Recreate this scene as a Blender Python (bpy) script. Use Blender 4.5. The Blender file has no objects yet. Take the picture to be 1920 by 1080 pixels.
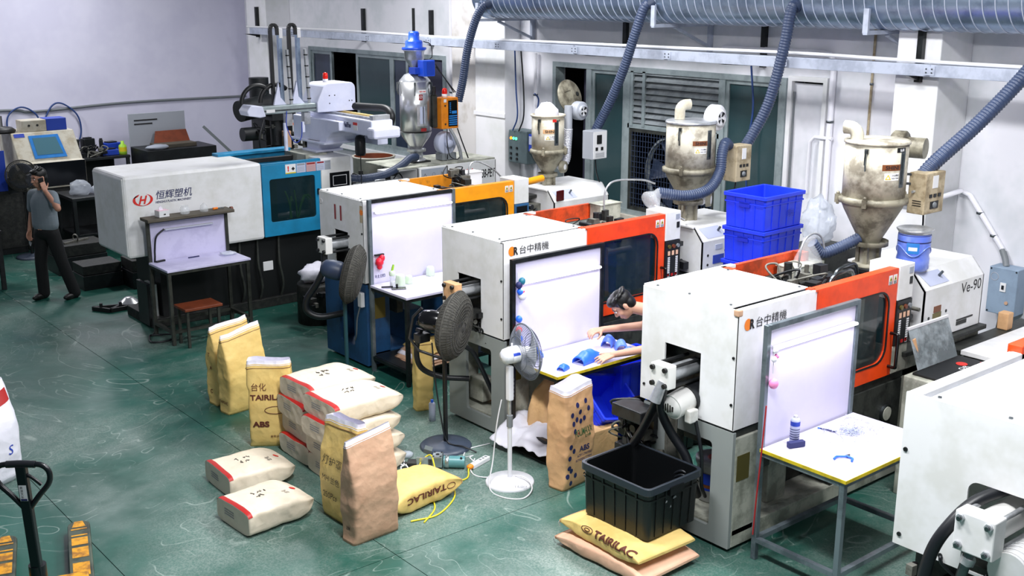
import bpy, bmesh, math, random
from mathutils import Vector as V, Matrix, noise, Euler
from mathutils.bvhtree import BVHTree
random.seed(7)
scene = bpy.context.scene
COL = scene.collection
PI = math.pi

# ---------------------------------------------------------------- camera
CAM_YAW, CAM_PITCH, CAM_H, FPX = 50.46, 14.845, 4.0, 2111.5
cam = bpy.data.cameras.new('camera'); camo = bpy.data.objects.new('camera', cam); COL.objects.link(camo)
cam.sensor_fit = 'HORIZONTAL'; cam.sensor_width = 36.0; cam.lens = 36.0 * FPX / 1920.0
cam.clip_start = .05; cam.clip_end = 200
camo.location = (0, 0, CAM_H)
camo.rotation_euler = (math.radians(90 - CAM_PITCH), 0, math.radians(CAM_YAW - 90))
scene.camera = camo
# ---------------------------------------------------------------- world and exposure
W = bpy.data.worlds.new('hall'); scene.world = W; W.use_nodes = True
bg = W.node_tree.nodes['Background']; bg.inputs[0].default_value = (.80, .84, 1.0, 1); bg.inputs[1].default_value = .125
scene.view_settings.view_transform = 'Standard'; scene.view_settings.look = 'None'
scene.view_settings.exposure = 0.46; scene.view_settings.gamma = 1.0; scene.view_settings.use_curve_mapping = False
# ceiling lamps (x, y, z, watts): long twin-tube battens hung over the aisles; last two added unseen to brighten the far wall
LAMPS = [(3.6, 2.6, 5.0, 190), (3.8, 5.8, 5.0, 185), (7.2, 3.4, 5.0, 140), (7.4, 6.4, 5.0, 125), (8.2, 9.6, 5.0, 115), (8.6, 14.0, 5.0, 125), (3.0, 19.6, 5.3, 105), (6.8, 19.6, 5.3, 90)]
LAMP_COL = (.97, .98, 1.0)
BENCH_W = 2.4                                                  # watts of one bench tube

# ---------------------------------------------------------------- materials
def lin(h):
    if isinstance(h, str):
        h = h.lstrip('#'); c = [int(h[i:i+2], 16) / 255 for i in (0, 2, 4)]
        return [x / 12.92 if x <= .04045 else ((x + .055) / 1.055) ** 2.4 for x in c]
    return list(h)
MATS = {}
def M(name, col, rough=.5, metal=0., col2=None, scale=6., amt=.5, bump=0., bscale=40., trans=0., alpha=1., emit=0., spec=None, streak=None, detail=4., lo=.45, hi=.62):
    """principled material; col2 = wear colour laid over col through noise (object coordinates)"""
    m = bpy.data.materials.new(name); m.use_nodes = True; nt = m.node_tree; N = nt.nodes; L = nt.links
    b = N['Principled BSDF']; c = (*lin(col), 1)
    b.inputs['Base Color'].default_value = c; b.inputs['Roughness'].default_value = rough; b.inputs['Metallic'].default_value = metal
    if spec is not None: b.inputs['Specular IOR Level'].default_value = spec
    if trans: b.inputs['Transmission Weight'].default_value = trans
    if alpha < 1: b.inputs['Alpha'].default_value = alpha
    if emit: b.inputs['Emission Color'].default_value = c; b.inputs['Emission Strength'].default_value = emit
    if col2 is not None or bump:
        tc = N.new('ShaderNodeTexCoord'); mp = N.new('ShaderNodeMapping'); L.new(tc.outputs['Object'], mp.inputs[0])
        if streak: mp.inputs['Scale'].default_value = streak
    if col2 is not None:
        n = N.new('ShaderNodeTexNoise'); n.inputs['Scale'].default_value = scale; n.inputs['Detail'].default_value = detail; n.inputs['Roughness'].default_value = .65
        L.new(mp.outputs[0], n.inputs['Vector'])
        r = N.new('ShaderNodeMapRange'); r.inputs[1].default_value = lo; r.inputs[2].default_value = hi; r.inputs[3].default_value = 0; r.inputs[4].default_value = amt
        L.new(n.outputs[0], r.inputs[0])
        x = N.new('ShaderNodeMix'); x.data_type = 'RGBA'; x.inputs[6].default_value = c; x.inputs[7].default_value = (*lin(col2), 1)
        L.new(r.outputs[0], x.inputs[0]); L.new(x.outputs[2], b.inputs['Base Color'])
    if bump:
        n2 = N.new('ShaderNodeTexNoise'); n2.inputs['Scale'].default_value = bscale; n2.inputs['Detail'].default_value = 3
        L.new(mp.outputs[0], n2.inputs['Vector'])
        bp = N.new('ShaderNodeBump'); bp.inputs['Strength'].default_value = bump; bp.inputs['Distance'].default_value = .02
        L.new(n2.outputs[0], bp.inputs['Height']); L.new(bp.outputs[0], b.inputs['Normal'])
    MATS[name] = m
    return m

# ---------------------------------------------------------------- scene graph helpers
ORG = {}
def tag(o, label=None, cat=None, group=None, kind=None):
    if label: o['label'] = label
    if cat: o['category'] = cat
    if group: o['group'] = group
    if kind: o['kind'] = kind
    return o
def thing(name, label, cat, loc=(0, 0, 0), rotz=0., group=None, local=False):
    o = bpy.data.objects.new(name, None); o.empty_display_size = .1; COL.objects.link(o)
    o.location = loc; o.rotation_euler = (0, 0, rotz); tag(o, label, cat, group)
    ORG[o.name] = V((0, 0, 0)) if local else V(loc)
    return o
def root_of(o):
    while o.parent: o = o.parent
    return o
class B:
    """collects shapes for one mesh"""
    def __init__(s): s.v = []; s.f = []; s.sm = []; s.mi = []; s.cur = 0
    def add(s, vs, fs, smooth=False):
        o = len(s.v); s.v += [tuple(p) for p in vs]
        for f in fs: s.f.append(tuple(i + o for i in f)); s.sm.append(smooth); s.mi.append(s.cur)
        return s
    def box(s, x0, y0, z0, x1, y1, z1):
        if x0 > x1: x0, x1 = x1, x0
        if y0 > y1: y0, y1 = y1, y0
        if z0 > z1: z0, z1 = z1, z0
        return s.add([(x, y, z) for z in (z0, z1) for y in (y0, y1) for x in (x0, x1)], [(0, 2, 3, 1), (4, 5, 7, 6), (0, 1, 5, 4), (2, 6, 7, 3), (0, 4, 6, 2), (1, 3, 7, 5)])
    def obox(s, c, size, rot=(0, 0, 0)):
        R = Euler(rot).to_matrix(); c = V(c); hx, hy, hz = [a / 2 for a in size]
        return s.add([c + R @ V((x * hx, y * hy, z * hz)) for z in (-1, 1) for y in (-1, 1) for x in (-1, 1)], [(0, 2, 3, 1), (4, 5, 7, 6), (0, 1, 5, 4), (2, 6, 7, 3), (0, 4, 6, 2), (1, 3, 7, 5)])
    def bar(s, p0, p1, w, h=None, up=(0, 0, 1)):
        """rectangular bar between two points"""
        p0, p1 = V(p0), V(p1); d = (p1 - p0).normalized(); up = V(up); h = h or w
        if abs(d.dot(up)) > .99: up = V((1, 0, 0))
        a = d.cross(up).normalized(); b = a.cross(d).normalized()
        vs = [p + a * (i * w / 2) + b * (j * h / 2) for p in (p0, p1) for j in (-1, 1) for i in (-1, 1)]
        return s.add(vs, [(0, 2, 3, 1), (4, 5, 7, 6), (0, 1, 5, 4), (2, 6, 7, 3), (0, 4, 6, 2), (1, 3, 7, 5)])
    def cyl(s, p0, p1, r0, r1=None, n=16, caps=True):
        p0, p1 = V(p0), V(p1); r1 = r0 if r1 is None else r1; d = (p1 - p0).normalized()
        a = d.cross(V((0, 0, 1)) if abs(d.z) < .9 else V((1, 0, 0))).normalized(); b = d.cross(a)
        vs = []
        for p, r in ((p0, r0), (p1, r1)):
            for i in range(n):
                t = 2 * PI * i / n; vs.append(p + a * (r * math.cos(t)) + b * (r * math.sin(t)))
        s.add(vs, [(i, (i + 1) % n, n + (i + 1) % n, n + i) for i in range(n)], True)
        if caps:
            s.add(vs[:n], [tuple(range(n - 1, -1, -1))]); s.add(vs[n:], [tuple(range(n))])
        return s
    def tube(s, pts, r, n=8, closed=False, caps=True):
        pts = [V(p) for p in pts]; m = len(pts); rs = r if isinstance(r, (list, tuple)) else [r] * m
        vs = []; a = None
        for k, p in enumerate(pts):
            if closed: d = pts[(k + 1) % m] - pts[k - 1]
            else: d = pts[min(k + 1, m - 1)] - pts[max(k - 1, 0)]
            d = d.normalized() if d.length > 1e-9 else V((0, 0, 1))
            if a is None: a = d.cross(V((0, 0, 1)) if abs(d.z) < .9 else V((1, 0, 0))).normalized()
            else: a = (a - d * a.dot(d)); a = a.normalized() if a.length > 1e-6 else d.orthogonal().normalized()
            b = d.cross(a)
            for i in range(n):
                t = 2 * PI * i / n; vs.append(p + a * (rs[k] * math.cos(t)) + b * (rs[k] * math.sin(t)))
        fs = []
        for k in range(m if closed else m - 1):
            k2 = (k + 1) % m
            for i in range(n): fs.append((k * n + i, k * n + (i + 1) % n, k2 * n + (i + 1) % n, k2 * n + i))
        s.add(vs, fs, True)
        if caps and not closed: s.add(vs[:n], [tuple(range(n - 1, -1, -1))]); s.add(vs[-n:], [tuple(range(n))])
        return s
    def lathe(s, prof, o=(0, 0, 0), axis=(0, 0, 1), n=24, a0=0., a1=2 * PI, smooth=True):
        o = V(o); d = V(axis).normalized(); a = d.cross(V((1, 0, 0)) if abs(d.x) < .9 else V((0, 1, 0))).normalized(); b = d.cross(a)
        full = abs(a1 - a0 - 2 * PI) < 1e-6; k = n if full else n + 1; vs = []
        for r, h in prof:
            for i in range(k):
                t = a0 + (a1 - a0) * i / n; vs.append(o + d * h + a * (r * math.cos(t)) + b * (r * math.sin(t)))
        fs = []
        for j in range(len(prof) - 1):
            for i in range(n): fs.append((j * k + i, j * k + (i + 1) % k, (j + 1) * k + (i + 1) % k, (j + 1) * k + i))
        return s.add(vs, fs, smooth)
    def ext(s, pts, vec):
        """polygon pulled along vec"""
        n = len(pts); pts = [V(p) for p in pts]; vec = V(vec); vs = pts + [p + vec for p in pts]
        return s.add(vs, [tuple(range(n - 1, -1, -1)), tuple(range(n, 2 * n))] + [(i, (i + 1) % n, n + (i + 1) % n, n + i) for i in range(n)])
    def ring(s, outer, inner, vec):
        """plate with one hole: two loops of equal count, pulled along vec"""
        n = len(outer); o = [V(p) for p in outer]; i_ = [V(p) for p in inner]; vec = V(vec)
        vs = o + i_ + [p + vec for p in o] + [p + vec for p in i_]; fs = []
        for i in range(n):
            j = (i + 1) % n
            fs += [(i, n + i, n + j, j), (2*n + i, 2*n + j, 3*n + j, 3*n + i), (i, j, 2*n + j, 2*n + i), (n + i, 3*n + i, 3*n + j, n + j)]
        return s.add(vs, fs)
    def ball(s, c, r, nu=14, nv=8, rot=(0, 0, 0)):
        c = V(c); r = (r, r, r) if isinstance(r, (int, float)) else r; R = Euler(rot).to_matrix(); vs = [c + R @ V((0, 0, -r[2]))]
        for j in range(1, nv):
            p = -PI / 2 + PI * j / nv
            for i in range(nu):
                t = 2 * PI * i / nu; vs.append(c + R @ V((r[0] * math.cos(p) * math.cos(t), r[1] * math.cos(p) * math.sin(t), r[2] * math.sin(p))))
        vs.append(c + R @ V((0, 0, r[2]))); fs = []; top = len(vs) - 1
        for i in range(nu):
            i2 = (i + 1) % nu; fs.append((0, 1 + i2, 1 + i)); fs.append((top, top - nu + i, top - nu + i2))
            for j in range(nv - 2): a = 1 + j * nu; fs.append((a + i, a + i2, a + nu + i2, a + nu + i))
        return s.add(vs, fs, True)
    def grid(s, fn, nu, nv, smooth=True, wrap=False):
        vs = [fn(i / nu, j / nv) for j in range(nv + 1) for i in range(nu + 1)]; k = nu + 1
        return s.add(vs, [(j * k + i, j * k + i + 1, (j + 1) * k + i + 1, (j + 1) * k + i) for j in range(nv) for i in range(nu)], smooth)
    def mesh(s, name, off=V((0, 0, 0))):
        me = bpy.data.meshes.new(name); me.from_pydata([V(p) - off for p in s.v], [], s.f); me.update()
        me.polygons.foreach_set('use_smooth', s.sm); me.polygons.foreach_set('material_index', s.mi)
        return me
    def build(s, name, mat, parent=None, bevel=0., label=None, weld=False, recalc=True, solid=0., sub=0):
        if parent is not None: off = ORG[root_of(parent).name]
        else:
            xs = [p[0] for p in s.v]; ys = [p[1] for p in s.v]; zs = [p[2] for p in s.v]
            off = V(((min(xs) + max(xs)) / 2, (min(ys) + max(ys)) / 2, min(zs)))
        me = s.mesh(name, off)
        if recalc or weld:
            bm = bmesh.new(); bm.from_mesh(me)
            if weld: bmesh.ops.remove_doubles(bm, verts=bm.verts, dist=1e-5)
            bmesh.ops.recalc_face_normals(bm, faces=bm.faces); bm.to_mesh(me); bm.free()
        for m in (mat if isinstance(mat, (list, tuple)) else [mat]): me.materials.append(MATS[m] if isinstance(m, str) else m)
        o = bpy.data.objects.new(name, me); COL.objects.link(o)
        if parent is not None: o.parent = parent
        else: o.location = off; ORG[o.name] = off
        if solid: md = o.modifiers.new('solid', 'SOLIDIFY'); md.thickness = solid; md.offset = 0
        if sub: md = o.modifiers.new('sub', 'SUBSURF'); md.levels = md.render_levels = sub
        if bevel:
            md = o.modifiers.new('bevel', 'BEVEL'); md.width = bevel; md.segments = 2; md.limit_method = 'ANGLE'; md.angle_limit = .6; md.harden_normals = False
        if label: o['label'] = label
        return o
def copy_tree(o, loc=None, rotz=None, parent=None, label=None):
    c = o.copy(); COL.objects.link(c); c.parent = parent
    if loc is not None: c.location = loc
    if rotz is not None: c.rotation_euler = (0, 0, rotz)
    if label: c['label'] = label
    for ch in list(o.children): copy_tree(ch, parent=c)
    return c
def arc(c, r, a0, a1, n, ax=(1, 0, 0), ay=(0, 0, 1)):
    c, ax, ay = V(c), V(ax), V(ay)
    return [c + ax * (r * math.cos(a0 + (a1 - a0) * i / n)) + ay * (r * math.sin(a0 + (a1 - a0) * i / n)) for i in range(n + 1)]
def spline(pts, k=8):
    """catmull-rom through points"""
    P = [V(p) for p in pts]; P = [P[0] * 2 - P[1]] + P + [P[-1] * 2 - P[-2]]; out = []
    for i in range(1, len(P) - 2):
        a, b, c, d = P[i-1:i+3]
        for j in range(k):
            t = j / k; out.append(.5 * ((2 * b) + (c - a) * t + (2 * a - 5 * b + 4 * c - d) * t * t + (3 * b - a - 3 * c + d) * t ** 3))
    out.append(P[-2]); return out
def rrect(x0, z0, x1, z1, r, k=5):
    """rounded rectangle as (a, b) pairs, counter clockwise; r = radius or 4 radii (bl, br, tr, tl)"""
    rs = [r] * 4 if isinstance(r, (int, float)) else r; out = []
    for (cx, cz, a), q in zip(((x0, z0, PI), (x1, z0, 1.5 * PI), (x1, z1, 0), (x0, z1, PI / 2)), rs):
        q = max(q, 1e-4); ox = cx + (q if cx == x0 else -q); oz = cz + (q if cz == z0 else -q)
        for i in range(k + 1): t = a + PI / 2 * i / k; out.append((ox + q * math.cos(t), oz + q * math.sin(t)))
    return out
TEXTCACHE = {}
def text_flat(s, bold=0., shear=0., font=None):
    key = (s, bold, shear)
    if key in TEXTCACHE: return TEXTCACHE[key]
    cu = bpy.data.curves.new('t', 'FONT'); cu.body = s; cu.size = 1; cu.offset = bold; cu.shear = shear; cu.resolution_u = 3; cu.align_x = 'LEFT'
    ob = bpy.data.objects.new('t', cu); COL.objects.link(ob)
    dg = bpy.context.evaluated_depsgraph_get(); me = ob.evaluated_get(dg).to_mesh()
    vs = [(v.co.x, v.co.y) for v in me.vertices]; fs = [tuple(p.vertices) for p in me.polygons]
    ob.evaluated_get(dg).to_mesh_clear(); bpy.data.objects.remove(ob); bpy.data.curves.remove(cu)
    if vs:
        x0 = min(v[0] for v in vs); x1 = max(v[0] for v in vs); y0 = min(v[1] for v in vs); y1 = max(v[1] for v in vs)
        vs = [((a - x0) / (y1 - y0), (b - y0) / (y1 - y0)) for a, b in vs]; w = (x1 - x0) / (y1 - y0)
    else: w = 1
    TEXTCACHE[key] = (vs, fs, w); return TEXTCACHE[key]
FINE = {}
def text_fine(s, bold=0., shear=0.):
    """flat lettering cut into small triangles so that it can follow a creased sack"""
    key = (s, bold, shear)
    if key not in FINE:
        vs, fs, w = text_flat(*key); bm = bmesh.new(); bv_ = [bm.verts.new((a, b, 0)) for a, b in vs]
        for f in fs:
            try: bm.faces.new([bv_[i] for i in f])
            except ValueError: pass
        bmesh.ops.triangulate(bm, faces=bm.faces)
        for k in range(4):
            e = [x for x in bm.edges if x.calc_length() > .22]
            if not e: break
            bmesh.ops.subdivide_edges(bm, edges=e, cuts=1); bmesh.ops.triangulate(bm, faces=[f for f in bm.faces if len(f.verts) > 3])
        bm.verts.index_update(); FINE[key] = ([(v.co.x, v.co.y) for v in bm.verts], [tuple(v.index for v in f.verts) for f in bm.faces], w); bm.free()
    return FINE[key]
def text(s, o, right, up, h, mat, parent, w=None, name='lettering', lift=.002, bold=0., shear=0., onto=None):
    """flat lettering; o = lower left corner, h = height, w = width (else natural). onto = BVH it is laid on"""
    vs, fs, nat = text_flat(s, bold, shear); o, right, up = V(o), V(right).normalized(), V(up).normalized(); nrm = right.cross(up).normalized()
    w = w or nat * h; out = []
    for a, b in vs:
        p = o + right * (a / nat * w) + up * (b * h)
        if onto:
            hit, nn, _, _ = onto.ray_cast(p + nrm * .3, -nrm, .8)
            if hit: p = hit
        out.append(p + nrm * lift)
    b_ = B(); b_.add(out, fs); return b_.build(name, mat, parent, recalc=False)
def bvh_of(o):
    """BVH of an object in its root frame shifted back to the coordinates it was authored in"""
    me = o.data; off = ORG[root_of(o).name]
    return BVHTree.FromPolygons([v.co + off for v in me.vertices], [tuple(p.vertices) for p in me.polygons])
def patch(c, right, up, w, h, mat, parent, onto, name='label', nu=8, nv=8, lift=.003):
    c, right, up = V(c), V(right).normalized(), V(up).normalized(); nrm = right.cross(up).normalized()
    def fn(a, b):
        p = c + right * ((a - .5) * w) + up * ((b - .5) * h); hit, nn, _, _ = onto.ray_cast(p + nrm * .3, -nrm, .8)
        return (hit or p) + nrm * lift
    return B().grid(fn, nu, nv).build(name, mat, parent, recalc=False)
def corrugated(b, pts, r, pitch=.05, depth=.12, n=12):
    """ribbed hose along a polyline: radius swells once per pitch"""
    P = [V(p) for p in pts]; L = [0]
    for i in range(1, len(P)): L.append(L[-1] + (P[i] - P[i-1]).length)
    m = max(2, int(L[-1] / (pitch / 4))); out = []; rs = []; j = 0
    for k in range(m + 1):
        d = L[-1] * k / m
        while j < len(P) - 2 and L[j + 1] < d: j += 1
        t = (d - L[j]) / max(1e-6, L[j+1] - L[j]); out.append(P[j].lerp(P[j+1], t)); rs.append(r * (1 - depth * (1 if k % 4 in (0,) else (.0 if k % 4 == 2 else .5))))
    return b.tube(out, rs, n)
def seg_text_lines(*a): pass
# ---------------------------------------------------------------- material table
M('white_paint', '#e9e9ea', .42, col2='#cfcfc8', scale=2.2, amt=.55, bump=.02)
M('white_paint_worn', '#e6e5e1', .45, col2='#a89f8e', scale=5, amt=.55, lo=.58, hi=.74)
M('cream_grey', '#b4b5a8', .55, col2='#75786c', scale=5, amt=.8, bump=.05)
M('grey_plate', '#8f9593', .5, col2='#868c8a', scale=1.5, amt=.5)
M('orange', '#f0480f', .38, col2='#c93a10', scale=3, amt=.6)
M('orange_dirty', '#d5481c', .5, col2='#7c3015', scale=5, amt=.75)
M('amber', '#f7a010', .4, col2='#dd8a12', scale=3, amt=.5)
M('amber_dirty', '#de8a18', .5, col2='#8a5a1c', scale=6, amt=.6, lo=.55)
M('cyan_paint', '#1b86b4', .4, col2='#1a7399', scale=3, amt=.6)
M('blue_base', '#1d4a76', .5, col2='#16375a', scale=4, amt=.7)
M('dark_teal', '#1b434b', .5)
M('black', '#0b0d0f', .5)
M('black_gloss', '#08090b', .18)
M('black_rubber', '#14171c', .42)
M('grime', '#141615', .6, col2='#2e2f2b', scale=14, amt=.7, bump=.2)
M('grime_grey', '#30332f', .55, col2='#121414', scale=8, amt=.8, bump=.1)
M('steel', '#c3c6ca', .3, .6, col2='#8b8d90', scale=9, amt=.5)
M('steel_dark', '#6f7578', .35, 1, col2='#3c4144', scale=7, amt=.7)
M('stainless', '#d2d3d4', .28, .8, col2='#a9abae', scale=3, amt=.5, streak=(1, 1, .1))
M('galvanised', '#9fb0c6', .34, .9, col2='#71829c', scale=5, amt=.6)
M('tray_metal', '#b9c0d0', .5, .15, col2='#949bab', scale=4, amt=.7)
M('dryer_cream', '#c9c4b4', .45, .05, col2='#a89c84', scale=4, amt=.8, bump=.03)
M('dryer_worn', '#c4bfae', .45, .05, col2='#7b7364', scale=5, amt=.85, bump=.06)
M('dryer_dirty', '#928d7b', .5, .1, col2='#4f493c', scale=5, amt=.9, bump=.06)
M('box_grey', '#a9adb6', .5, .2); M('box_beige', '#b8a98c', .55, col2='#7c6b4d', scale=7, amt=.8)
M('box_blue_grey', '#8ea1b6', .55, col2='#7d8fa3', scale=6, amt=.5)
M('switch_grey', '#56666a', .5, col2='#46555a', scale=6, amt=.6)
M('box_white', '#d9dbde', .5)
M('orange_box', '#e58718', .5, col2='#c2690f', scale=5, amt=.6)
M('hose_blue', '#36435f', .45, col2='#2b3650', scale=20, amt=.5)
M('hose_dark', '#2c3850', .45)
M('foil', '#dcdde6', .3, .55, bump=.5, bscale=90)
M('motor_blue', '#1e4fd0', .35); M('motor_blue_dark', '#183fae', .45)
M('robot_white', '#dde0f4', .42, col2='#c3c8e2', scale=3, amt=.4)
M('glass_dark', '#0f2428', .06, spec=.5, col2='#16333a', scale=2, amt=.6)
M('glass_pane', '#2b4347', .16, spec=.4, col2='#33494c', scale=1.5, amt=.7)
M('glass_pane_blue', '#343f52', .2, spec=.4, col2='#2b3444', scale=1.2, amt=.8)
M('smoked', '#687174', .12, alpha=.72, bump=.3, bscale=9, col2='#a9b3b8', scale=5, amt=.8); M('clear', '#f4f7fb', .04, alpha=.26, spec=.7); M('clear_jar', '#eef3f8', .05, alpha=.3, spec=.8)
M('acrylic', '#132a2f', .05, alpha=.55, spec=.6); M('offcut', '#c9cfe4', .2, alpha=.75)
M('alu_frame', '#9fabad', .45, .3, col2='#7d8a8c', scale=5, amt=.6)
M('wall_white', '#e9e8ee', .75, col2='#d2d6da', scale=1.1, amt=.75, bump=.05, bscale=18)
M('wall_lavender', '#dcdaec', .8, col2='#cfcde2', scale=.8, amt=.7, bump=.04, bscale=10)
M('pillar_white', '#ecebee', .7, col2='#d9dbd8', scale=1.2, amt=.7)
M('pvc', '#ecebf2', .4); M('dirty_wall', '#cfc6b8', .8, col2='#9b8f7c', scale=2.5, amt=.8)
M('stain_wall', '#dcd8d6', .8, col2='#a1937e', scale=1.6, amt=.7, lo=.56, hi=.72); M('dark_room', '#23252c', .9); M('curtain', '#3c3b4e', .9)
M('louver', '#8d9498', .6, .1, col2='#656b70', scale=4, amt=.7)
M('bench_white', '#cfcbe2', .4, col2='#c6c2da', scale=3, amt=.4)
M('bench_lav', '#cfcbe9', .4, col2='#b9b5d6', scale=4, amt=.5, lo=.5)
M('frame_black', '#16191b', .35, .3, col2='#2b2f30', scale=10, amt=.6)
M('frame_steel', '#78838a', .3, .5, col2='#4a555b', scale=5, amt=.7)
M('frame_grimy', '#3a3c36', .5, .3, col2='#1e201d', scale=7, amt=.7)
M('yellow_edge', '#c9b21e', .5, col2='#8c7c1a', scale=10, amt=.6)
M('tube_on', (1, 1, 1), .4, emit=4.0); M('tube_off', '#dfe3f2', .25, alpha=.7)
M('wood', '#5a5347', .7, col2='#3c372f', scale=8, amt=.8, streak=(.3, 3, 3)); M('wood_red', '#74351a', .5, col2='#592711', scale=6, amt=.6)
M('wood_tan', '#c79a72', .6); M('cardboard', '#cfa777', .8, col2='#b8905f', scale=4, amt=.5, bump=.2)
M('skin', '#b98770', .55); M('skin_light', '#c3937c', .5); M('hair', '#0a0a0b', .45); M('shirt_grey', '#77828a', .85, bump=.15, bscale=14)
M('trousers', '#0c0d10', .8, bump=.1, bscale=14); M('shirt_black', '#101113', .8, bump=.1, bscale=14); M('shoe', '#0a0a0a', .5)
M('sack_yellow', '#e3c478', .62, col2='#d4b062', scale=4, amt=.6, bump=.25, bscale=14)
M('sack_white', '#d9cdb9', .5, col2='#cabda6', scale=4, amt=.5, bump=.25, bscale=12)
M('sack_brown', '#c69f82', .68, col2='#b58c70', scale=5, amt=.6, bump=.45, bscale=22)
M('sack_pink', '#e2b598', .6, col2='#d3a487', scale=4, amt=.5, bump=.25, bscale=14)
M('sack_tan', '#d3a678', .65, col2='#c1926a', scale=4, amt=.6, bump=.35, bscale=16)
M('sack_lining', '#e9e7f3', .55, bump=.25, bscale=16); M('woven_white', '#e4e3ee', .5, bump=.3, bscale=14)
M('tape_red', '#ad1815', .5); M('print_brown', '#5c2a1c', .7); M('print_black', '#17171a', .7); M('print_navy', '#1f2459', .6); M('print_green', '#2f5b33', .6)
M('print_red', '#d8261c', .5); M('print_orange', '#ee7f1b', .5); M('print_grey', '#8d9096', .6); M('print_white', '#eeeeee', .5); M('print_blue', '#1f3fae', .5); M('print_dkred', '#8e1d1f', .5)
M('sticker_grey', '#9ba1ad', .5); M('sticker_yellow', '#d9c22c', .5); M('sticker_pink', '#c79a9c', .5); M('sticker_lav', '#b9bfd6', .5); M('brass', '#6d6233', .4, .5); M('bronze_tag', '#77421f', .5)
M('tote_black', '#0c0e10', .33, bump=.05); M('tote_rim', '#2a3038', .3)
M('crate_blue', '#1634dd', .42, col2='#2142e6', scale=3, amt=.6); M('crate_blue_dark', '#0b22b4', .5)
M('plastic_blue', '#2b6bf0', .4); M('plastic_lblue', '#5f86f5', .4)
M('fan_grey', '#3d3c38', .85, col2='#55534d', scale=30, amt=.6); M('fan_white', '#e3e4ea', .3); M('fan_blade', '#b6bac2', .25, alpha=.75); M('fan_cage', '#6c717a', .4, .2); M('fan_pole_black', '#0d0f12', .35); M('fan_base_dark', '#3a4454', .4)
M('plastic_black', '#121417', .35); M('plastic_grey', '#777c80', .5); M('plastic_white', '#e6e6ea', .35)
M('jack_black', '#0b0f14', .3); M('jack_yellow', '#dd9a16', .5, col2='#7a4d1c', scale=11, amt=.8); M('jack_worn', '#4c5648', .45, .3, col2='#2b2f29', scale=8, amt=.8)
M('red_lamp', '#d81f12', .15); M('lens_dark_red', '#4a0d10', .12); M('indicator_orange', '#ff7a1c', .3, emit=2.5); M('indicator_green', '#55e6a0', .3, emit=1.5)
M('screen_dark', '#0e1116', .2); M('screen_blue', '#2a79c4', .3, col2='#3d8fd8', scale=5, amt=.4); M('screen_teal', '#46717f', .3)
M('label_white', '#e4e4e6', .5); M('water_blue', '#5f79d8', .12, col2='#8fa3ec', scale=2.5, amt=.6, spec=.7); M('jug_water', '#9fb0f0', .2, alpha=.6)
M('pellet_black', '#0d0d0f', .35, bump=.9, bscale=130); M('mint', '#cfdfc8', .5); M('lime', '#9fd03a', .4); M('pink', '#ef8cc0', .45); M('red_plastic', '#e3203a', .4); M('teal_plastic', '#1f6f86', .4)
M('cord_yellow', '#d9c92c', .5); M('cord_red', '#a51d22', .5); M('cord_white', '#d9d9dc', .5); M('cord_blue', '#1f3f7a', .5); M('tool_teal', '#5a8f94', .35); M('tool_steel', '#a9b4b5', .3, .8)
M('oil_yellow', '#d8c322', .4); M('oil_amber', '#b5541c', .3); M('tissue_pink', '#e7c3cf', .6); M('clear_bag', '#dfe6f2', .2, alpha=.45, bump=.6, bscale=18)
M('leaf_green', '#6fae3c', .5); M('hydraulic', '#24262a', .4, .2, col2='#0f1012', scale=12, amt=.7); M('hydraulic_light', '#75746c', .5, .2, col2='#3d3c36', scale=10, amt=.7)
M('drum_fibre', '#8e7a5e', .6); M('drum_wall', '#aaa79c', .6, col2='#8a877c', scale=5, amt=.6); M('chain_black', '#0d0f11', .5)
M('mill_black', '#0c0f12', .45, col2='#1f2427', scale=6, amt=.6); M('panel_blue', '#2a5a86', .45)

def creased(name, scale, strength):
    m = MATS[name]; N = m.node_tree.nodes; L = m.node_tree.links; b = N['Principled BSDF']
    bp = [n for n in N if n.type == 'BUMP'][0]; mp = [n for n in N if n.type == 'MAPPING'][0]; old = bp.inputs['Height'].links[0].from_socket
    r = N.new('ShaderNodeTexNoise'); r.noise_type = 'RIDGED_MULTIFRACTAL'; r.inputs['Scale'].default_value = scale; r.inputs['Detail'].default_value = 2; r.inputs['Distortion'].default_value = .8; L.new(mp.outputs[0], r.inputs['Vector'])
    v = N.new('ShaderNodeTexVoronoi'); v.inputs['Scale'].default_value = scale * 1.7; L.new(mp.outputs[0], v.inputs['Vector'])
    a = N.new('ShaderNodeMath'); a.operation = 'MULTIPLY_ADD'; L.new(r.outputs[0], a.inputs[0]); a.inputs[1].default_value = .6; vm = N.new('ShaderNodeMath'); vm.operation = 'MULTIPLY'; vm.inputs[1].default_value = .35; L.new(v.outputs['Distance'], vm.inputs[0]); L.new(vm.outputs[0], a.inputs[2])
    c = N.new('ShaderNodeMath'); c.operation = 'MULTIPLY_ADD'; L.new(old, c.inputs[0]); c.inputs[1].default_value = .3; L.new(a.outputs[0], c.inputs[2]); L.new(c.outputs[0], bp.inputs['Height']); bp.inputs['Strength'].default_value = strength; bp.inputs['Distance'].default_value = .03
for nm, sc, st in (('sack_yellow', 7, .45), ('sack_white', 6, .5), ('sack_brown', 8, .38), ('sack_pink', 7, .3), ('sack_tan', 8, .4), ('sack_lining', 8, .4), ('woven_white', 6, .5), ('cardboard', 6, .4), ('clear_bag', 9, .6)): creased(nm, sc, st)
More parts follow.
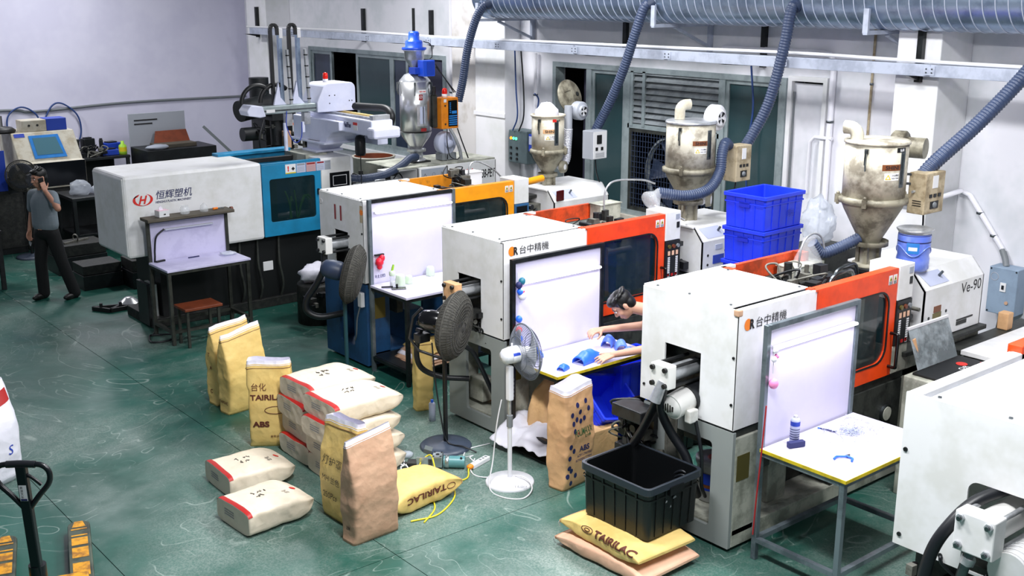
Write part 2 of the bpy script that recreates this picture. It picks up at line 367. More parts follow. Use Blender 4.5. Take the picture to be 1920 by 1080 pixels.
def floor_material():
    m = bpy.data.materials.new('epoxy_floor'); m.use_nodes = True; nt = m.node_tree; N = nt.nodes; L = nt.links; b = N['Principled BSDF']
    tc = N.new('ShaderNodeTexCoord')
    def nz(scale, det, rough=.6, dist=0.):
        n = N.new('ShaderNodeTexNoise'); n.inputs['Scale'].default_value = scale; n.inputs['Detail'].default_value = det; n.inputs['Roughness'].default_value = rough; n.inputs['Distortion'].default_value = dist
        L.new(tc.outputs['Object'], n.inputs['Vector']); return n.outputs[0]
    def rng(src, a, c, lo=0., hi=1.):
        r = N.new('ShaderNodeMapRange'); r.inputs[1].default_value = a; r.inputs[2].default_value = c; r.inputs[3].default_value = lo; r.inputs[4].default_value = hi; L.new(src, r.inputs[0]); return r.outputs[0]
    def mix(f, a, c, fac=None):
        x = N.new('ShaderNodeMix'); x.data_type = 'RGBA'
        for i, q in ((6, a), (7, c)):
            if isinstance(q, str): x.inputs[i].default_value = (*lin(q), 1)
            else: L.new(q, x.inputs[i])
        L.new(f, x.inputs[0]); return x.outputs[2]
    def mul(a, c):
        x = N.new('ShaderNodeMath'); x.operation = 'MULTIPLY'; L.new(a, x.inputs[0])
        if isinstance(c, float): x.inputs[1].default_value = c
        else: L.new(c, x.inputs[1])
        return x.outputs[0]
    base = mix(rng(nz(.7, 5), .38, .62), '#174a3f', '#205c50')
    # worn, speckled grey patches, made denser in front as painted lamplight
    vd = N.new('ShaderNodeVectorMath'); vd.operation = 'DISTANCE'; L.new(tc.outputs['Object'], vd.inputs[0]); vd.inputs[1].default_value = (-.3, -3.9, .3)   # distance falloff paints the front floor paler, for the light there
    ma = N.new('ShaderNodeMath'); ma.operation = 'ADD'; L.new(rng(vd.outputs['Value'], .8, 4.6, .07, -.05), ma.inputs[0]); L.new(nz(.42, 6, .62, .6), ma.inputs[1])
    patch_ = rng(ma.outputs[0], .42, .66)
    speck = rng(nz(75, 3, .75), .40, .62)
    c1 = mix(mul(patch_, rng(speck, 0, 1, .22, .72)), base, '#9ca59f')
    # pale trowel ridges: thin iso-lines of a distorted noise, broken up
    d = nz(.55, 3, .55, 1.1); ad = N.new('ShaderNodeMath'); ad.operation = 'PINGPONG'; L.new(d, ad.inputs[0]); ad.inputs[1].default_value = .038
    line = rng(ad.outputs[0], .0, .0032, 1., 0.)
    c2 = mix(mul(mul(line, rng(nz(1.7, 5, .7), .44, .58)), .55), c1, '#aab8b0')
    c2 = mix(mul(rng(nz(7, 8, .8, .5), .60, .70), .45), c2, '#9fb0a8')
    c3 = mix(mul(rng(nz(2.6, 7, .75), .58, .74), .35), c2, '#0f2f28')
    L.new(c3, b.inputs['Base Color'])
    L.new(rng(nz(1.3, 4), .3, .7, .30, .55), b.inputs['Roughness'])
    b.inputs['Specular IOR Level'].default_value = .5
    bp = N.new('ShaderNodeBump'); bp.inputs['Strength'].default_value = .35; bp.inputs['Distance'].default_value = .05; L.new(d, bp.inputs['Height']); L.new(bp.outputs[0], b.inputs['Normal'])
    MATS['epoxy_floor'] = m
floor_material()
M('joint_dark', '#132722', .8)

# ---------------------------------------------------------------- structure
WX, WY = 11.0, 22.0                                           # window wall plane, far wall plane
fl = B().box(-4, -3, -.30, 13.5, WY + .3, -.012).build('floor', 'joint_dark'); tag(fl, 'green coated concrete floor under the machines', None, kind='structure')
xs = [-4, 2.45, 4.10, 13.5]; ys = [-3, 6.30, WY + .3]
for i in range(3):
    for j in range(2):
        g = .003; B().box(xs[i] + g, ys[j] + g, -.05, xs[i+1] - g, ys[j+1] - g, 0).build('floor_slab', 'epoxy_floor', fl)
def struct(o, label): return tag(o, label, None, kind='structure')
# window wall with three openings
w = B(); HZ = 5.4
W1 = (15.0, 19.4, 1.21, 2.96); W2 = (8.25, 12.37, 1.00, 3.0); D1 = (7.70, 8.17, 0.0, 3.0)
def wb(y0, y1, z0, z1): w.box(WX, y0, z0, WX + .22, y1, z1)
wb(-3, D1[0], 0, HZ); wb(D1[0], D1[1], D1[3], HZ); wb(D1[1] , W2[0], 0, HZ); wb(W2[0], W2[1], 0, W2[2]); wb(W2[0], W2[1], W2[3], HZ)
wb(W2[1], W1[0], 0, HZ); wb(W1[0], W1[1], 0, W1[2]); wb(W1[0], W1[1], W1[3], HZ); wb(W1[1], WY, 0, HZ)
wr = struct(w.build('wall_right', 'wall_white'), 'white plastered wall with windows behind the machine row')
struct(B().box(-4, WY, 0, WX + .22, WY + .25, HZ).build('wall_left', 'wall_lavender'), 'plain pale lavender wall at the far end of the hall')
# dark rooms behind the windows
dr = B(); dr.box(WX + 1.6, -3, 0, WX + 1.7, WY, HZ); dr.box(WX + .2, WY - .1, 0, WX + 1.7, WY, HZ); dr.box(WX + .2, -3.1, 0, WX + 1.7, -3, HZ); dr.box(WX + .2, -3, HZ, WX + 1.7, WY, HZ + .1); dr.box(WX + .22, 13.4, 0, WX + 1.7, 13.5, HZ)
struct(dr.build('wall_beyond', 'dark_room'), 'unlit room behind the windows')
# pillars standing proud of the wall
def pillar(name, y0, y1, x0, lab, m='pillar_white'): return struct(B().box(x0, y0, 0, WX, y1, HZ).build(name, m, bevel=.012), lab)
pillar('trim_1', 6.0, 6.48, 10.4, 'white wall pillar to the right of the rightmost dryer')
p2 = pillar('trim_2', 13.13, 13.85, 10.7, 'wide white wall pillar between the two windows')
B().box(10.68, 13.11, 2.14, 10.7, 13.87, 2.20).build('moulding', 'pillar_white', p2)
B().box(10.75, 13.85, 0, WX - .002, 14.5, HZ).build('stained_panel', 'stain_wall', p2)
pillar('trim_3', 20.1, 20.9, 10.48, 'white wall pillar near the far corner')
def win(name, y0, y1, z0, z1, lab):
    t = thing(name, lab, None, (WX, (y0 + y1) / 2, z0)); t['kind'] = 'structure'
    return t
def rect_frame(b, x0, x1, y0, y1, z0, z1, w):
    b.box(x0, y0, z0, x1, y0 + w, z1).box(x0, y1 - w, z0, x1, y1, z1).box(x0, y0 + w, z0, x1, y1 - w, z0 + w).box(x0, y0 + w, z1 - w, x1, y1 - w, z1)
    return b
t = win('window_1', *W1, 'grey aluminium sliding window behind the white robot')
rect_frame(B(), WX - .03, WX + .12, *W1, .07).build('window_frame', 'alu_frame', t)
for (a, c, m) in ((18.6, 19.33, 'glass_pane_blue'), (16.6, 17.75, 'glass_pane'), (16.1, 16.6, 'glass_pane_blue')):
    sa = rect_frame(B(), WX + .0, WX + .05, a, c, W1[2] + .07, W1[3] - .07, .06).build('sash', 'alu_frame', t)
    B().box(WX + .02, a + .06, W1[2] + .13, WX + .03, c - .06, W1[3] - .13).build('pane', m, sa)
B().box(WX + .01, 15.07, W1[2] + .07, WX + .018, 16.1, W1[3] - .07).build('grey_sheet', 'curtain', t)
B().box(WX - .12, W1[0] - .1, W1[2] - .06, WX + .05, W1[1] + .1, W1[2]).build('window_sill', 'pillar_white', t)
t = win('window_2', *W2, 'long grey aluminium window with louvre blinds behind the dryers')
rect_frame(B(), WX - .03, WX + .14, *W2, .07).build('window_frame', 'alu_frame', t)
for y in (11.62, 10.86, 9.22):
    B().box(WX - .02, y - .05, W2[2] + .05, WX + .12, y + .05, W2[3] - .05).build('mullion', 'alu_frame', t)
for (a, c, m) in ((10.91, 11.57, 'glass_pane'), (8.32, 9.17, 'glass_pane')):
    sa = rect_frame(B(), WX, WX + .05, a, c, W2[2] + .07, W2[3] - .07, .05).build('sash', 'alu_frame', t)
    B().box(WX + .02, a + .05, W2[2] + .12, WX + .03, c - .05, W2[3] - .12).build('pane', m, sa)
B().box(WX + .3, 11.6, W2[2], WX + .32, 12.05, W2[3] - .12).build('curtain', 'curtain', t)
LY0, LY1 = 9.27, 10.81
for k in range(9):
    B().obox((WX + .01, (LY0 + LY1) / 2, 2.30 + k * .08), (.1, LY1 - LY0, .006), (0, -.85, 0)).build('louvre_slat', 'louver', t)
B().box(WX + .06, LY0, 2.22, WX + .07, LY1, 2.96).build('louvre_back', 'glass_pane', t)
for y in (10.77, 10.55): B().box(WX - .03, y - .025, 2.22, WX + .0, y + .025, 2.95).build('louvre_rail', 'alu_frame', t)
B().box(WX - .02, LY0 - .03, 2.19, WX + .1, LY1 + .03, 2.25).build('transom', 'alu_frame', t)
B().box(WX - .10, W2[0] - .05, W2[2] - .07, WX + .06, W2[1] + .1, W2[2]).build('window_sill', 'dirty_wall', t)
# exhaust fan in its cage, set in the lower half of the louvred bay
FY = (LY0 + LY1) / 2; FZ = 1.63
t = thing('exhaust_fan', 'dark caged exhaust fan in the window below the louvre blinds', 'fan', (WX, FY, 1.07))
rect_frame(B(), WX - .01, WX + .06, LY0, LY1, 1.07, 2.19, .05).build('housing', 'grime_grey', t)
B().lathe([(.48, 0), (.52, .03), (.52, .08), (.48, .08)], (WX + .03, FY, FZ), (1, 0, 0), 28).build('shroud', 'louver', t)
for k in range(5):
    a = k * 2 * PI / 5; c = V((WX + .12, FY, FZ)); e1 = V((0, math.cos(a), math.sin(a))); e2 = V((0, -math.sin(a), math.cos(a)))
    B().add([c + e1 * .06 + e2 * .04 + V((.03, 0, 0)), c + e1 * .46 + e2 * .16 + V((.05, 0, 0)), c + e1 * .46 - e2 * .12 - V((.05, 0, 0)), c + e1 * .06 - e2 * .04 - V((.03, 0, 0))], [(0, 1, 2, 3)]).build('blade', 'hose_dark', t, solid=.006)
B().cyl((WX + .06, FY, FZ), (WX + .2, FY, FZ), .08).build('hub', 'hose_dark', t)
b = B()
for k in range(1, 30): b.bar((WX - .005, LY0 + .01 + k * .051, 1.11), (WX - .005, LY0 + .01 + k * .051, 2.15), .006)
for k in range(1, 15): b.bar((WX - .008, LY0 + .03, 1.09 + k * .072), (WX - .008, LY1 - .03, 1.09 + k * .072), .006)
b.build('cage_wire', 'hose_dark', t)['kind'] = 'stuff'
# white panelled door
t = win('door_1', *D1, 'plain white door in the right wall')
B().box(WX + .01, D1[0] + .02, 0, WX + .06, D1[1], D1[3] - .05).build('door_leaf', 'wall_white', t, bevel=.01)
rect_frame(B(), WX - .05, WX + .08, D1[0] - .03, D1[1] + .04, 0, D1[3] + .03, .055).build('door_frame', 'pillar_white', t)
B().box(WX - .02, 8.13, 1.2, WX + .0, 8.145, 2.85).build('conduit', 'plastic_grey', t)
LAMP_AT = ['the aisle before the right-edge press', 'the aisle before the black tote', 'the right-edge press', 'the gap behind the near press', 'the press numbered 11', 'the stainless dryer', 'the far left cabinet, added to brighten the far wall', 'the far tool cabinet, added to brighten the far wall']
def fluorescent(x, y, z, watts, where):
    t = thing('ceiling_lamp', 'twin-tube fluorescent batten hanging above ' + where, 'lamp', (x, y, z), group='ceiling lamps over the aisles')
    B().box(x - .09, y - .75, z + .03, x + .09, y + .75, z + .09).build('housing', 'plastic_white', t)
    for s in (-.05, .05): B().cyl((x + s, y - .72, z), (x + s, y + .72, z), .013).build('lamp_tube', 'tube_on', t)
    for s in (-.5, .5): B().cyl((x, y + s, z + .09), (x, y + s, HZ + .4), .006, n=6).build('rod', 'steel', t)
    l = bpy.data.lights.new('tube_light', 'AREA'); l.shape = 'RECTANGLE'; l.size = .5; l.size_y = 1.5; l.energy = watts; l.color = LAMP_COL
    o = bpy.data.objects.new('tube_light', l); COL.objects.link(o); o.parent = t; o.location = (0, 0, -.03)
for a, w_ in zip(LAMPS, LAMP_AT): fluorescent(*a, w_)
# ---------------------------------------------------------------- injection moulding machines
def dryer(name, label, loc, r, z_top, z_flange, z_cone, z_base, mat, mat2, style):
    """hopper dryer standing on an injection unit; loc = (x, y) of its axis"""
    x, y = loc; t = thing(name, label, 'hopper dryer', (x, y, z_base), group='hopper dryers on the injection units')
    b = B(); b.lathe([(0, z_top - .06), (r * .98, z_top - .06), (r, z_top - .06), (r, z_flange + .02), (r * .98, z_flange + .02)], (x, y, 0), n=36).build('body', mat, t)
    b = B(); b.lathe([(r * 1.0, z_flange + .05), (r * 1.12, z_flange + .04), (r * 1.12, z_flange), (r * 1.0, z_flange - .01)], (x, y, 0), n=36).build('flange', mat2, t)
    b = B(); b.lathe([(r * 1.02, z_flange), (r * .92, z_flange - .06), (r * .38, z_cone + .03), (r * .34, z_cone)], (x, y, 0), n=36).build('cone', mat2, t)
    b = B(); b.lathe([(r * .62, z_cone + .02), (r * .62, z_cone - .02), (.07, z_cone - .02), (.07, z_base + .03), (.13, z_base + .03), (.13, z_base)], (x, y, 0), n=16)
    for a in range(4): b.obox((x + .085 * math.cos(a * PI / 2 + .4), y + .085 * math.sin(a * PI / 2 + .4), (z_cone + z_base) / 2), (.03, .03, z_cone - z_base - .02))
    b.build('neck', 'steel' if style else 'dryer_dirty', t)
    B().box(x - .15, y - .15, z_base - .04, x + .15, y + .15, z_base + .005).build('base_plate', 'black', t, bevel=.008)
    return t
def ang(x, y, r, a, z): return (x + r * math.cos(a), y + r * math.sin(a), z)
VIEW = math.radians(50.46)
def face_frame(x, y, a):
    """right and up vectors for a label wrapped on a drum at azimuth a, seen from outside"""
    return V((-math.sin(a), math.cos(a), 0)), V((0, 0, 1))
def drum_label(t, body, x, y, r, a, z, w, h, mat, name='label'):
    right, up = face_frame(x, y, a); return patch(ang(x, y, r, a, z), right, up, w, h, mat, t, bvh_of(body), name=name, nu=6, nv=1, lift=.002)
def drum_text(t, body, s, x, y, r, a, z, h, mat, w=None, lift=.004, bold=.02):
    right, up = face_frame(x, y, a); nat = w or text_flat(s, bold)[2] * h
    return text(s, V(ang(x, y, r, a, z)) - right * nat / 2, right, up, h, mat, t, w=nat, bold=bold, lift=lift, onto=bvh_of(body))
def blower(t, c, r, d, mat, fan=True):
    """snail blower; its round inlet faces direction d (horizontal unit vector)"""
    c, d = V(c), V(d).normalized()
    b = B(); b.lathe([(0, -.06), (r * .9, -.06), (r, -.045), (r, .045), (r * .9, .06), (0, .06)], c, d, 28); b.build('blower', mat, t)
    o = B().lathe([(r * .62, .06), (r * .66, .085), (r * .5, .09)], c, d, 24).build('inlet_ring', mat, t)
    if fan:
        b = B(); u = V((0, 0, 1)); s = d.cross(u)
        b.lathe([(0, .075), (r * .52, .075)], c, d, 20); b.build('inlet', 'plastic_white', t)
        b = B()
        for k in range(4):
            a = k * PI / 2 + .3; e1 = s * math.cos(a) + u * math.sin(a); e2 = -s * math.sin(a) + u * math.cos(a)
            b.add([c + d * .079 + e1 * .012, c + d * .079 + e1 * r * .5 + e2 * r * .05, c + d * .079 + e1 * r * .42 + e2 * r * .32, c + d * .079 + e1 * r * .2 + e2 * r * .22], [(0, 1, 2, 3)])
        b.build('vent_slot', 'black', t)
    return t
def control_box(t, x0, y0, z0, x1, y1, z1, mat, face_mat=None):
    return B().box(x0, y0, z0, x1, y1, z1).build('control_box', mat, t, bevel=.008)
def lever(t, x, y, r, a, z):
    p = V(ang(x, y, r, a, z)); d = V((math.cos(a), math.sin(a), 0)); s = V((-math.sin(a), math.cos(a), 0)); b = B()
    b.obox(p + d * .012, (.03, .03, .035), (0, 0, a)); b.bar(p + d * .03 + V((0, 0, .01)), p + d * .035 - V((0, 0, .11)), .014, .03, up=d); b.bar(p + d * .03 - V((0, 0, .10)), p + d * .02 - V((0, 0, .16)), .01, .022, up=d)
    b.build('latch', 'steel_dark', t)
def clamp(t, x, y, r, a, z):
    p = V(ang(x, y, r, a, z)); b = B(); b.obox(p, (.05, .035, .07), (0, 0, a)); b.cyl(p - V((0, 0, .05)), p + V((0, 0, .05)), .012, n=8); b.ball(p + V((0, 0, .045)), .016, 8, 6); b.build('clamp', 'dryer_dirty', t)

def octa_screw(t, pts, r, d, mat='black'):
    for p in pts: B().cyl(V(p) - V(d) * .004, V(p) + V(d) * .008, r, n=8).build('screw', mat, t)
def gooseneck_box(t, x0, y0, z0, x1, y1, z1, mat):
    B().box(x0, y0, z0, x1, y1, z1).build('terminal_box', mat, t, bevel=.006)
    B().box(x0 - .01, y0 - .01, z1, x1 + .01, y1 + .01, z1 + .008).build('box_lid', mat, t)

def hydraulics(t, seed, x0, x1, y0, y1, z0, z1, n=26):
    """blocks, valves and hoses packed over the mould: solid pieces of plausible machinery"""
    rnd = random.Random(seed)
    for k in range(n):
        x, y, z = rnd.uniform(x0, x1), rnd.uniform(y0, y1), rnd.uniform(z0, z1); b = B(); q = rnd.random()
        if q < .4:
            sx, sy, sz = rnd.uniform(.04, .12), rnd.uniform(.04, .12), rnd.uniform(.04, .10); b.obox((x, y, z), (sx, sy, sz), (0, 0, rnd.uniform(-.2, .2))); nm = 'valve_block'
        elif q < .7:
            d = V(rnd.choice([(1, 0, 0), (0, 1, 0), (0, 0, 1)])) * rnd.uniform(.04, .11); b.cyl(V((x, y, z)) - d, V((x, y, z)) + d, rnd.uniform(.014, .035), n=10); nm = 'solenoid'
        else:
            p = V((x, y, z)); pts = [p, p + V((rnd.uniform(-.08, .08), rnd.uniform(-.08, .08), .08)), p + V((rnd.uniform(-.2, .2), rnd.uniform(-.2, .2), rnd.uniform(-.02, .06))), p + V((rnd.uniform(-.3, .3), rnd.uniform(-.2, .2), -.1))]
            pts = [V((min(max(a.x, x0 - .05), x1 + .05), min(max(a.y, y0 - .05), y1 + .05), a.z)) for a in pts]
            b.tube(spline(pts, 6), rnd.uniform(.006, .012), 6); nm = 'cable'
        b.build(nm, rnd.choice(['hydraulic', 'hydraulic', 'black', 'grime', 'hydraulic_light']), t)

def warning_sticker(t, x, y, z, w=.05, h=.075):
    s = B().box(x, y - .003, z, x + w, y - .0005, z + h).build('warning_sticker', 'label_white', t)
    cx = x + w / 2; b = B(); b.add([(cx - w * .38, y - .0045, z + h * .42), (cx + w * .38, y - .0045, z + h * .42), (cx, y - .0045, z + h * .92)], [(0, 1, 2)]); b.build('triangle', 'sticker_yellow', s, recalc=False)
    b = B(); b.add([(cx - w * .17, y - .0055, z + h * .48), (cx + w * .17, y - .0055, z + h * .48), (cx, y - .0055, z + h * .78)], [(0, 1, 2)])
    for k in range(3): b.add([(x + w * .1, y - .0045, z + h * (.06 + k * .11)), (x + w * .9, y - .0045, z + h * (.06 + k * .11)), (x + w * .9, y - .0045, z + h * (.11 + k * .11)), (x + w * .1, y - .0045, z + h * (.11 + k * .11))], [(0, 1, 2, 3)])
    b.build('symbol', 'print_black', s, recalc=False)

def press(name, label, ox, oy, s, opt):
    """small toggle press. s: dimensions, opt: colours. Local axes: x along the machine, y into the row, z up"""
    t = thing(name, label, 'moulding machine', (ox, oy, 0), group='injection moulding machines in a row')
    def L(x, y, z): return (ox + x, oy + y, z)
    def bx(n, m, x0, y0, z0, x1, y1, z1, bevel=.006, parent=None): return B().box(ox + x0, oy + y0, z0, ox + x1, oy + y1, z1).build(n, m, parent or t, bevel=bevel)
    Wd, Hh, xh, xd, xp, xe = s['w'], s['h'], s['hood'], s['door'], s['panel'], s['end']; zb = s.get('zb', .96)
    wm, om, om2, bm_ = opt['hood'], opt['frame'], opt['frame2'], opt['base']
    # hood: end sheet with a slot for the clamp cylinder, top sheet, two side sheets
    oy0, oy1, oz = opt['slot']
    b = B(); th = .014; b.box(ox, oy, zb, ox + th, oy + oy0, Hh).box(ox, oy + oy1, zb + opt.get('hood_drop', 0), ox + th, oy + Wd, Hh).box(ox, oy + oy0, oz, ox + th, oy + oy1, Hh)
    e = b.build('hood_end', wm, t)
    bx('hood_top', wm, .012, .085, Hh - .006, xh - .0, Wd - .05, Hh + .008, .004)
    bx('top_gap', 'black', .02, .045, Hh - .03, xh, .09, Hh - .012, 0)
    b = B(); b.box(ox, oy - .001, zb, ox + xh, oy + .014, Hh).box(ox, oy + .014, Hh - .014, ox + xh, oy + .05, Hh); b.build('hood_front', wm, t, bevel=.003)
    b = B(); b.box(ox + .014, oy + Wd - .014, zb, ox + xh, oy + Wd, Hh).box(ox + .014, oy + Wd - .05, Hh - .012, ox + xh + .12, oy + Wd + .006, Hh + .012); b.build('hood_back', wm, t)
    octa_screw(t, [L(.05, .12, Hh + .008), L(.05, Wd * .55, Hh + .008), L(.05, Wd - .1, Hh + .008), L(xh - .06, .12, Hh + .008), L(xh - .06, Wd - .12, Hh + .008)], .011, (0, 0, 1), 'steel_dark')
    octa_screw(t, [L(0, .03, 1.15), L(0, Wd - .04, zb + .12), L(0, .03, 1.5)], .011, (-1, 0, 0))
    if opt.get('rust'): B().obox(L(.012, .02, Hh - .02), (.05, .05, .05)).build('rust_corner', 'sack_brown', t, bevel=.01)
    # inside of the hood: dark toggle and frame
    bx('toggle_block', 'grime', .10, .2, zb - .05, .3, Wd - .12, 1.55)
    bx('toggle_plate', opt.get('inner', 'grime_grey'), .42, .04, .55, .5, Wd - .04, Hh - .06)
    # base: end plate with an opening, posts, rails, inner wall
    zt = zb - .02; a0, a1, az0, az1 = opt['hole']
    outer = rrect(oy, .0 + .03, oy + opt.get('basew', Wd - .08), zt, .004); inner = rrect(oy + a0, az0, oy + a1, az1, .03)
    b = B(); b.ring([(ox + .004, p, q) for p, q in outer], [(ox + .004, p, q) for p, q in inner], (.03, 0, 0)); b.build('base_end', opt['endmat'], t)
    bx('bed', 'grime_grey', .03, .02, zt - .06, xe - .1, Wd - .04, zt, .004)
    bx('base_post', bm_, .035, .0, .12, .30, .05, zt - .05)
    bx('base_post', bm_, .035, Wd - .16, .12, .3, Wd - .1, zt - .05)
    bx('base_rail', opt['railmat'], .04, .0, .03, xe, .08, .17); bx('base_rail', opt['railmat'], .04, Wd - .18, .03, xe, Wd - .1, .17)
    bx('base_floor', opt['railmat'], .04, .08, .13, xe, Wd - .18, .16, 0)
    bx('tank_block', opt['railmat'], .62, .14, .16, .85, .5, .52)
    bx('inner_wall', opt['innerwall'], .95, .3, .16, xe, .34, zt - .05, 0)
    bx('base_panel', bm_ if opt['kind'] == 'eleven' else 'grime_grey', 1.25, .005, .17, xp, .03, zt - .06)
    if opt['kind'] == 'victor':
        for z in (.62, .42):
            B().cyl(L(1.95, .004, z), L(1.95, -.02, z), .075, n=24).build('gauge_ring', 'steel_dark', t); B().cyl(L(1.95, -.018, z), L(1.95, -.024, z), .058, n=24).build('gauge_face', 'cream_grey', t)
        bx('name_plate', 'brass', .06, -.003, .55, .2, .001, .75, 0)
    else:
        bx('name_plate', 'brass', .05, -.004, .55, .24, .001, .78, 0)
    for (fx, fy) in ((.16, .14), (.16, Wd - .22), (1.7, .14), (xe - .2, .14)):
        B().cyl(L(fx, fy, 0), L(fx, fy, .04), .075, .06, n=14).build('foot', 'black', t)
    # guard door with its rounded window
    z0, z1 = zb, Hh
    out = rrect(ox + xh, z0, ox + xd, z1, .004); inn = rrect(ox + xh + .07, z0 + .13, ox + xd - .10, z1 - .165, [.03, .13, .13, .03])
    d = B().ring([(p, oy - .012, q) for p, q in out], [(p, oy - .012, q) for p, q in inn], (0, .03, 0)).build('guard_door', om, t)
    B().ext([(p, oy + .008, q) for p, q in rrect(ox + xh + .06, z0 + .12, ox + xd - .09, z1 - .155, [.03, .13, .13, .03])], (0, .006, 0)).build('door_window', 'acrylic', d)
    b = B(); b.ring([(p, oy - .016, q) for p, q in rrect(ox + xh + .06, z0 + .12, ox + xd - .09, z1 - .155, [.03, .14, .14, .03])], [(p, oy - .016, q) for p, q in rrect(ox + xh + .075, z0 + .135, ox + xd - .105, z1 - .17, [.03, .13, .13, .03])], (0, .008, 0)); b.build('window_seal', 'black', d)
    b = B(); b.box(ox + xh - .02, oy - .01, z1 - .012, ox + xd, oy + .07, z1 + .004).box(ox + xh - .05, oy + .02, z1 - .16, ox + xh + .0, oy + .07, z1 + .01); b.build('top_flange', om2, d)
    if opt['kind'] == 'victor':
        b = B(); hx = xd - .04; b.tube(spline([L(hx, -.01, zb + .36), L(hx, -.07, zb + .36), L(hx, -.08, zb + .33), L(hx, -.08, zb + .11), L(hx, -.07, zb + .08), L(hx, -.01, zb + .08)], 4), .014, 8); b.build('door_handle', 'black_gloss', d)
    warning_sticker(d, ox + xd - .135, oy - .0125, z1 - .115); warning_sticker(d, ox + xd - .072, oy - .0125, z1 - .115)
    # back beam of the guard
    b = B(); b.box(ox + xh - .02, oy + Wd - .04, z1 - .15, ox + xd - .12, oy + Wd + .0, z1 + .005).box(ox + xh - .04, oy + Wd - .14, z1 - .15, ox + xh + .02, oy + Wd - .02, z1 + .012).box(ox + xd - .18, oy + Wd - .14, z1 - .3, ox + xd - .1, oy + Wd - .03, z1 + .012); b.build('back_beam', om2, t)
    bx('back_guard', opt.get('backguard', 'grey_plate'), xh + .03, Wd - .03, zb, xd - .1, Wd - .01, z1 - .15, 0)
    # platens, tie bars, mould
    bx('moving_platen', 'grime_grey', xh + .25, .12, zb - .02, xh + .37, Wd - .16, 1.62); bx('mould', 'hydraulic_light', xh + .37, .22, zb + .08, xh + .62, Wd - .3, 1.52)
    bx('fixed_platen', 'cream_grey', xd - .30, .08, zb - .02, xd - .1, Wd - .12, 1.66)
    for (yy, zz) in ((.17, 1.08), (Wd - .23, 1.08), (.17, 1.52), (Wd - .23, 1.52)): B().cyl(L(.45, yy, zz), L(xd - .1, yy, zz), .032, n=12).build('tie_bar', 'steel', t)
    hydraulics(t, opt['seed'], ox + xh + .22, ox + xd - .25, oy + .22, oy + Wd - .28, 1.56, 1.80, opt.get('nh', 34))
    # operator panel column
    pz0 = zb + .02
    bx('panel_box', wm, xd + .005, -.02, 1.58, xp, .26, Hh + .02); k = bx('keypad', 'panel_blue' if opt['kind'] == 'eleven' else 'black', xd + .005, -.025, pz0 + .22, xp, .2, 1.575)
    bx('panel_foot', 'cream_grey', xd + .005, -.015, pz0 - .02, xp, .2, pz0 + .215)
    kw = xp - xd; yk = oy - .0265
    if opt['kind'] == 'victor':
        for i in range(3): B().cyl(L(xd + kw * (.25 + .28 * i), -.025, 1.52), L(xd + kw * (.25 + .28 * i), -.04, 1.52), .02, n=12).build('push_button', ['brass', 'wood_red', 'plastic_grey'][i], k)
        for i in range(3): B().box(ox + xd + kw * (.18 + .26 * i), yk - .004, 1.43, ox + xd + kw * (.32 + .26 * i), yk, 1.475).build('button', 'sack_pink', k)
        b = B()
        for r_ in range(11):
            for c_ in (0, 1): b.box(ox + xd + kw * (.18 + .52 * c_), yk - .003, 1.40 - r_ * .019, ox + xd + kw * (.32 + .52 * c_), yk, 1.412 - r_ * .019)
        b.build('key_column', 'label_white', k)
        b = B()
        for c_ in range(3): b.box(ox + xd + kw * (.16 + .26 * c_), yk - .003, pz0 + .235, ox + xd + kw * (.30 + .26 * c_), yk, pz0 + .262 )
        b.build('red_keys', 'tape_red', k)
        bx('switch', 'black', xp - .06, -.024, 1.70, xp - .02, -.018, 1.76, 0); bx('sticker', 'sticker_grey', xp - .075, -.024, 1.79, xp - .02, -.018, 1.84, 0)
    else:
        bx('screen', 'screen_dark', xd + .03, -.029, 1.42, xp - .03, -.024, 1.55, 0, k)
        b = B()
        for r_ in range(5):
            for c_ in range(6): b.box(ox + xd + .03 + c_ * .028, yk - .003, 1.22 + r_ * .033, ox + xd + .048 + c_ * .028, yk, 1.24 + r_ * .033)
        b.build('key_grid', 'label_white', k)
    # injection unit
    cx0, cx1, cz0, cz1 = s['cab']; yc = opt.get('caby', 0)
    prof = [(yc, cz0), (yc, cz1 - .14), (yc + .12, cz1), (yc + .62, cz1), (yc + .62, cz0)]
    B().ext([(ox + cx0, oy + p, q) for p, q in prof], (.012, 0, 0)).build('cover_end', wm, t)
    b = B(); b.ext([(ox + cx0, oy + p, q) for p, q in prof[:3]] + [(ox + cx0, oy + yc + .13, cz1 - .012), (ox + cx0, oy + yc + .014, cz1 - .15), (ox + cx0, oy + yc + .014, cz0)], (cx1 - cx0, 0, 0)); cf = b.build('cover_front', wm, t)
    bx('cover_top', opt.get('covertop', wm), cx0 - .02, yc + .12, cz1 - .02, cx1, yc + .75, cz1 + .004)
    b = B(); b.ext([(ox + cx1 - .012, oy + p, q) for p, q in prof], (.012, 0, 0)); b.build('cover_end', wm, t)
    bx('bed_plate', 'grime_grey', cx0 - .3, -.05, cz0 - .05, xe, Wd - .1, cz0 - .01)
    bx('inject_base', opt.get('injbase', 'cream_grey'), xp + .02, .02, .18, xe, Wd - .1, cz0 - .05)
    d0 = V((0, -.14, .12)).normalized(); sl = [(ox + cx0 + .1, oy + yc + .02 - .004, cz1 - .117), (ox + cx0 + .4, oy + yc + .02 - .004, cz1 - .117), (ox + cx0 + .34, oy + yc + .105 - .004, cz1 - .018), (ox + cx0 + .04, oy + yc + .105 - .004, cz1 - .018)]
    B().add(sl, [(0, 1, 2, 3)]).build('rating_label', 'sticker_lav', cf, recalc=False)
    for (hx, hz) in ((.09, .10), (.09, .2), (.36, .12), (.36, .22)): B().cyl((ox + cx0 + hx, oy + yc + .002, cz0 + hz), (ox + cx0 + hx, oy + yc - .003, cz0 + hz), .014, n=12).build('hole', 'black', cf)
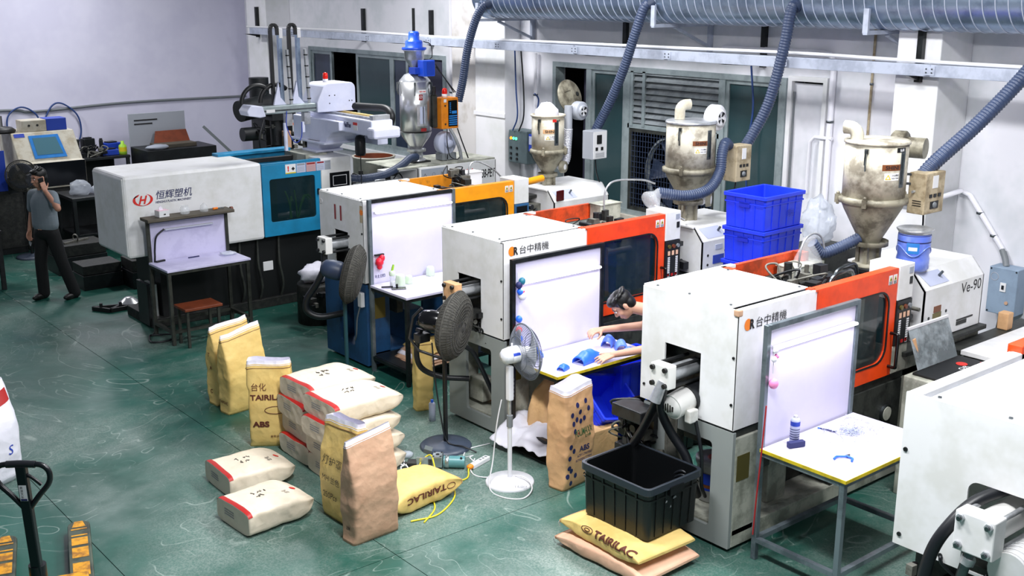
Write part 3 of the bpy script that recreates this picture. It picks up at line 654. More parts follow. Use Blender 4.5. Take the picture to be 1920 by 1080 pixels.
    B().cyl(L(cx0 + .30, yc + .06, cz1 - .06), L(cx0 + .30, yc + .03, cz1 - .02), .012, n=10).build('stud', 'steel_dark', cf)
    bx('barrel_housing', 'hydraulic_light', xp + .05, .25, cz0 + .02, cx0 + .15, .7, cz0 + .30)
    for ii in range(9): B().cyl(L(xp + .04, .33 + .1 * math.cos(ii * .7), cz0 + .2 + .1 * math.sin(ii * .7)), L(xp + .02, .33 + .1 * math.cos(ii * .7), cz0 + .2 + .1 * math.sin(ii * .7)), .016, n=6).build('bolt', 'black', t)
    B().cyl(L(xd - .1, Wd / 2, cz0 + .2), L(cx0 + .2, Wd / 2, cz0 + .2), .075, n=16).build('barrel', 'hydraulic', t)
    hydraulics(t, opt['seed'] + 5, ox + xp + .06, ox + cx0 + .02, oy + .1, oy + .75, cz0, cz0 + .35, 16)
    bx('hopper_bracket', 'grime', xp - .05, .32, cz1 - .12, s['hopx'] + .2, .68, s['hopz'] - .041)
    # clamp cylinder with its four-bolt cap
    cy, cz, cl = opt['cyl']
    pr_ = B().cyl(L(-cl + .08, cy, cz), L(.2, cy, cz), .062, n=20).build('cylinder', opt.get('cylmat', 'steel'), t)
    c = bx('cylinder_cap', opt.get('capmat', 'white_paint_worn'), -cl, cy - .088, cz - .088, -cl + .085, cy + .088, cz + .088, .008)
    for sy in (-1, 1):
        for sz in (-1, 1):
            B().cyl(L(-cl + .04, cy + sy * .072, cz + sz * .072), L(.15, cy + sy * .072, cz + sz * .072), .013, n=8).build('tie_rod', 'black', pr_)
            B().cyl(L(-cl - .022, cy + sy * .06, cz + sz * .06), L(-cl + .01, cy + sy * .06, cz + sz * .06), .019, n=8).build('cap_bolt', opt.get('boltmat', 'black'), c)
    return t, L, bx, e
VICTOR = dict(kind='victor', hood='white_paint', frame='orange', frame2='orange_dirty', base='cream_grey', endmat='grey_plate', railmat='cream_grey', innerwall='grime_grey', hole=(.19, .57, .15, .82), slot=(.33, .68, 1.46))
# --- press with the bench in front of it, second from the right
m3, L3, b3, e3 = press('injection_press', 'white and orange press marked Ve-90, nearest to the black tote', 5.98, 4.77,
    dict(w=.92, h=1.85, hood=.89, door=1.95, panel=2.17, end=3.40, cab=(2.40, 3.35, 1.13, 1.72), hopx=2.30, hopz=1.72),
    dict(VICTOR, seed=11, cyl=(.47, 1.31, .28), rust=True, basew=.88))
def victor_logo(t, ox, oy, z, h):
    b = B().add([V((ox, oy - .004, z)) + V((math.cos(a) * h * .55, 0, math.sin(a) * h * .62)) for a in [2 * PI * i / 28 for i in range(28)]], [tuple(range(28))]); b.build('logo_disc', 'print_orange', t, recalc=False)
    text('R', (ox + h * .28, oy - .003, z - h * .55), (1, 0, 0), (0, 0, 1), h * 1.05, 'print_black', t, w=h * .75, name='logo_letter', bold=.04)
    text('台中精機', (ox + h * 1.3, oy - .003, z - h * .55), (1, 0, 0), (0, 0, 1), h * 1.1, 'print_black', t, w=h * 4.9)
victor_logo(m3, 6.075, 4.77, 1.735, .07)
text('Ve-90', (9.0 - .04, 4.77, 1.46), (1, 0, 0), (0, 0, 1), .095, 'print_black', m3, w=.33, bold=.0)
b3('rating_plate', 'brass', 2.55, -.004, 1.27, 2.68, .001, 1.36, 0); b3('rating_plate', 'bronze_tag', 2.56, -.004, 1.365, 2.67, .001, 1.42, 0)
b3('vent_slot', 'black', 2.62, -.003, 1.15, 2.85, .001, 1.20, 0); b3('vent_slot', 'black', 2.95, -.003, 1.22, 3.22, .001, 1.235, 0); b3('vent_slot', 'grime_grey', 2.95, -.003, 1.18, 3.12, .001, 1.215, 0)
gooseneck_box(m3, 7.50, 5.45, 1.45, 7.85, 5.62, 1.78, 'cream_grey')
B().box(7.6, 5.30, 1.30, 8.0, 5.66, 1.45).build('mould_block', 'hydraulic_light', m3, bevel=.006)
B().cyl((7.35, 5.3, 1.62), (7.62, 5.3, 1.62), .05).build('ejector_pipe', 'galvanised', m3)
B().tube(spline([(7.55, 5.44, 1.55), (7.55, 5.44, 1.85), (7.60, 5.44, 2.00), (7.72, 5.44, 2.05), (7.84, 5.44, 2.0), (7.9, 5.44, 1.86)], 8), .009, 8).build('gooseneck', 'steel', m3)
b = B(); b.box(7.535, 5.425, 1.52, 7.565, 5.45, 1.79); b.build('neck_clip', 'label_white', m3)
for (x, y) in ((7.75, 5.1), (7.55, 5.0)):
    B().tube(spline([(x - .2, y, 1.62), (x - .18, y, 1.80), (x - .02, y, 1.84), (x + .18, y + .05, 1.8), (x + .3, y + .1, 1.6)], 8), .014, 8).build('oil_hose', 'steel_dark', m3)
# electric motor, hoses and pump hanging off the end of the press
B().cyl((5.80, 5.20, 1.06), (5.96, 5.20, 1.09), .095, n=22).build('motor', 'white_paint_worn', m3)
B().lathe([(0, -.05), (.05, -.045), (.085, -.01), (.095, .02)], (5.81, 5.20, 1.062), (1, 0, .18), 22).build('motor_cowl', 'white_paint_worn', m3)
B().cyl((5.96, 5.2, 1.09), (6.12, 5.2, 1.12), .115, .11, n=22).build('motor_flange', 'hydraulic', m3)
b = B()
for k in range(5): b.box(5.757, 5.15 + k * .022, 1.03 - abs(k - 2) * -.008, 5.762, 5.162 + k * .022, 1.10 - abs(k - 2) * .008)
b.build('cowl_slot', 'black', m3)
B().box(5.86, 5.07, .95, 5.95, 5.13, 1.05).build('junction_box', 'white_paint_worn', m3, bevel=.01)
B().tube(spline([(5.73, 5.24, 1.24), (5.76, 5.34, 1.03), (5.81, 5.49, .80), (5.84, 5.64, .58), (5.9, 5.70, .42)], 8), .034, 12).build('pressure_hose', 'black_rubber', m3)
B().tube(spline([(5.73, 5.22, 1.24), (5.77, 5.28, 1.04), (5.86, 5.26, .84), (5.92, 5.15, .66), (5.94, 5.10, .48), (6.08, 5.16, .30)], 8), .034, 12).build('pressure_hose', 'black_rubber', m3)
B().cyl((5.72, 5.22, 1.27), (5.67, 5.25, 1.12), .036, .045, n=12).build('hose_ferrule', 'steel', m3)
B().tube(spline([(5.93, 5.08, .96), (5.94, 5.02, .72), (5.98, 5.04, .46), (6.1, 5.1, .3)], 8), .014, 8).build('cable', 'black_rubber', m3)
for k in range(3): B().tube(spline([(5.92, 5.42, .52 - k * .03), (5.86, 5.25, .50 - k * .03), (5.84, 5.10, .58 - k * .03), (5.9, 5.02, .48), (5.86, 5.2, .36), (5.95, 5.4, .4)], 8), .011, 8).build('cable', 'black_rubber', m3)
B().box(5.80, 5.50, .82, 6.0, 5.82, .92).build('pump_block', 'hydraulic', m3, bevel=.01)
hydraulics(m3, 41, 5.92, 6.0, 5.54, 5.86, .58, .84, 34)
B().cyl((5.86, 5.60, .56), (5.95, 5.40, .60), .022, n=10).build('return_pipe', 'hydraulic_light', m3); B().box(5.88, 5.64, .42, 6.02, 5.86, .56).build('filter_block', 'black', m3, bevel=.01)
B().box(5.98, 5.3, .12, 6.06, 5.42, .9).build('inner_post', 'hydraulic_light', m3)
d3 = dryer('hopper_dryer', 'dirty cream hopper dryer with closed lid, nearest the right edge', (8.28, 5.27), .255, 2.83, 2.28, 1.93, 1.725, 'dryer_worn', 'dryer_dirty', 0)
def lid(t, x, y, r, z, mat): return B().lathe([(0, z + .022), (r * .94, z + .014), (r * 1.02, z + .010), (r * 1.05, z), (r * 1.05, z - .014), (r, z - .018)], (x, y, 0), n=36).build('lid', mat, t)
def elbow(t, x, y, z, r, d, mat, h=.08):
    d = V(d); z -= .08 - h; b = B(); b.tube([V((x, y, z + .08 - h)), V((x, y, z + .08))] + [V((x, y, z + .08)) + d * (.07 * (1 - math.cos(a))) + V((0, 0, .07 * math.sin(a))) for a in [PI / 2 * i / 6 for i in range(1, 7)]] + [V((x, y, z + .15)) + d * .11], r, 14); b.build('exhaust_elbow', mat, t)
lid(d3, 8.28, 5.27, .255, 2.79, 'dryer_worn'); elbow(d3, 8.12, 5.36, 2.80, .055, V((-.3, .95, 0)), 'dryer_worn', .03)
body3 = [c for c in d3.children if c.name.startswith('body')][0]; A3 = math.radians(212)
def dryer_marks(t, body, x, y, r, zc, a, tag_mat, sight=True):
    drum_label(t, body, x, y, r, a, zc, .17, .05, tag_mat, 'brand_plate'); drum_text(t, body, 'SHINI', x, y, r, a, zc - .016, .032, 'print_black', w=.12)
    s = drum_label(t, body, x, y, r, a, zc - .075, .13, .06, 'label_white', 'caution_label'); drum_text(t, body, '△', x, y, r, a - .13, zc - .098, .045, 'sticker_yellow', bold=0.03)
    drum_text(t, body, '小心高溫', x, y, r, a + .12, zc - .07, .016, 'print_black'); drum_text(t, body, 'HIGH TEMP', x, y, r, a + .12, zc - .092, .010, 'print_black')
    if sight:
        drum_label(t, body, x, y, r, a + .42, zc - .02, .06, .30, 'steel_dark', 'sight_frame'); drum_label(t, body, x, y, r + .002, a + .42, zc - .02, .032, .25, 'glass_dark', 'sight_glass')
dryer_marks(d3, body3, 8.28, 5.27, .255, 2.60, math.radians(244), 'bronze_tag')
drum_label(d3, body3, 8.28, 5.27, .255, math.radians(262), 2.74, .10, .04, 'black', 'badge'); drum_text(d3, body3, '信易', 8.28, 5.27, .255, math.radians(262), 2.728, .024, 'label_white', lift=.006)
lever(d3, 8.28, 5.27, .255, math.radians(196), 2.73)
for a in (200, 130, 330): clamp(d3, 8.28, 5.27, .285, math.radians(a), 2.30)
blower(d3, (8.83, 5.40, 2.68), .14, (.25, -.97, 0), 'dryer_dirty', False)
B().cyl((8.84, 5.34, 2.68), (8.88, 5.18, 2.68), .09, n=20).build('blower_motor', 'dryer_dirty', d3)
control_box(d3, 8.56, 4.96, 2.17, 8.86, 5.12, 2.52, 'box_beige')
def dial_face(t, x0, y, z0, w, h):
    B().box(x0 + w * .35, y - .004, z0 + h * .62, x0 + w * .62, y, z0 + h * .92).build('meter', 'label_white', t)
    for k in range(3): B().box(x0 + w * (.22 + .22 * k), y - .006, z0 + h * .40, x0 + w * (.36 + .22 * k), y, z0 + h * .48).build('rocker_switch', 'black', t)
    B().box(x0 + w * .3, y - .004, z0 + h * .12, x0 + w * .72, y, z0 + h * .30).build('dial_plate', 'black', t); B().lathe([(.0, .012), (.022, .012), (.026, 0)], (x0 + w * .5, y - .004, z0 + h * .21), (0, -1, 0), 16).build('dial', 'plastic_grey', t)
dial_face(d3, 8.56, 4.96, 2.17, .3, .35)
for z in (2.24, 2.26, 2.28): B().box(8.556, 4.99, z, 8.56, 5.07, z + .006).build('louvre', 'black', d3)
B().cyl((8.558, 5.06, 2.36), (8.53, 5.06, 2.36), .012, n=8).build('lock', 'steel', d3)
for z in (2.42, 2.5): B().bar((8.5, 5.2, z), (8.6, 5.06, z), .02).build('arm', 'steel_dark', d3)
b = B(); corrugated(b, spline([(8.60, 5.42, 2.62), (8.60, 5.42, 2.3), (8.58, 5.40, 2.1), (8.45, 5.34, 1.98)], 8), .05, .02, .1); b.build('air_duct', 'foil', d3)
B().tube(spline([(8.7, 5.04, 2.17), (8.70, 5.04, 2.0), (8.68, 5.1, 1.75)], 6), .009, 6).build('power_cord', 'black_rubber', d3)
h = thing('loader_hose', 'ribbed blue-grey hose from the rightmost dryer to a clear funnel', 'hose', (8.0, 5.35, 1.80)); b = B(); corrugated(b, spline([(8.16, 5.29, 1.98), (8.02, 5.38, 1.90), (7.88, 5.46, 1.86), (7.80, 5.50, 1.95)], 10), .05, .022, .14); b.build('hose', 'hose_blue', h)
B().lathe([(.05, .04), (.055, 0), (.06, -.03), (.11, -.14), (.12, -.18), (.08, -.22), (.0, -.225)], (7.78, 5.52, 1.96), n=20).build('funnel', 'clear', h)

# --- press in the middle, worker at its bench
m2, L2, b2, e2 = press('injection_press', 'white and orange press in the middle, worker sorting parts at its bench', 6.08, 7.48,
    dict(w=.92, h=1.85, hood=1.0, door=2.05, panel=2.27, end=3.50, cab=(2.58, 3.45, 1.15, 1.64), hopx=2.70, hopz=1.50),
    dict(VICTOR, seed=23, cyl=(.44, 1.36, .28), capmat='sack_tan', basew=.84, caby=-.05))
victor_logo(m2, 6.17, 7.48, 1.765, .07)
b2('rating_plate', 'print_blue', 2.75, -.056, 1.25, 2.92, -.05, 1.34, 0); b2('badge', 'sticker_lav', 2.78, -.056, 1.40, 2.89, -.05, 1.45, 0)
gooseneck_box(m2, 7.93, 8.18, 1.50, 8.22, 8.34, 1.86, 'cream_grey')
B().tube(spline([(7.97, 8.17, 1.70), (7.97, 8.17, 1.95), (8.02, 8.17, 2.06), (8.16, 8.17, 2.10), (8.5, 8.15, 2.07), (8.66, 8.12, 2.02)], 8), .010, 8).build('gooseneck', 'steel', m2)
B().box(8.1, 7.75, 1.45, 8.3, 8.3, 1.62).build('mould_block', 'hydraulic_light', m2, bevel=.006)
B().box(8.30, 7.95, 1.45, 8.75, 8.0, 1.72).build('cardboard_guard', 'cardboard', m2)
B().ext([(7.35, 7.6, 1.1), (7.5, 7.6, 1.1), (7.48, 7.6, 1.55), (7.42, 7.6, 1.66)], (.02, .05, 0)).build('mould_insert', 'cardboard', m2)
B().tube(spline([(5.84, 7.92, 1.30), (5.76, 7.98, 1.2), (5.62, 8.05, 1.05), (5.56, 8.1, .85), (5.60, 8.1, .65), (5.75, 8.0, .55), (6.0, 7.9, .5)], 8), .026, 10).build('pressure_hose', 'black_rubber', m2)
B().tube(spline([(5.85, 7.88, 1.30), (5.80, 7.9, 1.1), (5.85, 7.8, .9), (6.0, 7.8, .75), (6.25, 7.8, .25)], 8), .022, 10).build('pressure_hose', 'black_rubber', m2)
hydraulics(m2, 57, 5.98, 6.1, 7.8, 8.1, .95, 1.2, 18)
B().box(6.2, 7.95, .2, 6.36, 8.15, .42).build('tank', 'cream_grey', m2, bevel=.008)
d2 = dryer('hopper_dryer', 'scuffed cream hopper dryer with curved pipe on its lid, middle one', (8.90, 7.86), .255, 2.72, 2.16, 1.84, 1.50, 'dryer_worn', 'dryer_dirty', 0)
lid(d2, 8.90, 7.86, .255, 2.68, 'steel'); elbow(d2, 8.82, 7.95, 2.70, .055, V((.9, -.4, 0)), 'dryer_cream')
body2 = [c for c in d2.children if c.name.startswith('body')][0]
dryer_marks(d2, body2, 8.90, 7.86, .255, 2.48, math.radians(246), 'bronze_tag'); lever(d2, 8.90, 7.86, .255, math.radians(198), 2.62)
for a in (205, 320): clamp(d2, 8.9, 7.86, .285, math.radians(a), 2.19)
blower(d2, (9.34, 7.92, 2.68), .14, (.1, -.99, 0), 'plastic_white')
control_box(d2, 9.28, 7.55, 2.04, 9.52, 7.72, 2.42, 'box_beige'); dial_face(d2, 9.28, 7.55, 2.04, .24, .38)
b = B(); corrugated(b, spline([(9.30, 7.95, 2.45), (9.32, 7.98, 2.15), (9.30, 7.98, 1.9), (9.16, 7.92, 1.80)], 8), .06, .02, .1); b.build('air_duct', 'foil', d2)
b = B(); b.lathe([(0, .05), (.07, .05), (.08, 0)], (9.12, 7.80, 1.84), (.5, -.8, 0), 18); b.build('lower_flange', 'dryer_dirty', d2)
B().lathe([(0, .055), (.04, .055), (.045, .05)], (9.12, 7.80, 1.84), (.5, -.8, 0), 18).build('cap', 'label_white', d2)
B().tube(spline([(9.4, 7.64, 2.04), (9.4, 7.66, 1.9), (9.45, 7.7, 1.6)], 6), .009, 6).build('power_cord', 'black_rubber', d2)
B().cyl((8.70, 7.86, 1.58), (8.78, 7.7, 1.56), .05, n=14).build('drain_pipe', 'plastic_white', d2)
h = thing('loader_hose', 'ribbed blue-grey hose looping across the middle dryer to a clear funnel', 'hose', (8.7, 7.6, 1.95)); b = B()
corrugated(b, spline([(9.27, 7.66, 2.42), (9.12, 7.58, 2.46), (9.04, 7.55, 2.36), (8.98, 7.52, 2.18), (8.80, 7.50, 2.03), (8.55, 7.56, 1.98), (8.28, 7.72, 2.02)], 10), .058, .024, .14); b.build('hose', 'hose_blue', h)
B().lathe([(.045, 0), (.05, .05), (.105, .12), (.11, .14), (.10, .17), (.06, .195), (0, .2)], (8.30, 7.71, 2.03), V((-.75, .1, -.55)), 20).build('funnel', 'clear', h)
B().tube(spline([(8.22, 7.7, 1.9), (8.4, 7.62, 1.80), (8.6, 7.66, 1.72), (8.72, 7.74, 1.68)], 8), .007, 6).build('clear_tube', 'plastic_white', h)

# --- press numbered 11
m4, L4, b4, e4 = press('injection_press', 'white and yellow press with red number 11 and blue base', 6.20, 9.97,
    dict(w=.90, h=1.85, hood=1.06, door=2.05, panel=2.27, end=3.65, cab=(2.69, 3.60, 1.18, 1.66), hopx=2.96, hopz=1.62),
    dict(VICTOR, kind='eleven', seed=31, frame='amber', frame2='amber_dirty', base='blue_base', endmat='blue_base', railmat='blue_base', innerwall='blue_base', hole=(.26, .56, .2, .78), slot=(.32, .60, 1.47), cyl=(.37, 1.36, .30), basew=.86, nh=20, zb=.9, injbase='grime_grey'))
text('11', (6.198, 10.55, 1.58), (0, -1, 0), (0, 0, 1), .165, 'print_dkred', m4, w=.15, bold=.02)
B().lathe([(.022, 0), (.03, .004), (.03, -.004), (.022, 0)], (6.198, 10.83, 1.74), (-1, 0, 0), 14).build('eye', 'plastic_white', m4)
B().box(6.196, 9.985, 1.62, 6.2, 10.03, 1.80).build('name_card', 'box_beige', m4); B().cyl((6.194, 10.0, 1.73), (6.197, 10.0, 1.73), .03, n=18).build('orange_disc', 'print_orange', m4)
hydraulics(m4, 77, 7.75, 7.98, 10.35, 10.65, 1.60, 1.92, 24)
gooseneck_box(m4, 8.05, 10.62, 1.56, 8.3, 10.78, 1.88, 'plastic_white')
B().tube(spline([(8.09, 10.61, 1.7), (8.09, 10.61, 1.92), (8.14, 10.61, 2.0), (8.25, 10.61, 2.0), (8.45, 10.60, 1.9), (8.62, 10.58, 1.74)], 8), .010, 8).build('gooseneck', 'steel', m4)
B().cyl((8.42, 10.1, 1.78), (8.85, 10.15, 1.80), .042, n=14).build('yellow_pipe', 'amber', m4)
B().tube(spline([(5.93, 10.34, 1.27), (5.92, 10.35, 1.1), (5.86, 10.42, .92), (5.78, 10.5, .75), (5.78, 10.5, .62), (5.9, 10.42, .55), (6.15, 10.3, .58)], 8), .036, 10).build('pressure_hose', 'black_rubber', m4)
B().obox((8.97, 9.955, 1.60), (.13, .02, .13), (0, 0, .1)).build('red_reflector', 'lens_dark_red', m4, bevel=.03)
d1 = dryer('hopper_dryer', 'small beige hopper dryer with its round lid propped open', (9.14, 10.38), .20, 2.56, 2.06, 1.79, 1.62, 'dryer_cream', 'dryer_dirty', 0)
body1 = [c for c in d1.children if c.name.startswith('body')][0]
B().lathe([(.2, 2.50), (.215, 2.51), (.215, 2.53), (.195, 2.53), (.195, 2.42)], (9.14, 10.38, 0), n=32).build('rim', 'dryer_cream', d1)
dryer_marks(d1, body1, 9.14, 10.38, .20, 2.34, math.radians(236), 'sack_tan')
drum_label(d1, body1, 9.14, 10.38, .2, math.radians(252), 2.47, .05, .035, 'print_red', 'badge'); drum_text(d1, body1, '信易', 9.14, 10.38, .2, math.radians(268), 2.458, .024, 'print_black')
nl = V((.10, -.93, .30)).normalized()
B().lathe([(0, .012), (.20, .012), (.215, 0), (.215, -.012), (.2, -.02), (0, -.02)], (9.68, 10.58, 2.70), nl, 32).build('open_lid', 'dryer_dirty', d1)
lp = V((9.68, 10.58, 2.70)) + nl * .016; s_ = nl.cross(V((0, 0, 1))).normalized(); u_ = s_.cross(nl)
B().cyl(lp - s_ * .13 + u_ * .02, lp - s_ * .13 + u_ * .02 + nl * .002, .03, n=12).build('lid_vent', 'grime', d1)
b = B(); b.bar(lp - s_ * .05 + u_ * -.1, lp - s_ * .02 + u_ * .08, .008); b.bar(lp - s_ * .02 + u_ * .08, lp + s_ * .1 + u_ * .06, .008); b.build('lid_seam', 'dryer_dirty', d1)
lever(d1, 9.14, 10.38, .2, math.radians(200), 2.47)
for a in (215, 300): clamp(d1, 9.14, 10.38, .225, math.radians(a), 2.09)
blower(d1, (9.58, 10.30, 2.55), .115, (.05, -.99, 0), 'box_grey')
B().cyl((9.42, 10.32, 2.30), (9.42, 10.32, 2.62), .05, n=14).build('blower_spout', 'box_grey', d1)
b = B(); corrugated(b, spline([(9.42, 10.32, 2.34), (9.42, 10.34, 2.1), (9.40, 10.34, 1.95), (9.30, 10.36, 1.86)], 8), .06, .02, .1); b.build('air_duct', 'foil', d1)
B().lathe([(0, .05), (.07, .05), (.08, 0)], (9.30, 10.30, 1.88), (.3, -.9, 0), 18).build('lower_flange', 'dryer_dirty', d1); B().lathe([(0, .055), (.03, .055), (.035, .05)], (9.30, 10.30, 1.88), (.3, -.9, 0), 18).build('cap', 'label_white', d1)
control_box(d1, 9.55, 10.02, 1.97, 9.80, 10.2, 2.32, 'box_grey')
B().box(9.565, 10.014, 1.98, 9.79, 10.02, 2.31).build('box_face', 'label_white', d1)
B().box(9.62, 10.008, 2.16, 9.70, 10.014, 2.27).build('display', 'black', d1)
for k in range(2): B().box(9.60 + k * .09, 10.006, 2.08, 9.635 + k * .09, 10.014, 2.12).build('rocker_switch', 'black', d1)
for k in range(5): B().box(9.6, 10.012, 1.995 + k * .012, 9.75, 10.0138, 2.0 + k * .012).build('print_line', 'print_grey', d1)
B().tube(spline([(9.68, 10.1, 1.97), (9.72, 10.1, 1.75), (9.86, 10.1, 1.5)], 6), .008, 6).build('power_cord', 'black_rubber', d1)
bg_ = thing('paper_filter', 'crumpled white cloth bag in the open beige dryer', 'bag', (9.12, 10.38, 2.42)); 
def crumple(b, c, r, seed, nu=22, nv=14, amp=.18, flat=None):
    c = V(c)
    def fn(u, v):
        t_, p_ = u * 2 * PI, -PI / 2 + v * PI; d = V((math.cos(p_) * math.cos(t_), math.cos(p_) * math.sin(t_), math.sin(p_)))
        k = 1 + amp * (noise.noise(d * 2.2 + V((seed, 0, 0))) + .6 * noise.noise(d * 5 + V((0, seed, 0)))); p = V((d.x * r[0], d.y * r[1], d.z * r[2])) * k + c
        if flat is not None: p.z = max(p.z, flat)
        return p
    return b.grid(fn, nu, nv)
crumple(B(), (9.12, 10.38, 2.52), (.15, .14, .15), 3).build('cloth', 'woven_white', bg_, weld=True)
# ---------------------------------------------------------------- large press at the far end (white cover, blue guard)
t = m1 = thing('injection_press', 'long white press with blue guard and a screen panel, farthest of the row', 'moulding machine', (4.73, 12.8, 0), group='injection moulding machines in a row')
def bx(n, m, x0, y0, z0, x1, y1, z1, bevel=.006, parent=None): return B().box(x0, y0, z0, x1, y1, z1).build(n, m, parent or t, bevel=bevel)
cv = bx('clamp_cover', 'white_paint', 4.73, 12.80, .93, 6.50, 13.78, 1.905, .035)
bx('cover_flange', 'white_paint', 4.722, 12.815, .95, 4.80, 13.76, 1.885, .02, cv)
bx('base', 'black', 5.15, 12.95, .06, 7.9, 13.7, .93); bx('base_skirt', 'grime', 5.0, 12.9, .0, 8.2, 13.75, .12)
# lettering and emblem on the cover
text('恒辉塑机', (5.115, 12.80, 1.60), (1, 0, 0), (0, 0, 1), .105, 'print_navy', cv, w=.45, bold=.008, shear=.2)
text('HENGHUI PLASTIC MACHINERY', (5.105, 12.80, 1.555), (1, 0, 0), (0, 0, 1), .028, 'print_navy', cv, w=.45, bold=.02, shear=.15)
ec = V((4.955, 12.797, 1.615))
def crescent(a0, a1, s):
    n = 16; o = [ec + V((s * .122 * math.cos(a), 0, .072 * math.sin(a))) for a in [a0 + (a1 - a0) * i / n for i in range(n + 1)]]
    i_ = [ec + V((s * (.122 - .034 * math.sin(PI * k / n)) * math.cos(a), 0, (.072 - .016 * math.sin(PI * k / n)) * math.sin(a))) for k, a in enumerate([a0 + (a1 - a0) * i / n for i in range(n + 1)])]
    B().add(o + i_, [(i, i + 1, n + 2 + i, n + 1 + i) for i in range(n)]).build('emblem', 'print_red', cv, recalc=False)
crescent(.35, PI + .75 - 2.6, -1); crescent(-1.9, 1.25, 1); crescent(-1.9, 1.25, -1)
text('H', ec + V((-.055, 0, -.05)), (1, 0, 0), (0, 0, 1), .1, 'print_red', cv, w=.11, name='emblem_letter', bold=.03, shear=.35)
# blue guard with a dark window
out = rrect(6.50, .95, 7.34, 1.865, .004); inn = rrect(6.60, 1.13, 7.25, 1.68, .035)
d = B().ring([(p, 12.80, q) for p, q in out], [(p, 12.80, q) for p, q in inn], (0, .03, 0)).build('guard_door', 'cyan_paint', t, bevel=.004)
B().ext([(p, 12.815, q) for p, q in rrect(6.59, 1.12, 7.26, 1.69, .035)], (0, .006, 0)).build('door_window', 'acrylic', d)
bx('door_handle', 'black', 7.275, 12.76, 1.42, 7.30, 12.80, 1.50, .008, d)
for k, (m, w) in enumerate((('label_white', .15), ('sticker_lav', .13), ('sticker_pink', .14), ('sticker_lav', .12), ('sticker_grey', .09))):
    x = 6.86 + (0, .16, .30, .45, .6 - .03)[k]; s = B().box(x - .03, 12.797, 1.73, x - .03 + w, 12.80, 1.85).build('warning_sticker', m, d)
    if k == 0:
        B().box(x - .03, 12.7965, 1.73, x + .12, 12.797, 1.745).build('stripe', 'sticker_yellow', s); text('!', (x, 12.797, 1.76), (1, 0, 0), (0, 0, 1), .07, 'print_red', s, name='symbol', bold=.05); text('◆', (x + .055, 12.797, 1.765), (1, 0, 0), (0, 0, 1), .05, 'print_black', s, name='symbol')
    else:
        B().box(x - .02, 12.7965, 1.822, x - .04 + w, 12.797, 1.842).build('heading', 'print_dkred' if k in (2, 3) else 'print_grey', s)
        for q in range(4): B().box(x - .02, 12.7965, 1.745 + q * .017, x - .045 + w, 12.797, 1.750 + q * .017).build('print_line', 'print_grey', s)
bx('guard_top', 'cyan_paint', 6.50, 12.80, 1.865, 7.34, 12.86, 1.885, .004)
bx('back_guard', 'cyan_paint', 6.50, 13.68, 1.0, 7.4, 13.72, 1.93); bx('back_flange', 'cyan_paint', 6.3, 13.60, 1.90, 7.35, 13.78, 1.94); bx('guard_rail', 'black', 6.4, 13.45, 1.80, 7.4, 13.52, 1.86)
bx('platen', 'cream_grey', 7.3, 13.1, .95, 7.62, 13.7, 1.90); bx('platen', 'dark_teal', 6.62, 13.0, .95, 6.8, 13.65, 1.78); bx('mould', 'blue_base', 6.8, 13.1, 1.1, 7.05, 13.5, 1.65)
for zz in (1.15, 1.7): B().cyl((6.5, 13.05, zz), (7.4, 13.05, zz), .04).build('tie_bar', 'steel', t)
for k, (x, dx) in enumerate(((6.92, -.06), (7.0, -.02), (7.02, .12), (7.02, .16), (6.9, .03))):
    B().tube(spline([(x, 12.86, 1.14), (x + dx * .3, 12.86, 1.30), (x + dx * .8, 12.86, 1.42), (x + dx * 1.3, 12.86, 1.36 if k > 1 else 1.5)], 6), .011, 6).build('air_line', 'leaf_green', t)
cab = bx('control_cabinet', 'white_paint', 7.345, 12.80, .95, 7.80, 13.3, 1.88, .012)
s = bx('screen_bezel', 'screen_dark', 7.47, 12.796, 1.40, 7.77, 12.80, 1.68, .004, cab); B().ring([(p, 12.794, q) for p, q in rrect(7.515, 1.505, 7.725, 1.64, .004)], [(p, 12.794, q) for p, q in rrect(7.523, 1.513, 7.717, 1.632, .004)], (0, .003, 0)).build('screen_edge', 'label_white', s)
b = B()
for c in range(9): b.box(7.495 + c * .028, 12.793, 1.455, 7.515 + c * .028, 12.796, 1.475).box(7.495 + c * .028, 12.793, 1.425, 7.515 + c * .028, 12.796, 1.445)
b.build('key_row', 'label_white', s)
bx('socket_plate', 'label_white', 6.52, 12.94, .48, 6.66, 12.955, .60, .004)
for x in (6.2, 6.45, 6.75): B().tube(spline([(x, 12.93, .93), (x - .02, 12.90, .6), (x + .02, 12.9, .3), (x, 12.95, .1)], 6), .018, 8).build('oil_line', 'grime_grey', t)
# injection unit
bx('inject_bed', 'grime_grey', 7.85, 12.95, .2, 10.5, 13.7, 1.2); bx('cover_front', 'white_paint', 8.95, 12.90, 1.22, 10.34, 12.93, 1.585); bx('cover_end', 'white_paint', 8.95, 12.90, 1.22, 8.97, 13.7, 1.585); bx('cover_top', 'cream_grey', 8.62, 12.92, 1.585, 10.34, 13.75, 1.61); bx('cover_end', 'white_paint', 10.32, 12.90, 1.22, 10.34, 13.7, 1.585)
bx('cover_ledge', 'white_paint', 8.4, 12.95, 1.56, 8.95, 13.1, 1.60)
for k in range(3): bx('rating_label', 'sticker_grey', 9.0 + k * .155, 12.895, 1.42, 9.15 + k * .155, 12.90, 1.56, 0)
for k in range(3): text(('△', '◯', '▷')[k], (9.03 + k * .155, 12.894, 1.45), (1, 0, 0), (0, 0, 1), .05, 'print_black', t, name='symbol')
text('HM', (9.72, 12.899, 1.36), (1, 0, 0), (0, 0, 1), .13, 'print_red', t, w=.19, bold=.02, shear=.25); text('60M38-PET', (9.93, 12.899, 1.33), (1, 0, 0), (0, 0, 1), .13, 'print_black', t, w=.39, bold=.02, shear=.25)
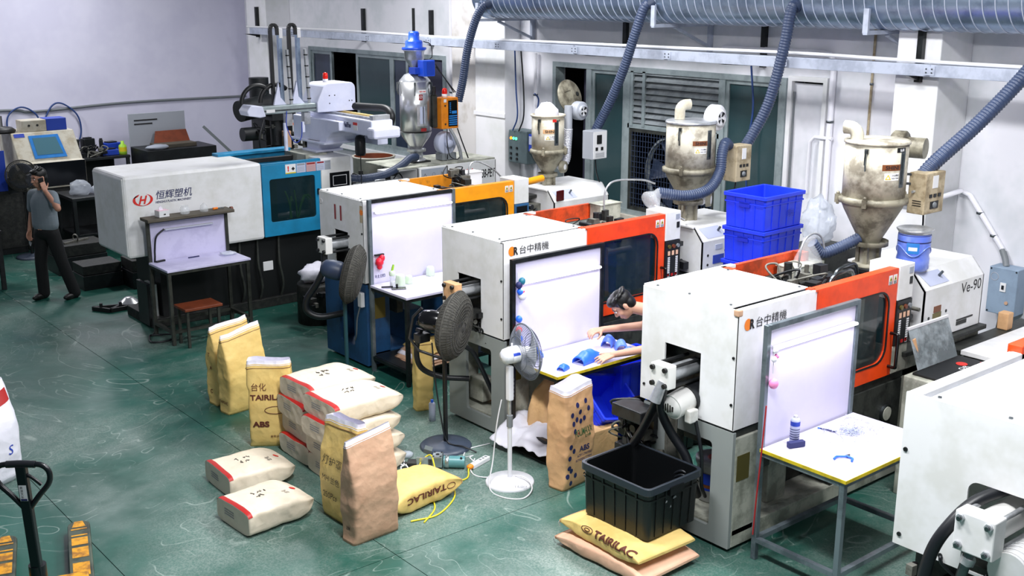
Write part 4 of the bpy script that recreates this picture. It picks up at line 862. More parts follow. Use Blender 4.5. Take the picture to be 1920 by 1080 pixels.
bx('chute', 'stainless', 7.9, 12.75, 1.25, 8.7, 13.2, 1.40); bx('chute_lid', 'stainless', 8.0, 12.78, 1.40, 8.6, 13.1, 1.44)
B().tube([(8.2, 12.85, 1.44), (8.2, 12.85, 1.50), (8.36, 12.85, 1.50), (8.36, 12.85, 1.44)], .008, 6).build('lid_handle', 'steel', t)
bx('conveyor', 'hydraulic', 7.9, 12.5, 1.05, 8.7, 12.75, 1.2); hydraulics(t, 91, 8.0, 8.8, 13.2, 13.6, 1.2, 1.5, 20)

# ---------------------------------------------------------------- take-out robot standing on the far press
t = rb = thing('takeout_robot', 'white take-out robot with twin upright arms on the far press', 'robot', (7.7, 13.4, 1.9))
bx('foot', 'robot_white', 7.50, 13.18, 1.90, 7.92, 13.55, 1.93, .006); B().ext([(7.56, 13.22, 1.93), (7.88, 13.22, 1.93), (7.95, 13.10, 2.06), (7.50, 13.10, 2.06)], (0, .3, 0)).build('pedestal_foot', 'robot_white', t)
b = B(); b.ext([(7.52, 13.80, 2.05), (7.52, 12.95, 2.05), (7.52, 12.90, 2.12), (7.52, 12.78, 2.2), (7.52, 12.6, 2.24), (7.52, 12.6, 2.36), (7.52, 13.80, 2.36)], (.46, 0, 0)); b.build('pedestal', 'robot_white', t, bevel=.012)
bx('flange_plate', 'robot_white', 7.48, 12.92, 2.03, 8.0, 13.82, 2.06, .006)
bm = bx('traverse_beam', 'robot_white', 7.60, 11.95, 2.22, 7.92, 13.85, 2.42, .02); bx('beam_end', 'robot_white', 7.55, 11.82, 2.20, 7.95, 12.0, 2.34, .03)
bx('rail', 'steel', 7.66, 12.02, 2.42, 7.70, 13.8, 2.45); bx('rail', 'sack_yellow', 7.82, 12.02, 2.42, 7.86, 13.8, 2.45); bx('stopper', 'steel', 7.64, 11.98, 2.42, 7.9, 12.06, 2.48)
bx('side_tray', 'robot_white', 7.94, 12.35, 2.05, 8.1, 13.1, 2.22, .008)
text('Weilhe', (7.598, 12.66, 2.29), (0, -1, 0), (0, 0, 1), .07, 'print_navy', bm, w=.22, bold=.03, shear=.2); B().add([(7.597, 12.79 + .035 * math.cos(a), 2.325 + .045 * math.sin(a)) for a in [i * PI / 3 for i in range(6)]], [tuple(range(6))]).build('emblem', 'print_dkred', bm, recalc=False)
B().box(7.597, 12.28, 2.27, 7.60, 12.38, 2.37).build('warning_sticker', 'label_white', bm); B().box(7.595, 12.28, 2.335, 7.598, 12.38, 2.37).build('warning_stripe', 'print_red', bm)
# carriage housing
b = B(); b.ext([(7.44, 12.98, 2.45), (8.02, 12.98, 2.45), (8.02, 12.98, 2.72)] + arc((7.94, 12.98, 2.74), .08, 0, PI / 2, 5) + arc((7.62, 12.98, 2.72), .10, PI / 2, PI * .8, 4) + [(7.44, 12.98, 2.58)], (0, .42, 0)); b.build('carriage_cover', 'robot_white', t, bevel=.012)
for (x, z) in ((7.62, 2.66), (7.70, 2.66), (7.62, 2.56), (7.92, 2.58), (7.96, 2.58)): B().cyl((x, 12.98, z), (x, 12.974, z), .008, n=8).build('screw', 'black', t)
B().lathe([(0, .0), (.035, .0), (.035, .04), (.0, .04)], (7.70, 13.2, 2.82), n=16).build('lamp_foot', 'plastic_white', t); B().lathe([(.033, .04), (.036, .08), (.028, .115), (0, .125)], (7.70, 13.2, 2.82), n=18).build('beacon', 'red_lamp', t)
bx('arm_beam', 'alu_frame', 6.62, 13.02, 2.47, 7.56, 13.16, 2.57, .008); bx('arm_strip', 'steel_dark', 6.66, 13.012, 2.505, 7.5, 13.02, 2.52, 0)
b = B(); b.ext([(6.44, 12.98, 2.53), (6.46, 12.98, 2.47), (6.62, 12.98, 2.44), (6.70, 12.98, 2.45), (6.66, 12.98, 2.58), (6.50, 12.98, 2.60)], (0, .24, 0)); b.build('arm_nose', 'robot_white', t, bevel=.012)
bx('badge', 'label_white', 6.72, 13.008, 2.49, 6.84, 13.02, 2.53, 0)
for k, x in enumerate((7.04, 7.30)):
    bx('upright', 'galvanised', x, 13.2, 2.5, x + .05, 13.25, 3.50, .004); bx('upright_cap', 'label_white', x + .01, 13.19, 3.40, x + .06, 13.26, 3.52, .004)
    B().cyl((x + .10, 13.12, 2.52), (x + .07, 13.12, 3.26), .022, n=12).build('air_cylinder', 'steel', t)
    for q in range(5): B().cyl((x + .10 - .03 * q / 5, 13.12, 2.62 + q * .14), (x + .10 - .03 * q / 5, 13.12, 2.635 + q * .14), .027, n=12).build('clamp_band', 'black', t)
    P = [(x - .10, 13.22, 2.52 + .98 * i / 24) for i in range(25)] + [(x - .05 - .05 * math.cos(a), 13.22, 3.50 + .07 * math.sin(a)) for a in [PI * i / 8 for i in range(1, 8)]] + [(x, 13.22, 3.44)]
    b = B()
    for i in range(len(P) - 1): b.bar(P[i], P[i+1], .035, .05, up=(0, 1, 0))
    b.build('drag_chain', 'chain_black', t)
    B().ext([(x - .14, 13.14, 2.56), (x + .05, 13.14, 2.56), (x - .04, 13.14, 2.66), (x - .06, 13.14, 2.86)], (0, .03, 0)).build('bracket', 'robot_white', t)
    B().tube([V((x - .32 - .0, 13.24, 2.6)) + V((-.22 * math.cos(a), 0, .22 * math.sin(a))) for a in [PI * (.0 + i / 20) for i in range(16)]], .03, 8).build('drag_chain', 'chain_black', t)
    bx('gripper_block', 'steel', x - .02, 13.05, 2.30, x + .07, 13.14, 2.46); bx('gripper_bar', 'robot_white', x - .05 + k * .0, 13.06, 1.98 if k == 0 else 2.2, x - .01, 13.10, 2.34)
B().tube(spline([(8.0, 13.0, 2.50), (8.1, 12.7, 2.50), (8.12, 12.4, 2.50), (8.1, 12.25, 2.42), (8.1, 12.3, 2.30)], 8), .05, 8).build('drag_chain', 'chain_black', t)
B().tube(spline([(7.0, 13.0, 2.5), (6.98, 12.98, 2.3), (7.08, 12.98, 2.1), (7.18, 12.98, 2.15), (7.2, 12.98, 2.35)], 8), .006, 6).build('air_tube', 'print_blue', t)
B().lathe([(0, 0), (.06, .0), (.07, .03), (.07, .22), (.05, .26), (0, .27)], (7.83, 12.6, 1.90), n=14).build('teach_pendant', 'black_rubber', t); B().cyl((7.83, 12.6, 1.35), (7.83, 12.6, 1.92), .006, n=6).build('cord', 'black_rubber', t); B().cyl((7.86, 12.55, 2.15), (7.9, 12.5, 2.22), .006, n=6).build('cord', 'black_rubber', t)

# ---------------------------------------------------------------- stainless dryer with blue loader on the far press
X, Y = 9.20, 13.30
t = ds = dryer('hopper_dryer', 'polished stainless hopper dryer with a blue loader on top', (X, Y), .222, 2.81, 2.04, 1.78, 1.625, 'stainless', 'stainless', 1)
for c in list(ds.children):
    if c.name.startswith('flange'): bpy.data.objects.remove(c)
B().lathe([(.222, 2.75), (.215, 2.765), (.15, 2.84), (.10, 2.86), (0, 2.86)], (X, Y, 0), n=32).build('dome', 'steel', t)
body = [c for c in ds.children if c.name.startswith('body')][0]
for a in (160, 235, 300): lever(t, X, Y, .222, math.radians(a), 2.73)
drum_label(t, body, X, Y, .222, math.radians(262), 2.62, .13, .05, 'label_white'); drum_text(t, body, '电箱干燥机', X, Y, .222, math.radians(264), 2.61, .02, 'print_red', lift=.004)
drum_label(t, body, X, Y, .222, math.radians(256), 2.54, .06, .08, 'print_dkred', 'warning_label'); drum_text(t, body, '⊘', X, Y, .222, math.radians(256), 2.525, .04, 'label_white')
drum_label(t, body, X, Y, .222, math.radians(262), 2.29, .16, .30, 'steel', 'window_frame'); drum_label(t, body, X, Y, .223, math.radians(262), 2.29, .08, .24, 'sticker_lav', 'sight_glass'); drum_label(t, body, X, Y, .222, math.radians(266), 2.085, .09, .045, 'print_dkred', 'model_label')
t = thing('vacuum_loader', 'blue vacuum loader above the stainless dryer', 'loader', (X, Y, 2.86))
B().lathe([(.05, 2.86), (.05, 2.93), (.12, 3.03), (.14, 3.06), (.14, 3.16), (.155, 3.17), (.155, 3.19), (0, 3.19)], (X, Y, 0), n=24).build('receiver', 'steel', t)
B().lathe([(.15, 3.19), (.15, 3.215), (.122, 3.225), (.122, 3.295), (.105, 3.315), (.078, 3.32), (.078, 3.41), (.062, 3.435), (0, 3.44)], (X, Y, 0), n=24).build('motor_housing', 'motor_blue', t)
B().lathe([(.17, 3.185), (.175, 3.20), (.17, 3.215)], (X, Y, 0), n=24).build('clamp_ring', 'motor_blue', t)
B().box(X - .06, Y - .30, 2.83, X + .14, Y - .16, 3.05).build('control_box', 'motor_blue', t, bevel=.008); B().box(X + .0, Y - .304, 2.85, X + .125, Y - .30, 3.03).build('box_panel', 'motor_blue_dark', t)
B().box(X - .13, Y - .20, 2.86, X + .02, Y - .05, 2.95).build('bracket', 'motor_blue_dark', t); B().cyl((X, Y, 3.44), (X, Y, 3.75), .022, n=10).build('stand_pipe', 'black', t)
B().tube(spline([(X + .09, Y - .1, 3.3), (X + .2, Y - .12, 3.25), (X + .2, Y - .15, 3.1), (X + .16, Y - .15, 3.06)], 6), .007, 6).build('cord', 'black_rubber', t)
for k in range(2): B().tube(spline([(X + .26, Y - .15, 2.95 + k * .03), (X + .38, Y - .2, 2.78), (X + .5 + k * .03, Y - .25, 2.58)], 6), .008, 6).build('cord', 'black_rubber', t)
t = thing('dryer_cabinet', 'orange control cabinet with dark display beside the stainless dryer', 'control box', (9.55, 13.0, 2.07))
bx('housing', 'orange_box', 9.44, 13.0, 2.08, 9.735, 13.22, 2.515, .008)
p = bx('panel', 'black_gloss', 9.555, 12.994, 2.11, 9.715, 13.0, 2.48, .003)
b = B()
for k in range(6): b.box(9.575, 12.99, 2.30 + k * .027, 9.6, 12.994, 2.315 + k * .027)
for k in range(5): b.box(9.565, 12.99, 2.13 + k * .03, 9.71, 12.994, 2.148 + k * .03)
b.box(9.615, 12.99, 2.29, 9.70, 12.994, 2.33); b.build('display', 'screen_blue', p)
bx('sticker', 'label_white', 9.48, 12.996, 2.455, 9.525, 13.0, 2.50, 0)
for z in (2.41, 2.15): B().cyl((9.50, 13.0, z), (9.50, 12.985, z), .012, n=8).build('lock', 'steel_dark', t)
B().lathe([(0, 0), (.04, 0), (.04, .05), (0, .05)], (9.57, 13.1, 2.515), n=16).build('lamp_foot', 'plastic_white', t); B().lathe([(.038, .05), (.04, .09), (.03, .125), (0, .135)], (9.57, 13.1, 2.515), n=16).build('beacon', 'red_lamp', t)
bx('mounting', 'grime_grey', 9.36, 13.1, 2.1, 9.44, 13.2, 2.56, .004)
B().cyl((9.38, 13.1, 2.56), (9.38, 13.1, 2.68), .03, n=10).build('relay', 'black', t)
b = B(); b.lathe([(0, -.07), (.15, -.07), (.165, -.05), (.165, .05), (.15, .07), (0, .07)], (9.60, 13.15, 1.86), (0, -1, 0), 26); b.build('blower', 'sticker_lav', t)
B().lathe([(0, .14), (.055, .14), (.06, .07)], (9.60, 13.15, 1.86), (0, -1, 0), 18).build('blower_motor', 'sticker_lav', t); bx('blower_base', 'plastic_grey', 9.5, 13.08, 1.62, 9.75, 13.25, 1.72)
B().box(9.585, 13.08, 1.61, 9.60, 13.2, 1.7).build('blower_foot', 'steel', t)
B().tube(spline([(9.58, 13.0, 2.08), (9.64, 12.96, 1.95), (9.70, 12.93, 1.78), (9.72, 12.92, 1.64)], 6), .024, 8).build('conduit', 'steel', t)
B().tube(spline([(9.52, 12.98, 2.08), (9.50, 12.96, 1.9), (9.54, 12.95, 1.7), (9.66, 12.94, 1.64), (9.74, 12.95, 1.7)], 8), .007, 6).build('cord', 'black_rubber', t); B().tube(spline([(9.70, 12.98, 2.08), (9.76, 12.96, 1.9), (9.86, 12.94, 1.64)], 8), .009, 6).build('cord', 'black_rubber', t)
h = B(); corrugated(h, spline([(9.12, 13.18, 1.70), (8.95, 13.1, 1.70), (8.75, 13.02, 1.63), (8.45, 12.95, 1.55), (8.1, 12.92, 1.53), (7.85, 12.95, 1.55)], 10), .055, .024, .14); tag(h.build('feed_hose', 'hose_dark'), 'dark ribbed hose running from the foot of the stainless dryer', 'hose')
# fibre drum behind the far press
t = thing('fibre_drum', 'round brown fibre drum standing behind the far press', 'drum', (9.4, 14.75, 0)); B().lathe([(.30, 0), (.32, .02), (.32, 1.48), (.335, 1.5), (.335, 1.52), (.305, 1.52), (.305, 1.3), (0, 1.3)], (9.4, 14.75, 0), n=32).build('wall', 'drum_wall', t); B().lathe([(.304, 1.30), (.304, 1.515)], (9.4, 14.75, 0), n=32).build('inside', 'wood_red', t)

# ---------------------------------------------------------------- press at the right edge (only its clamp end is in view)
t = m5 = thing('injection_press', 'white press cut off by the right edge, steel cylinder cap in front', 'moulding machine', (5.68, 2.2, 0), group='injection moulding machines in a row')
b = B(); x = 5.68; xx = x + .014
outer = rrect(2.2, .79, 3.29, 1.75, .004); inner = rrect(2.36, .79 + .015, 2.86, 1.345, [.002, .002, .06, .06])
b.ring([(x, p, q) for p, q in outer], [(x, p, q) for p, q in inner], (.014, 0, 0)); b.build('hood_end', 'white_paint', t)
bx('hood_top', 'white_paint', 5.70, 2.24, 1.728, 6.86, 3.16, 1.742, .004); bx('hood_back', 'white_paint', 5.69, 3.27, .79, 6.9, 3.285, 1.75, .003); bx('hood_front', 'white_paint', 5.69, 2.2, .79, 6.9, 2.215, 1.75, .003)
bx('back_rail', 'white_paint', 5.69, 3.20, 1.70, 7.4, 3.27, 1.755, .008); bx('top_gutter', 'box_grey', 5.70, 3.16, 1.70, 6.9, 3.20, 1.715, 0); bx('guard_beam', 'orange', 6.86, 3.2, 1.62, 8.1, 3.3, 1.80)
octa_screw(t, [(5.75, 3.12, 1.742), (5.75, 2.7, 1.742), (6.75, 3.1, 1.742)], .013, (0, 0, 1), 'steel_dark'); octa_screw(t, [(5.68, 3.25, .86), (5.68, 2.98, .83), (5.68, 3.26, 1.4)], .014, (-1, 0, 0))
bx('base', 'grime_grey', 5.80, 2.25, .1, 8.2, 3.2, .79); bx('toggle', 'white_paint_worn', 6.05, 2.3, .8, 6.2, 3.1, 1.6)
cy_, cz_ = 2.66, 1.17; c = bx('cylinder_cap', 'white_paint', 5.40, cy_ - .115, cz_ - .115, 5.52, cy_ + .115, cz_ + .115, .008)
pc = B().cyl((5.5, cy_, cz_), (6.1, cy_, cz_), .09, n=24).build('cylinder', 'white_paint_worn', t)
for sy in (-1, 1):
    for sz in (-1, 1):
        B().cyl((5.45, cy_ + sy * .09, cz_ + sz * .09), (6.0, cy_ + sy * .09, cz_ + sz * .09), .015, n=10).build('tie_rod', 'steel', pc)
        B().cyl((5.385, cy_ + sy * .08, cz_ + sz * .08), (5.40, cy_ + sy * .08, cz_ + sz * .08), .024, n=6).build('cap_bolt', 'steel', c); B().cyl((5.37, cy_ + sy * .08, cz_ + sz * .08), (5.388, cy_ + sy * .08, cz_ + sz * .08), .013, n=10).build('stud', 'steel_dark', c)
B().tube(spline([(5.85, 2.62, 1.36), (5.62, 2.76, 1.28), (5.48, 2.84, 1.14), (5.42, 2.90, .96), (5.40, 2.92, .70), (5.5, 2.9, .45)], 8), .036, 12).build('pressure_hose', 'black_rubber', t)
B().cyl((5.44, cy_ + .03, cz_ - .11), (5.42, cy_ + .06, cz_ - .30), .03, n=10).build('fitting', 'steel_dark', t); B().cyl((5.44, cy_ + .03, cz_ - .15), (5.435, cy_ + .04, cz_ - .19), .042, n=6).build('nut', 'steel', t)
B().cyl((5.5, 2.50, .98), (5.95, 2.5, .98), .115, n=24).build('motor', 'white_paint', t); hydraulics(t, 63, 5.6, 5.8, 2.5, 3.2, .5, .75, 16)
for k in range(4): B().lathe([(.118, 0), (.122, .006), (.118, .012)], (5.52 + k * .05, 2.5, .98), (1, 0, 0), 20).build('motor_fin', 'white_paint', t)
out = rrect(6.90, .80, 8.10, 1.75, .004); inn = rrect(6.98, .92, 8.0, 1.60, .1)
B().ring([(p, 2.20, q) for p, q in out], [(p, 2.20, q) for p, q in inn], (0, .03, 0)).build('guard_door', 'orange', t); B().ext([(p, 2.215, q) for p, q in rrect(6.97, .91, 8.01, 1.61, .1)], (0, .006, 0)).build('door_window', 'acrylic', t)
bx('platen', 'cream_grey', 7.2, 2.35, .79, 7.4, 3.15, 1.5); bx('platen', 'cream_grey', 7.9, 2.35, .79, 8.1, 3.15, 1.5); bx('back_guard', 'grey_plate', 6.9, 3.22, .8, 8.1, 3.24, 1.62, 0); bx('injection_cover', 'white_paint', 8.4, 2.3, .9, 9.5, 3.0, 1.5); bx('base', 'grime_grey', 8.2, 2.25, .1, 9.5, 3.2, .88)
for zz in (.95, 1.4): B().cyl((6.2, 2.45, zz), (7.9, 2.45, zz), .04).build('tie_bar', 'steel', t)
# ---------------------------------------------------------------- services on the window wall
DX, DZ, DR = 10.30, 3.92, .31
t = thing('ventilation_duct', 'long galvanised spiral duct running along the top of the right wall', 'duct', (DX, 8.5, DZ - DR))
B().lathe([(DR, 0), (DR, 16.0)], (DX, 12.95, DZ), (0, -1, 0), 40).build('tube', 'galvanised', t)
B().lathe([(0, 0), (DR * .96, 0), (DR * 1.03, .01), (DR * 1.03, .05), (DR, .06)], (DX, 13.0, DZ), (0, -1, 0), 40).build('end_cap', 'galvanised', t)
seam = None
for k in range(78):
    y = 12.85 - k * .123
    if seam is None:
        seam = B(); P = [(DX + math.cos(a) * (DR + .002), y - .12 * a / (2 * PI), DZ + math.sin(a) * (DR + .002)) for a in [PI * .6 + 2 * PI * i / 36 for i in range(37)]]
        seam = seam.tube(P, .006, 5).build('seam', 'tray_metal', t)
    else:
        o = seam.copy(); COL.objects.link(o); o.parent = t; o.location = (0, -k * .123, 0)
for k, y in enumerate((12.84, 9.46, 6.58)):
    t = thing('duct_bracket', ('steel bracket carrying the left end of the duct', 'steel bracket carrying the middle of the duct', 'steel bracket carrying the duct near the right pillar')[k], 'bracket', (10.6, y, 3.2), group='brackets under the duct')
    B().box(9.955, y - .03, 3.58, 9.985, y + .03, 3.82).build('strap', 'tray_metal', t); B().box(9.96, y - .025, 3.565, 10.98, y + .025, 3.605).build('arm', 'tray_metal', t)
    B().box(10.94, y - .05, 3.25, 10.995, y + .0, 3.60).build('wall_post', 'tray_metal', t); B().bar((10.35, y, 3.56), (10.96, y, 3.32), .05, .03).build('brace', 'tray_metal', t)
# cable tray
t = thing('cable_tray', 'grey steel cable trunking running the length of the right wall', 'cable tray', (10.6, 12, 3.12))
TX, TZ = 10.22, 3.177; jo = [20.3, 18.6, 16.1, 14.4, 12.7, 11.1, 9.45, 7.75, 6.0, 3.0]
for k in range(len(jo) - 1):
    a, c = jo[k + 1], jo[k]; dx = (.0, .012, -.01, .008, -.012, .01, 0, .012, 0)[k]
    B().box(TX + dx, a + .004, TZ, TX + .14 + dx, c - .004, TZ + .115).build('trunking_length', 'tray_metal', t, bevel=.004)
    if k: B().box(TX - .008, c - .06, TZ + .015, TX + .0, c + .06, TZ + .1).build('splice_plate', 'tray_metal', t); octa_screw(t, [(TX - .008, c + s * .03, TZ + .04 + q * .035) for s in (-1, 1) for q in (0, 1)], .007, (-1, 0, 0), 'steel_dark')
for y in (20.4, 17.4, 15.35, 13.9, 10.9, 8.6, 6.2):
    xw = 10.398 if y < 7 else 10.475 if y > 20 else 10.698 if y == 13.9 and 0 else 10.995
    o = B().box(xw - .06, y - .03, TZ - .07, xw, y + .03, TZ + .50).build('slotted_post', 'frame_black', t); B().ext([(10.16, y - .02, TZ - .003), (xw - .02, y - .02, TZ - .003), (xw - .02, y - .02, TZ - .06)], (0, .04, 0)).build('arm', 'frame_black', o)
B().tube(spline([(TX + .06, 20.5, TZ + .13), (TX + .07, 17.2, TZ + .15), (TX + .05, 14, TZ + .13), (TX + .07, 11.6, TZ + .14), (TX + .06, 9.2, TZ + .15), (TX + .05, 7.6, TZ + .16), (TX + .07, 6, TZ + .14), (TX + .06, 3.5, TZ + .13)], 8), .02, 6).build('cable_bundle', 'label_white', t)
# pipes: (name, label, material, points, radius, clip heights)
def pipe(label, mat, pts, r, clips=(), cat='pipe', name='pipe'):
    p0 = pts[-1]; t = thing(name, label, cat, p0); B().tube(pts, r, 10).build('run', mat, t)
    for c in clips: B().lathe([(r, -.012), (r + .008, -.012), (r + .008, .012), (r, .012)], c, V(pts[1]) - V(pts[0]) if len(pts) == 2 else (0, 0, 1), 12).build('clip', 'steel_dark', t)
    return t
pipe('white water pipe rising beside the stained panel', 'pvc', [(10.95, 14.78, 4.4), (10.95, 14.78, .2)], .04, [(10.95, 14.78, 2.4)])
pipe('white pipe in the far corner behind the milling machine', 'pvc', [(10.9, 21.4, 4.4), (10.9, 21.4, .3)], .05, [(10.9, 21.4, 2.3)])
pipe('slim white pipe next to the wide pillar', 'pvc', [(10.95, 12.72, 3.1), (10.95, 12.72, .2)], .03, [(10.95, 12.72, 2.5), (10.95, 12.72, 1.9)])
pipe('white pipe bending away from the door frame', 'pvc', [(10.95, 7.60, .1), (10.95, 7.60, 3.22), (10.95, 7.65, 3.29), (10.95, 7.75, 3.31), (10.95, 9.2, 3.31)], .035, [(10.95, 7.60, 2.55), (10.95, 7.6, 1.55)])
pipe('thin brown conduit between the door and the right pillar', 'box_beige', [(10.98, 7.12, 4.3), (10.98, 7.12, .1)], .014, [(10.98, 7.12, 3.0), (10.98, 7.12, 2.3)])
pipe('white drain pipe beside the right pillar', 'pvc', [(10.90, 6.70, 3.2), (10.90, 6.70, .1)], .05, [(10.9, 6.70, 2.6)])
pipe('short hooked white pipe beside the door', 'pvc', [(10.94, 7.55, 2.36), (10.94, 7.78, 2.36), (10.94, 7.84, 2.30), (10.94, 7.85, 1.7)], .022)
pipe('sloping white conduit running down to the grey switch box', 'pvc', [(10.35, 6.6, 1.90), (10.35, 6.02, 1.90), (10.37, 5.9, 1.96), (10.95, 5.95, 1.98), (10.96, 5.85, 1.95), (10.96, 5.42, 1.42)], .028, [(10.96, 5.72, 1.78), (10.96, 5.55, 1.57)])
t = thing('switch_box', 'blue-grey wall switch box at the right edge', 'switch box', (10.9, 5.30, .78)); B().box(10.78, 5.16, .82, 10.98, 5.46, 1.30).build('case', 'box_blue_grey', t, bevel=.008)
B().box(10.772, 5.27, 1.06, 10.78, 5.33, 1.15).build('switch_plate', 'label_white', t); B().box(10.764, 5.288, 1.085, 10.772, 5.312, 1.125).build('toggle', 'steel_dark', t); B().cyl((10.78, 5.25, .95), (10.77, 5.25, .95), .018, n=12).build('knob', 'sack_brown', t)
B().lathe([(.035, 0), (.04, .003), (.044, 0)], (10.779, 5.40, 1.20), (-1, 0, 0), 18).build('round_mark', 'sticker_grey', t); octa_screw(t, [(10.78, y, z) for y in (5.18, 5.44) for z in (.84, 1.28)], .008, (-1, 0, 0))
B().tube(spline([(10.96, 5.44, 1.44), (10.92, 5.38, 1.36), (10.88, 5.34, 1.29)], 5), .032, 8).build('flex_conduit', 'plastic_grey', t)
for k in range(3): B().tube(spline([(10.86, 5.34 - k * .04, .82), (10.84, 5.34 - k * .05, .7), (10.82, 5.36 - k * .02, .5)], 5), .014, 6).build('cable', 'black_rubber', t)
t = thing('switch_box', 'grey wall box with lit orange and green lamps', 'switch box', (10.85, 12.75, 1.5)); B().box(10.70, 12.62, 1.50, 10.98, 13.04, 1.98).build('case', 'switch_grey', t, bevel=.01)
for k, m in enumerate(('indicator_orange', 'indicator_green', 'indicator_green')): B().cyl((10.70, 12.98 - k * .06, 1.86), (10.69, 12.98 - k * .06, 1.86), .022, n=12).build('lamp', m, t)
for y in (12.98, 12.84):
    for z in (1.72, 1.63, 1.56): B().cyl((10.70, y, z), (10.685, y, z), .02, n=12).build('push_button', 'black', t)
B().box(10.72, 12.46, 1.70, 10.98, 12.60, 1.95).build('blue_breaker', 'print_blue', t); B().box(10.715, 12.47, 1.80, 10.72, 12.59, 1.92).build('breaker_window', 'sticker_lav', t)
for k, (y, m) in enumerate(((12.92, 'cord_blue'), (12.78, 'black_rubber'))):
    c = B().tube(spline([(10.62, y - .12, 3.15), (10.66, y - .1 - .03 * k, 2.6), (10.67, y - .12, 2.2), (10.68, y, 1.98)], 8), .011, 6); c.build('feed_cable', m, t)
t2 = B().tube(spline([(10.7, 12.45, 2.55), (10.82, 12.5, 2.45), (10.8, 12.52, 2.2), (10.85, 12.52, 1.9)], 6), .012, 6).build('feed_cable', 'cord_blue', t)
pipe('thin blue cable hanging over the right window pane', 'cord_blue', [tuple(p) for p in spline([(10.9, 8.72, 3.12), (10.9, 8.66, 2.6), (10.9, 8.72, 2.1), (10.9, 8.68, 1.4)], 6)], .012, cat='cable', name='hanging_cable')
# exhaust hoses from the duct to the dryers
def vent_hose(label, pts, r=.062):
    t = thing('vent_hose', label, 'hose', pts[-1], group='exhaust hoses from the duct'); b = B(); corrugated(b, spline(pts, 12), r, .03, .13, 14); b.build('hose', 'hose_blue', t)
    d = (V(pts[1]) - V(pts[0])).normalized(); B().cyl(V(pts[0]) - d * .01, V(pts[0]) + d * .07, r * 1.12, n=16).build('cuff', 'hose_dark', t)
    return t
vent_hose('blue-grey exhaust hose from the duct end to the orange cabinet', [(10.05, 12.62, 3.82), (9.98, 12.70, 3.78), (9.93, 12.82, 3.6), (9.88, 12.95, 3.2), (9.84, 13.02, 2.75), (9.80, 13.08, 2.45)])
vent_hose('blue-grey exhaust hose from the duct to the small beige dryer', [(10.02, 9.52, 3.86), (9.94, 9.58, 3.80), (9.90, 9.68, 3.5), (9.88, 9.85, 3.05), (9.86, 10.05, 2.65), (9.82, 10.26, 2.28)])
vent_hose('blue-grey exhaust hose curving from the duct to the middle dryer', [(10.04, 7.45, 3.86), (9.96, 7.48, 3.80), (9.92, 7.52, 3.4), (9.86, 7.62, 2.85), (9.74, 7.72, 2.5), (9.56, 7.76, 2.26)])
vent_hose('blue-grey exhaust hose at the right edge down to the rightmost dryer', [(10.02, 4.62, 3.72), (9.90, 4.66, 3.62), (9.6, 4.74, 3.3), (9.2, 4.90, 2.9), (8.78, 5.06, 2.55), (8.68, 5.10, 2.40)], .066)
# cable run and loop on the far wall
pipe('thin grey cable pinned along the far lavender wall', 'plastic_grey', [tuple(p) for p in spline([(2.0, WY - .02, 1.90), (5.9, WY - .02, 1.86), (6.6, WY - .02, 1.80), (8.4, WY - .02, 1.86), (10.9, WY - .02, 1.84)], 8)], .025, cat='cable', name='wall_cable')

# ---------------------------------------------------------------- inspection benches
def bench(label, x0, x1, y0, y1, zt, zb, fm, top, board, lit, post_mat=None, edge=None, board_drop=.0):
    t = thing('inspection_bench', label, 'workbench', ((x0 + x1) / 2, (y0 + y1) / 2, 0), group='inspection benches in front of the presses'); w = .04; pm = post_mat or fm
    for (x, y, h) in ((x0, y0, zt - .03), (x1 - w, y0, zt - .03), (x0, y1 - w, zb), (x1 - w, y1 - w, zb)): B().box(x, y, 0, x + w, y + w, h).build('leg', pm if h > zt else fm, t, bevel=.003)
    b = B(); b.box(x0 + w, y0, zt - .06, x1 - w, y0 + w, zt - .025).box(x0, y0 + w, zt - .06, x0 + w, y1 - w, zt - .025).box(x1 - w, y0 + w, zt - .06, x1, y1 - w, zt - .025).box(x0 + w, y1 - w, zt - .06, x1 - w, y1, zt - .025); b.build('apron', fm, t)
    b = B(); b.box(x0 + w, y0, .14, x1 - w, y0 + w, .175).box(x0, y0 + w, .14, x0 + w, y1 - w, .175).box(x1 - w, y0 + w, .14, x1, y1 - w, .175).box(x0 + w, y1 - w, .14, x1 - w, y1, .175); b.build('lower_rail', fm, t)
    B().box(x0 - .01, y0 - .015, zt - .025, x1 + .01, y1 - w, zt).build('tabletop', top, t, bevel=.003)
    if edge: b = B(); b.box(x0 - .014, y0 - .02, zt - .022, x1 + .014, y0 - .015, zt + .002).box(x0 - .015, y0 - .02, zt - .022, x0 - .01, y1 - w, zt + .002); b.build('edge_strip', edge, t)
    B().box(x0 + w, y1 - w, zb - .04, x1 - w, y1, zb).build('top_rail', fm, t, bevel=.003)
    bd = B().box(x0 + w, y1 - .022, zt - .02 + board_drop, x1 - w, y1 - .012, zb - .04).build('back_board', board, t)
    return t, bd
def tube_lamp(t, x0, x1, y, z, lit):
    l = B().box(x0, y - .008, z - .008, x1, y + .02, z + .010).build('lamp_body', 'plastic_white', t, bevel=.004)
    B().cyl((x0 + .01, y - .019, z), (x1 - .01, y - .019, z), .011, n=10).build('tube', 'tube_on' if lit else 'tube_off', l)
    if lit:
        lt = bpy.data.lights.new('bench_tube', 'AREA'); lt.shape = 'RECTANGLE'; lt.size = x1 - x0; lt.size_y = .04; lt.energy = lit; lt.color = (.93, .94, 1.0)
        o = bpy.data.objects.new('bench_tube', lt); COL.objects.link(o); o.parent = t; o.location = V(((x0 + x1) / 2, y - .045, z - .03)) - V(t.location); o.rotation_euler = (-.25, 0, 0)
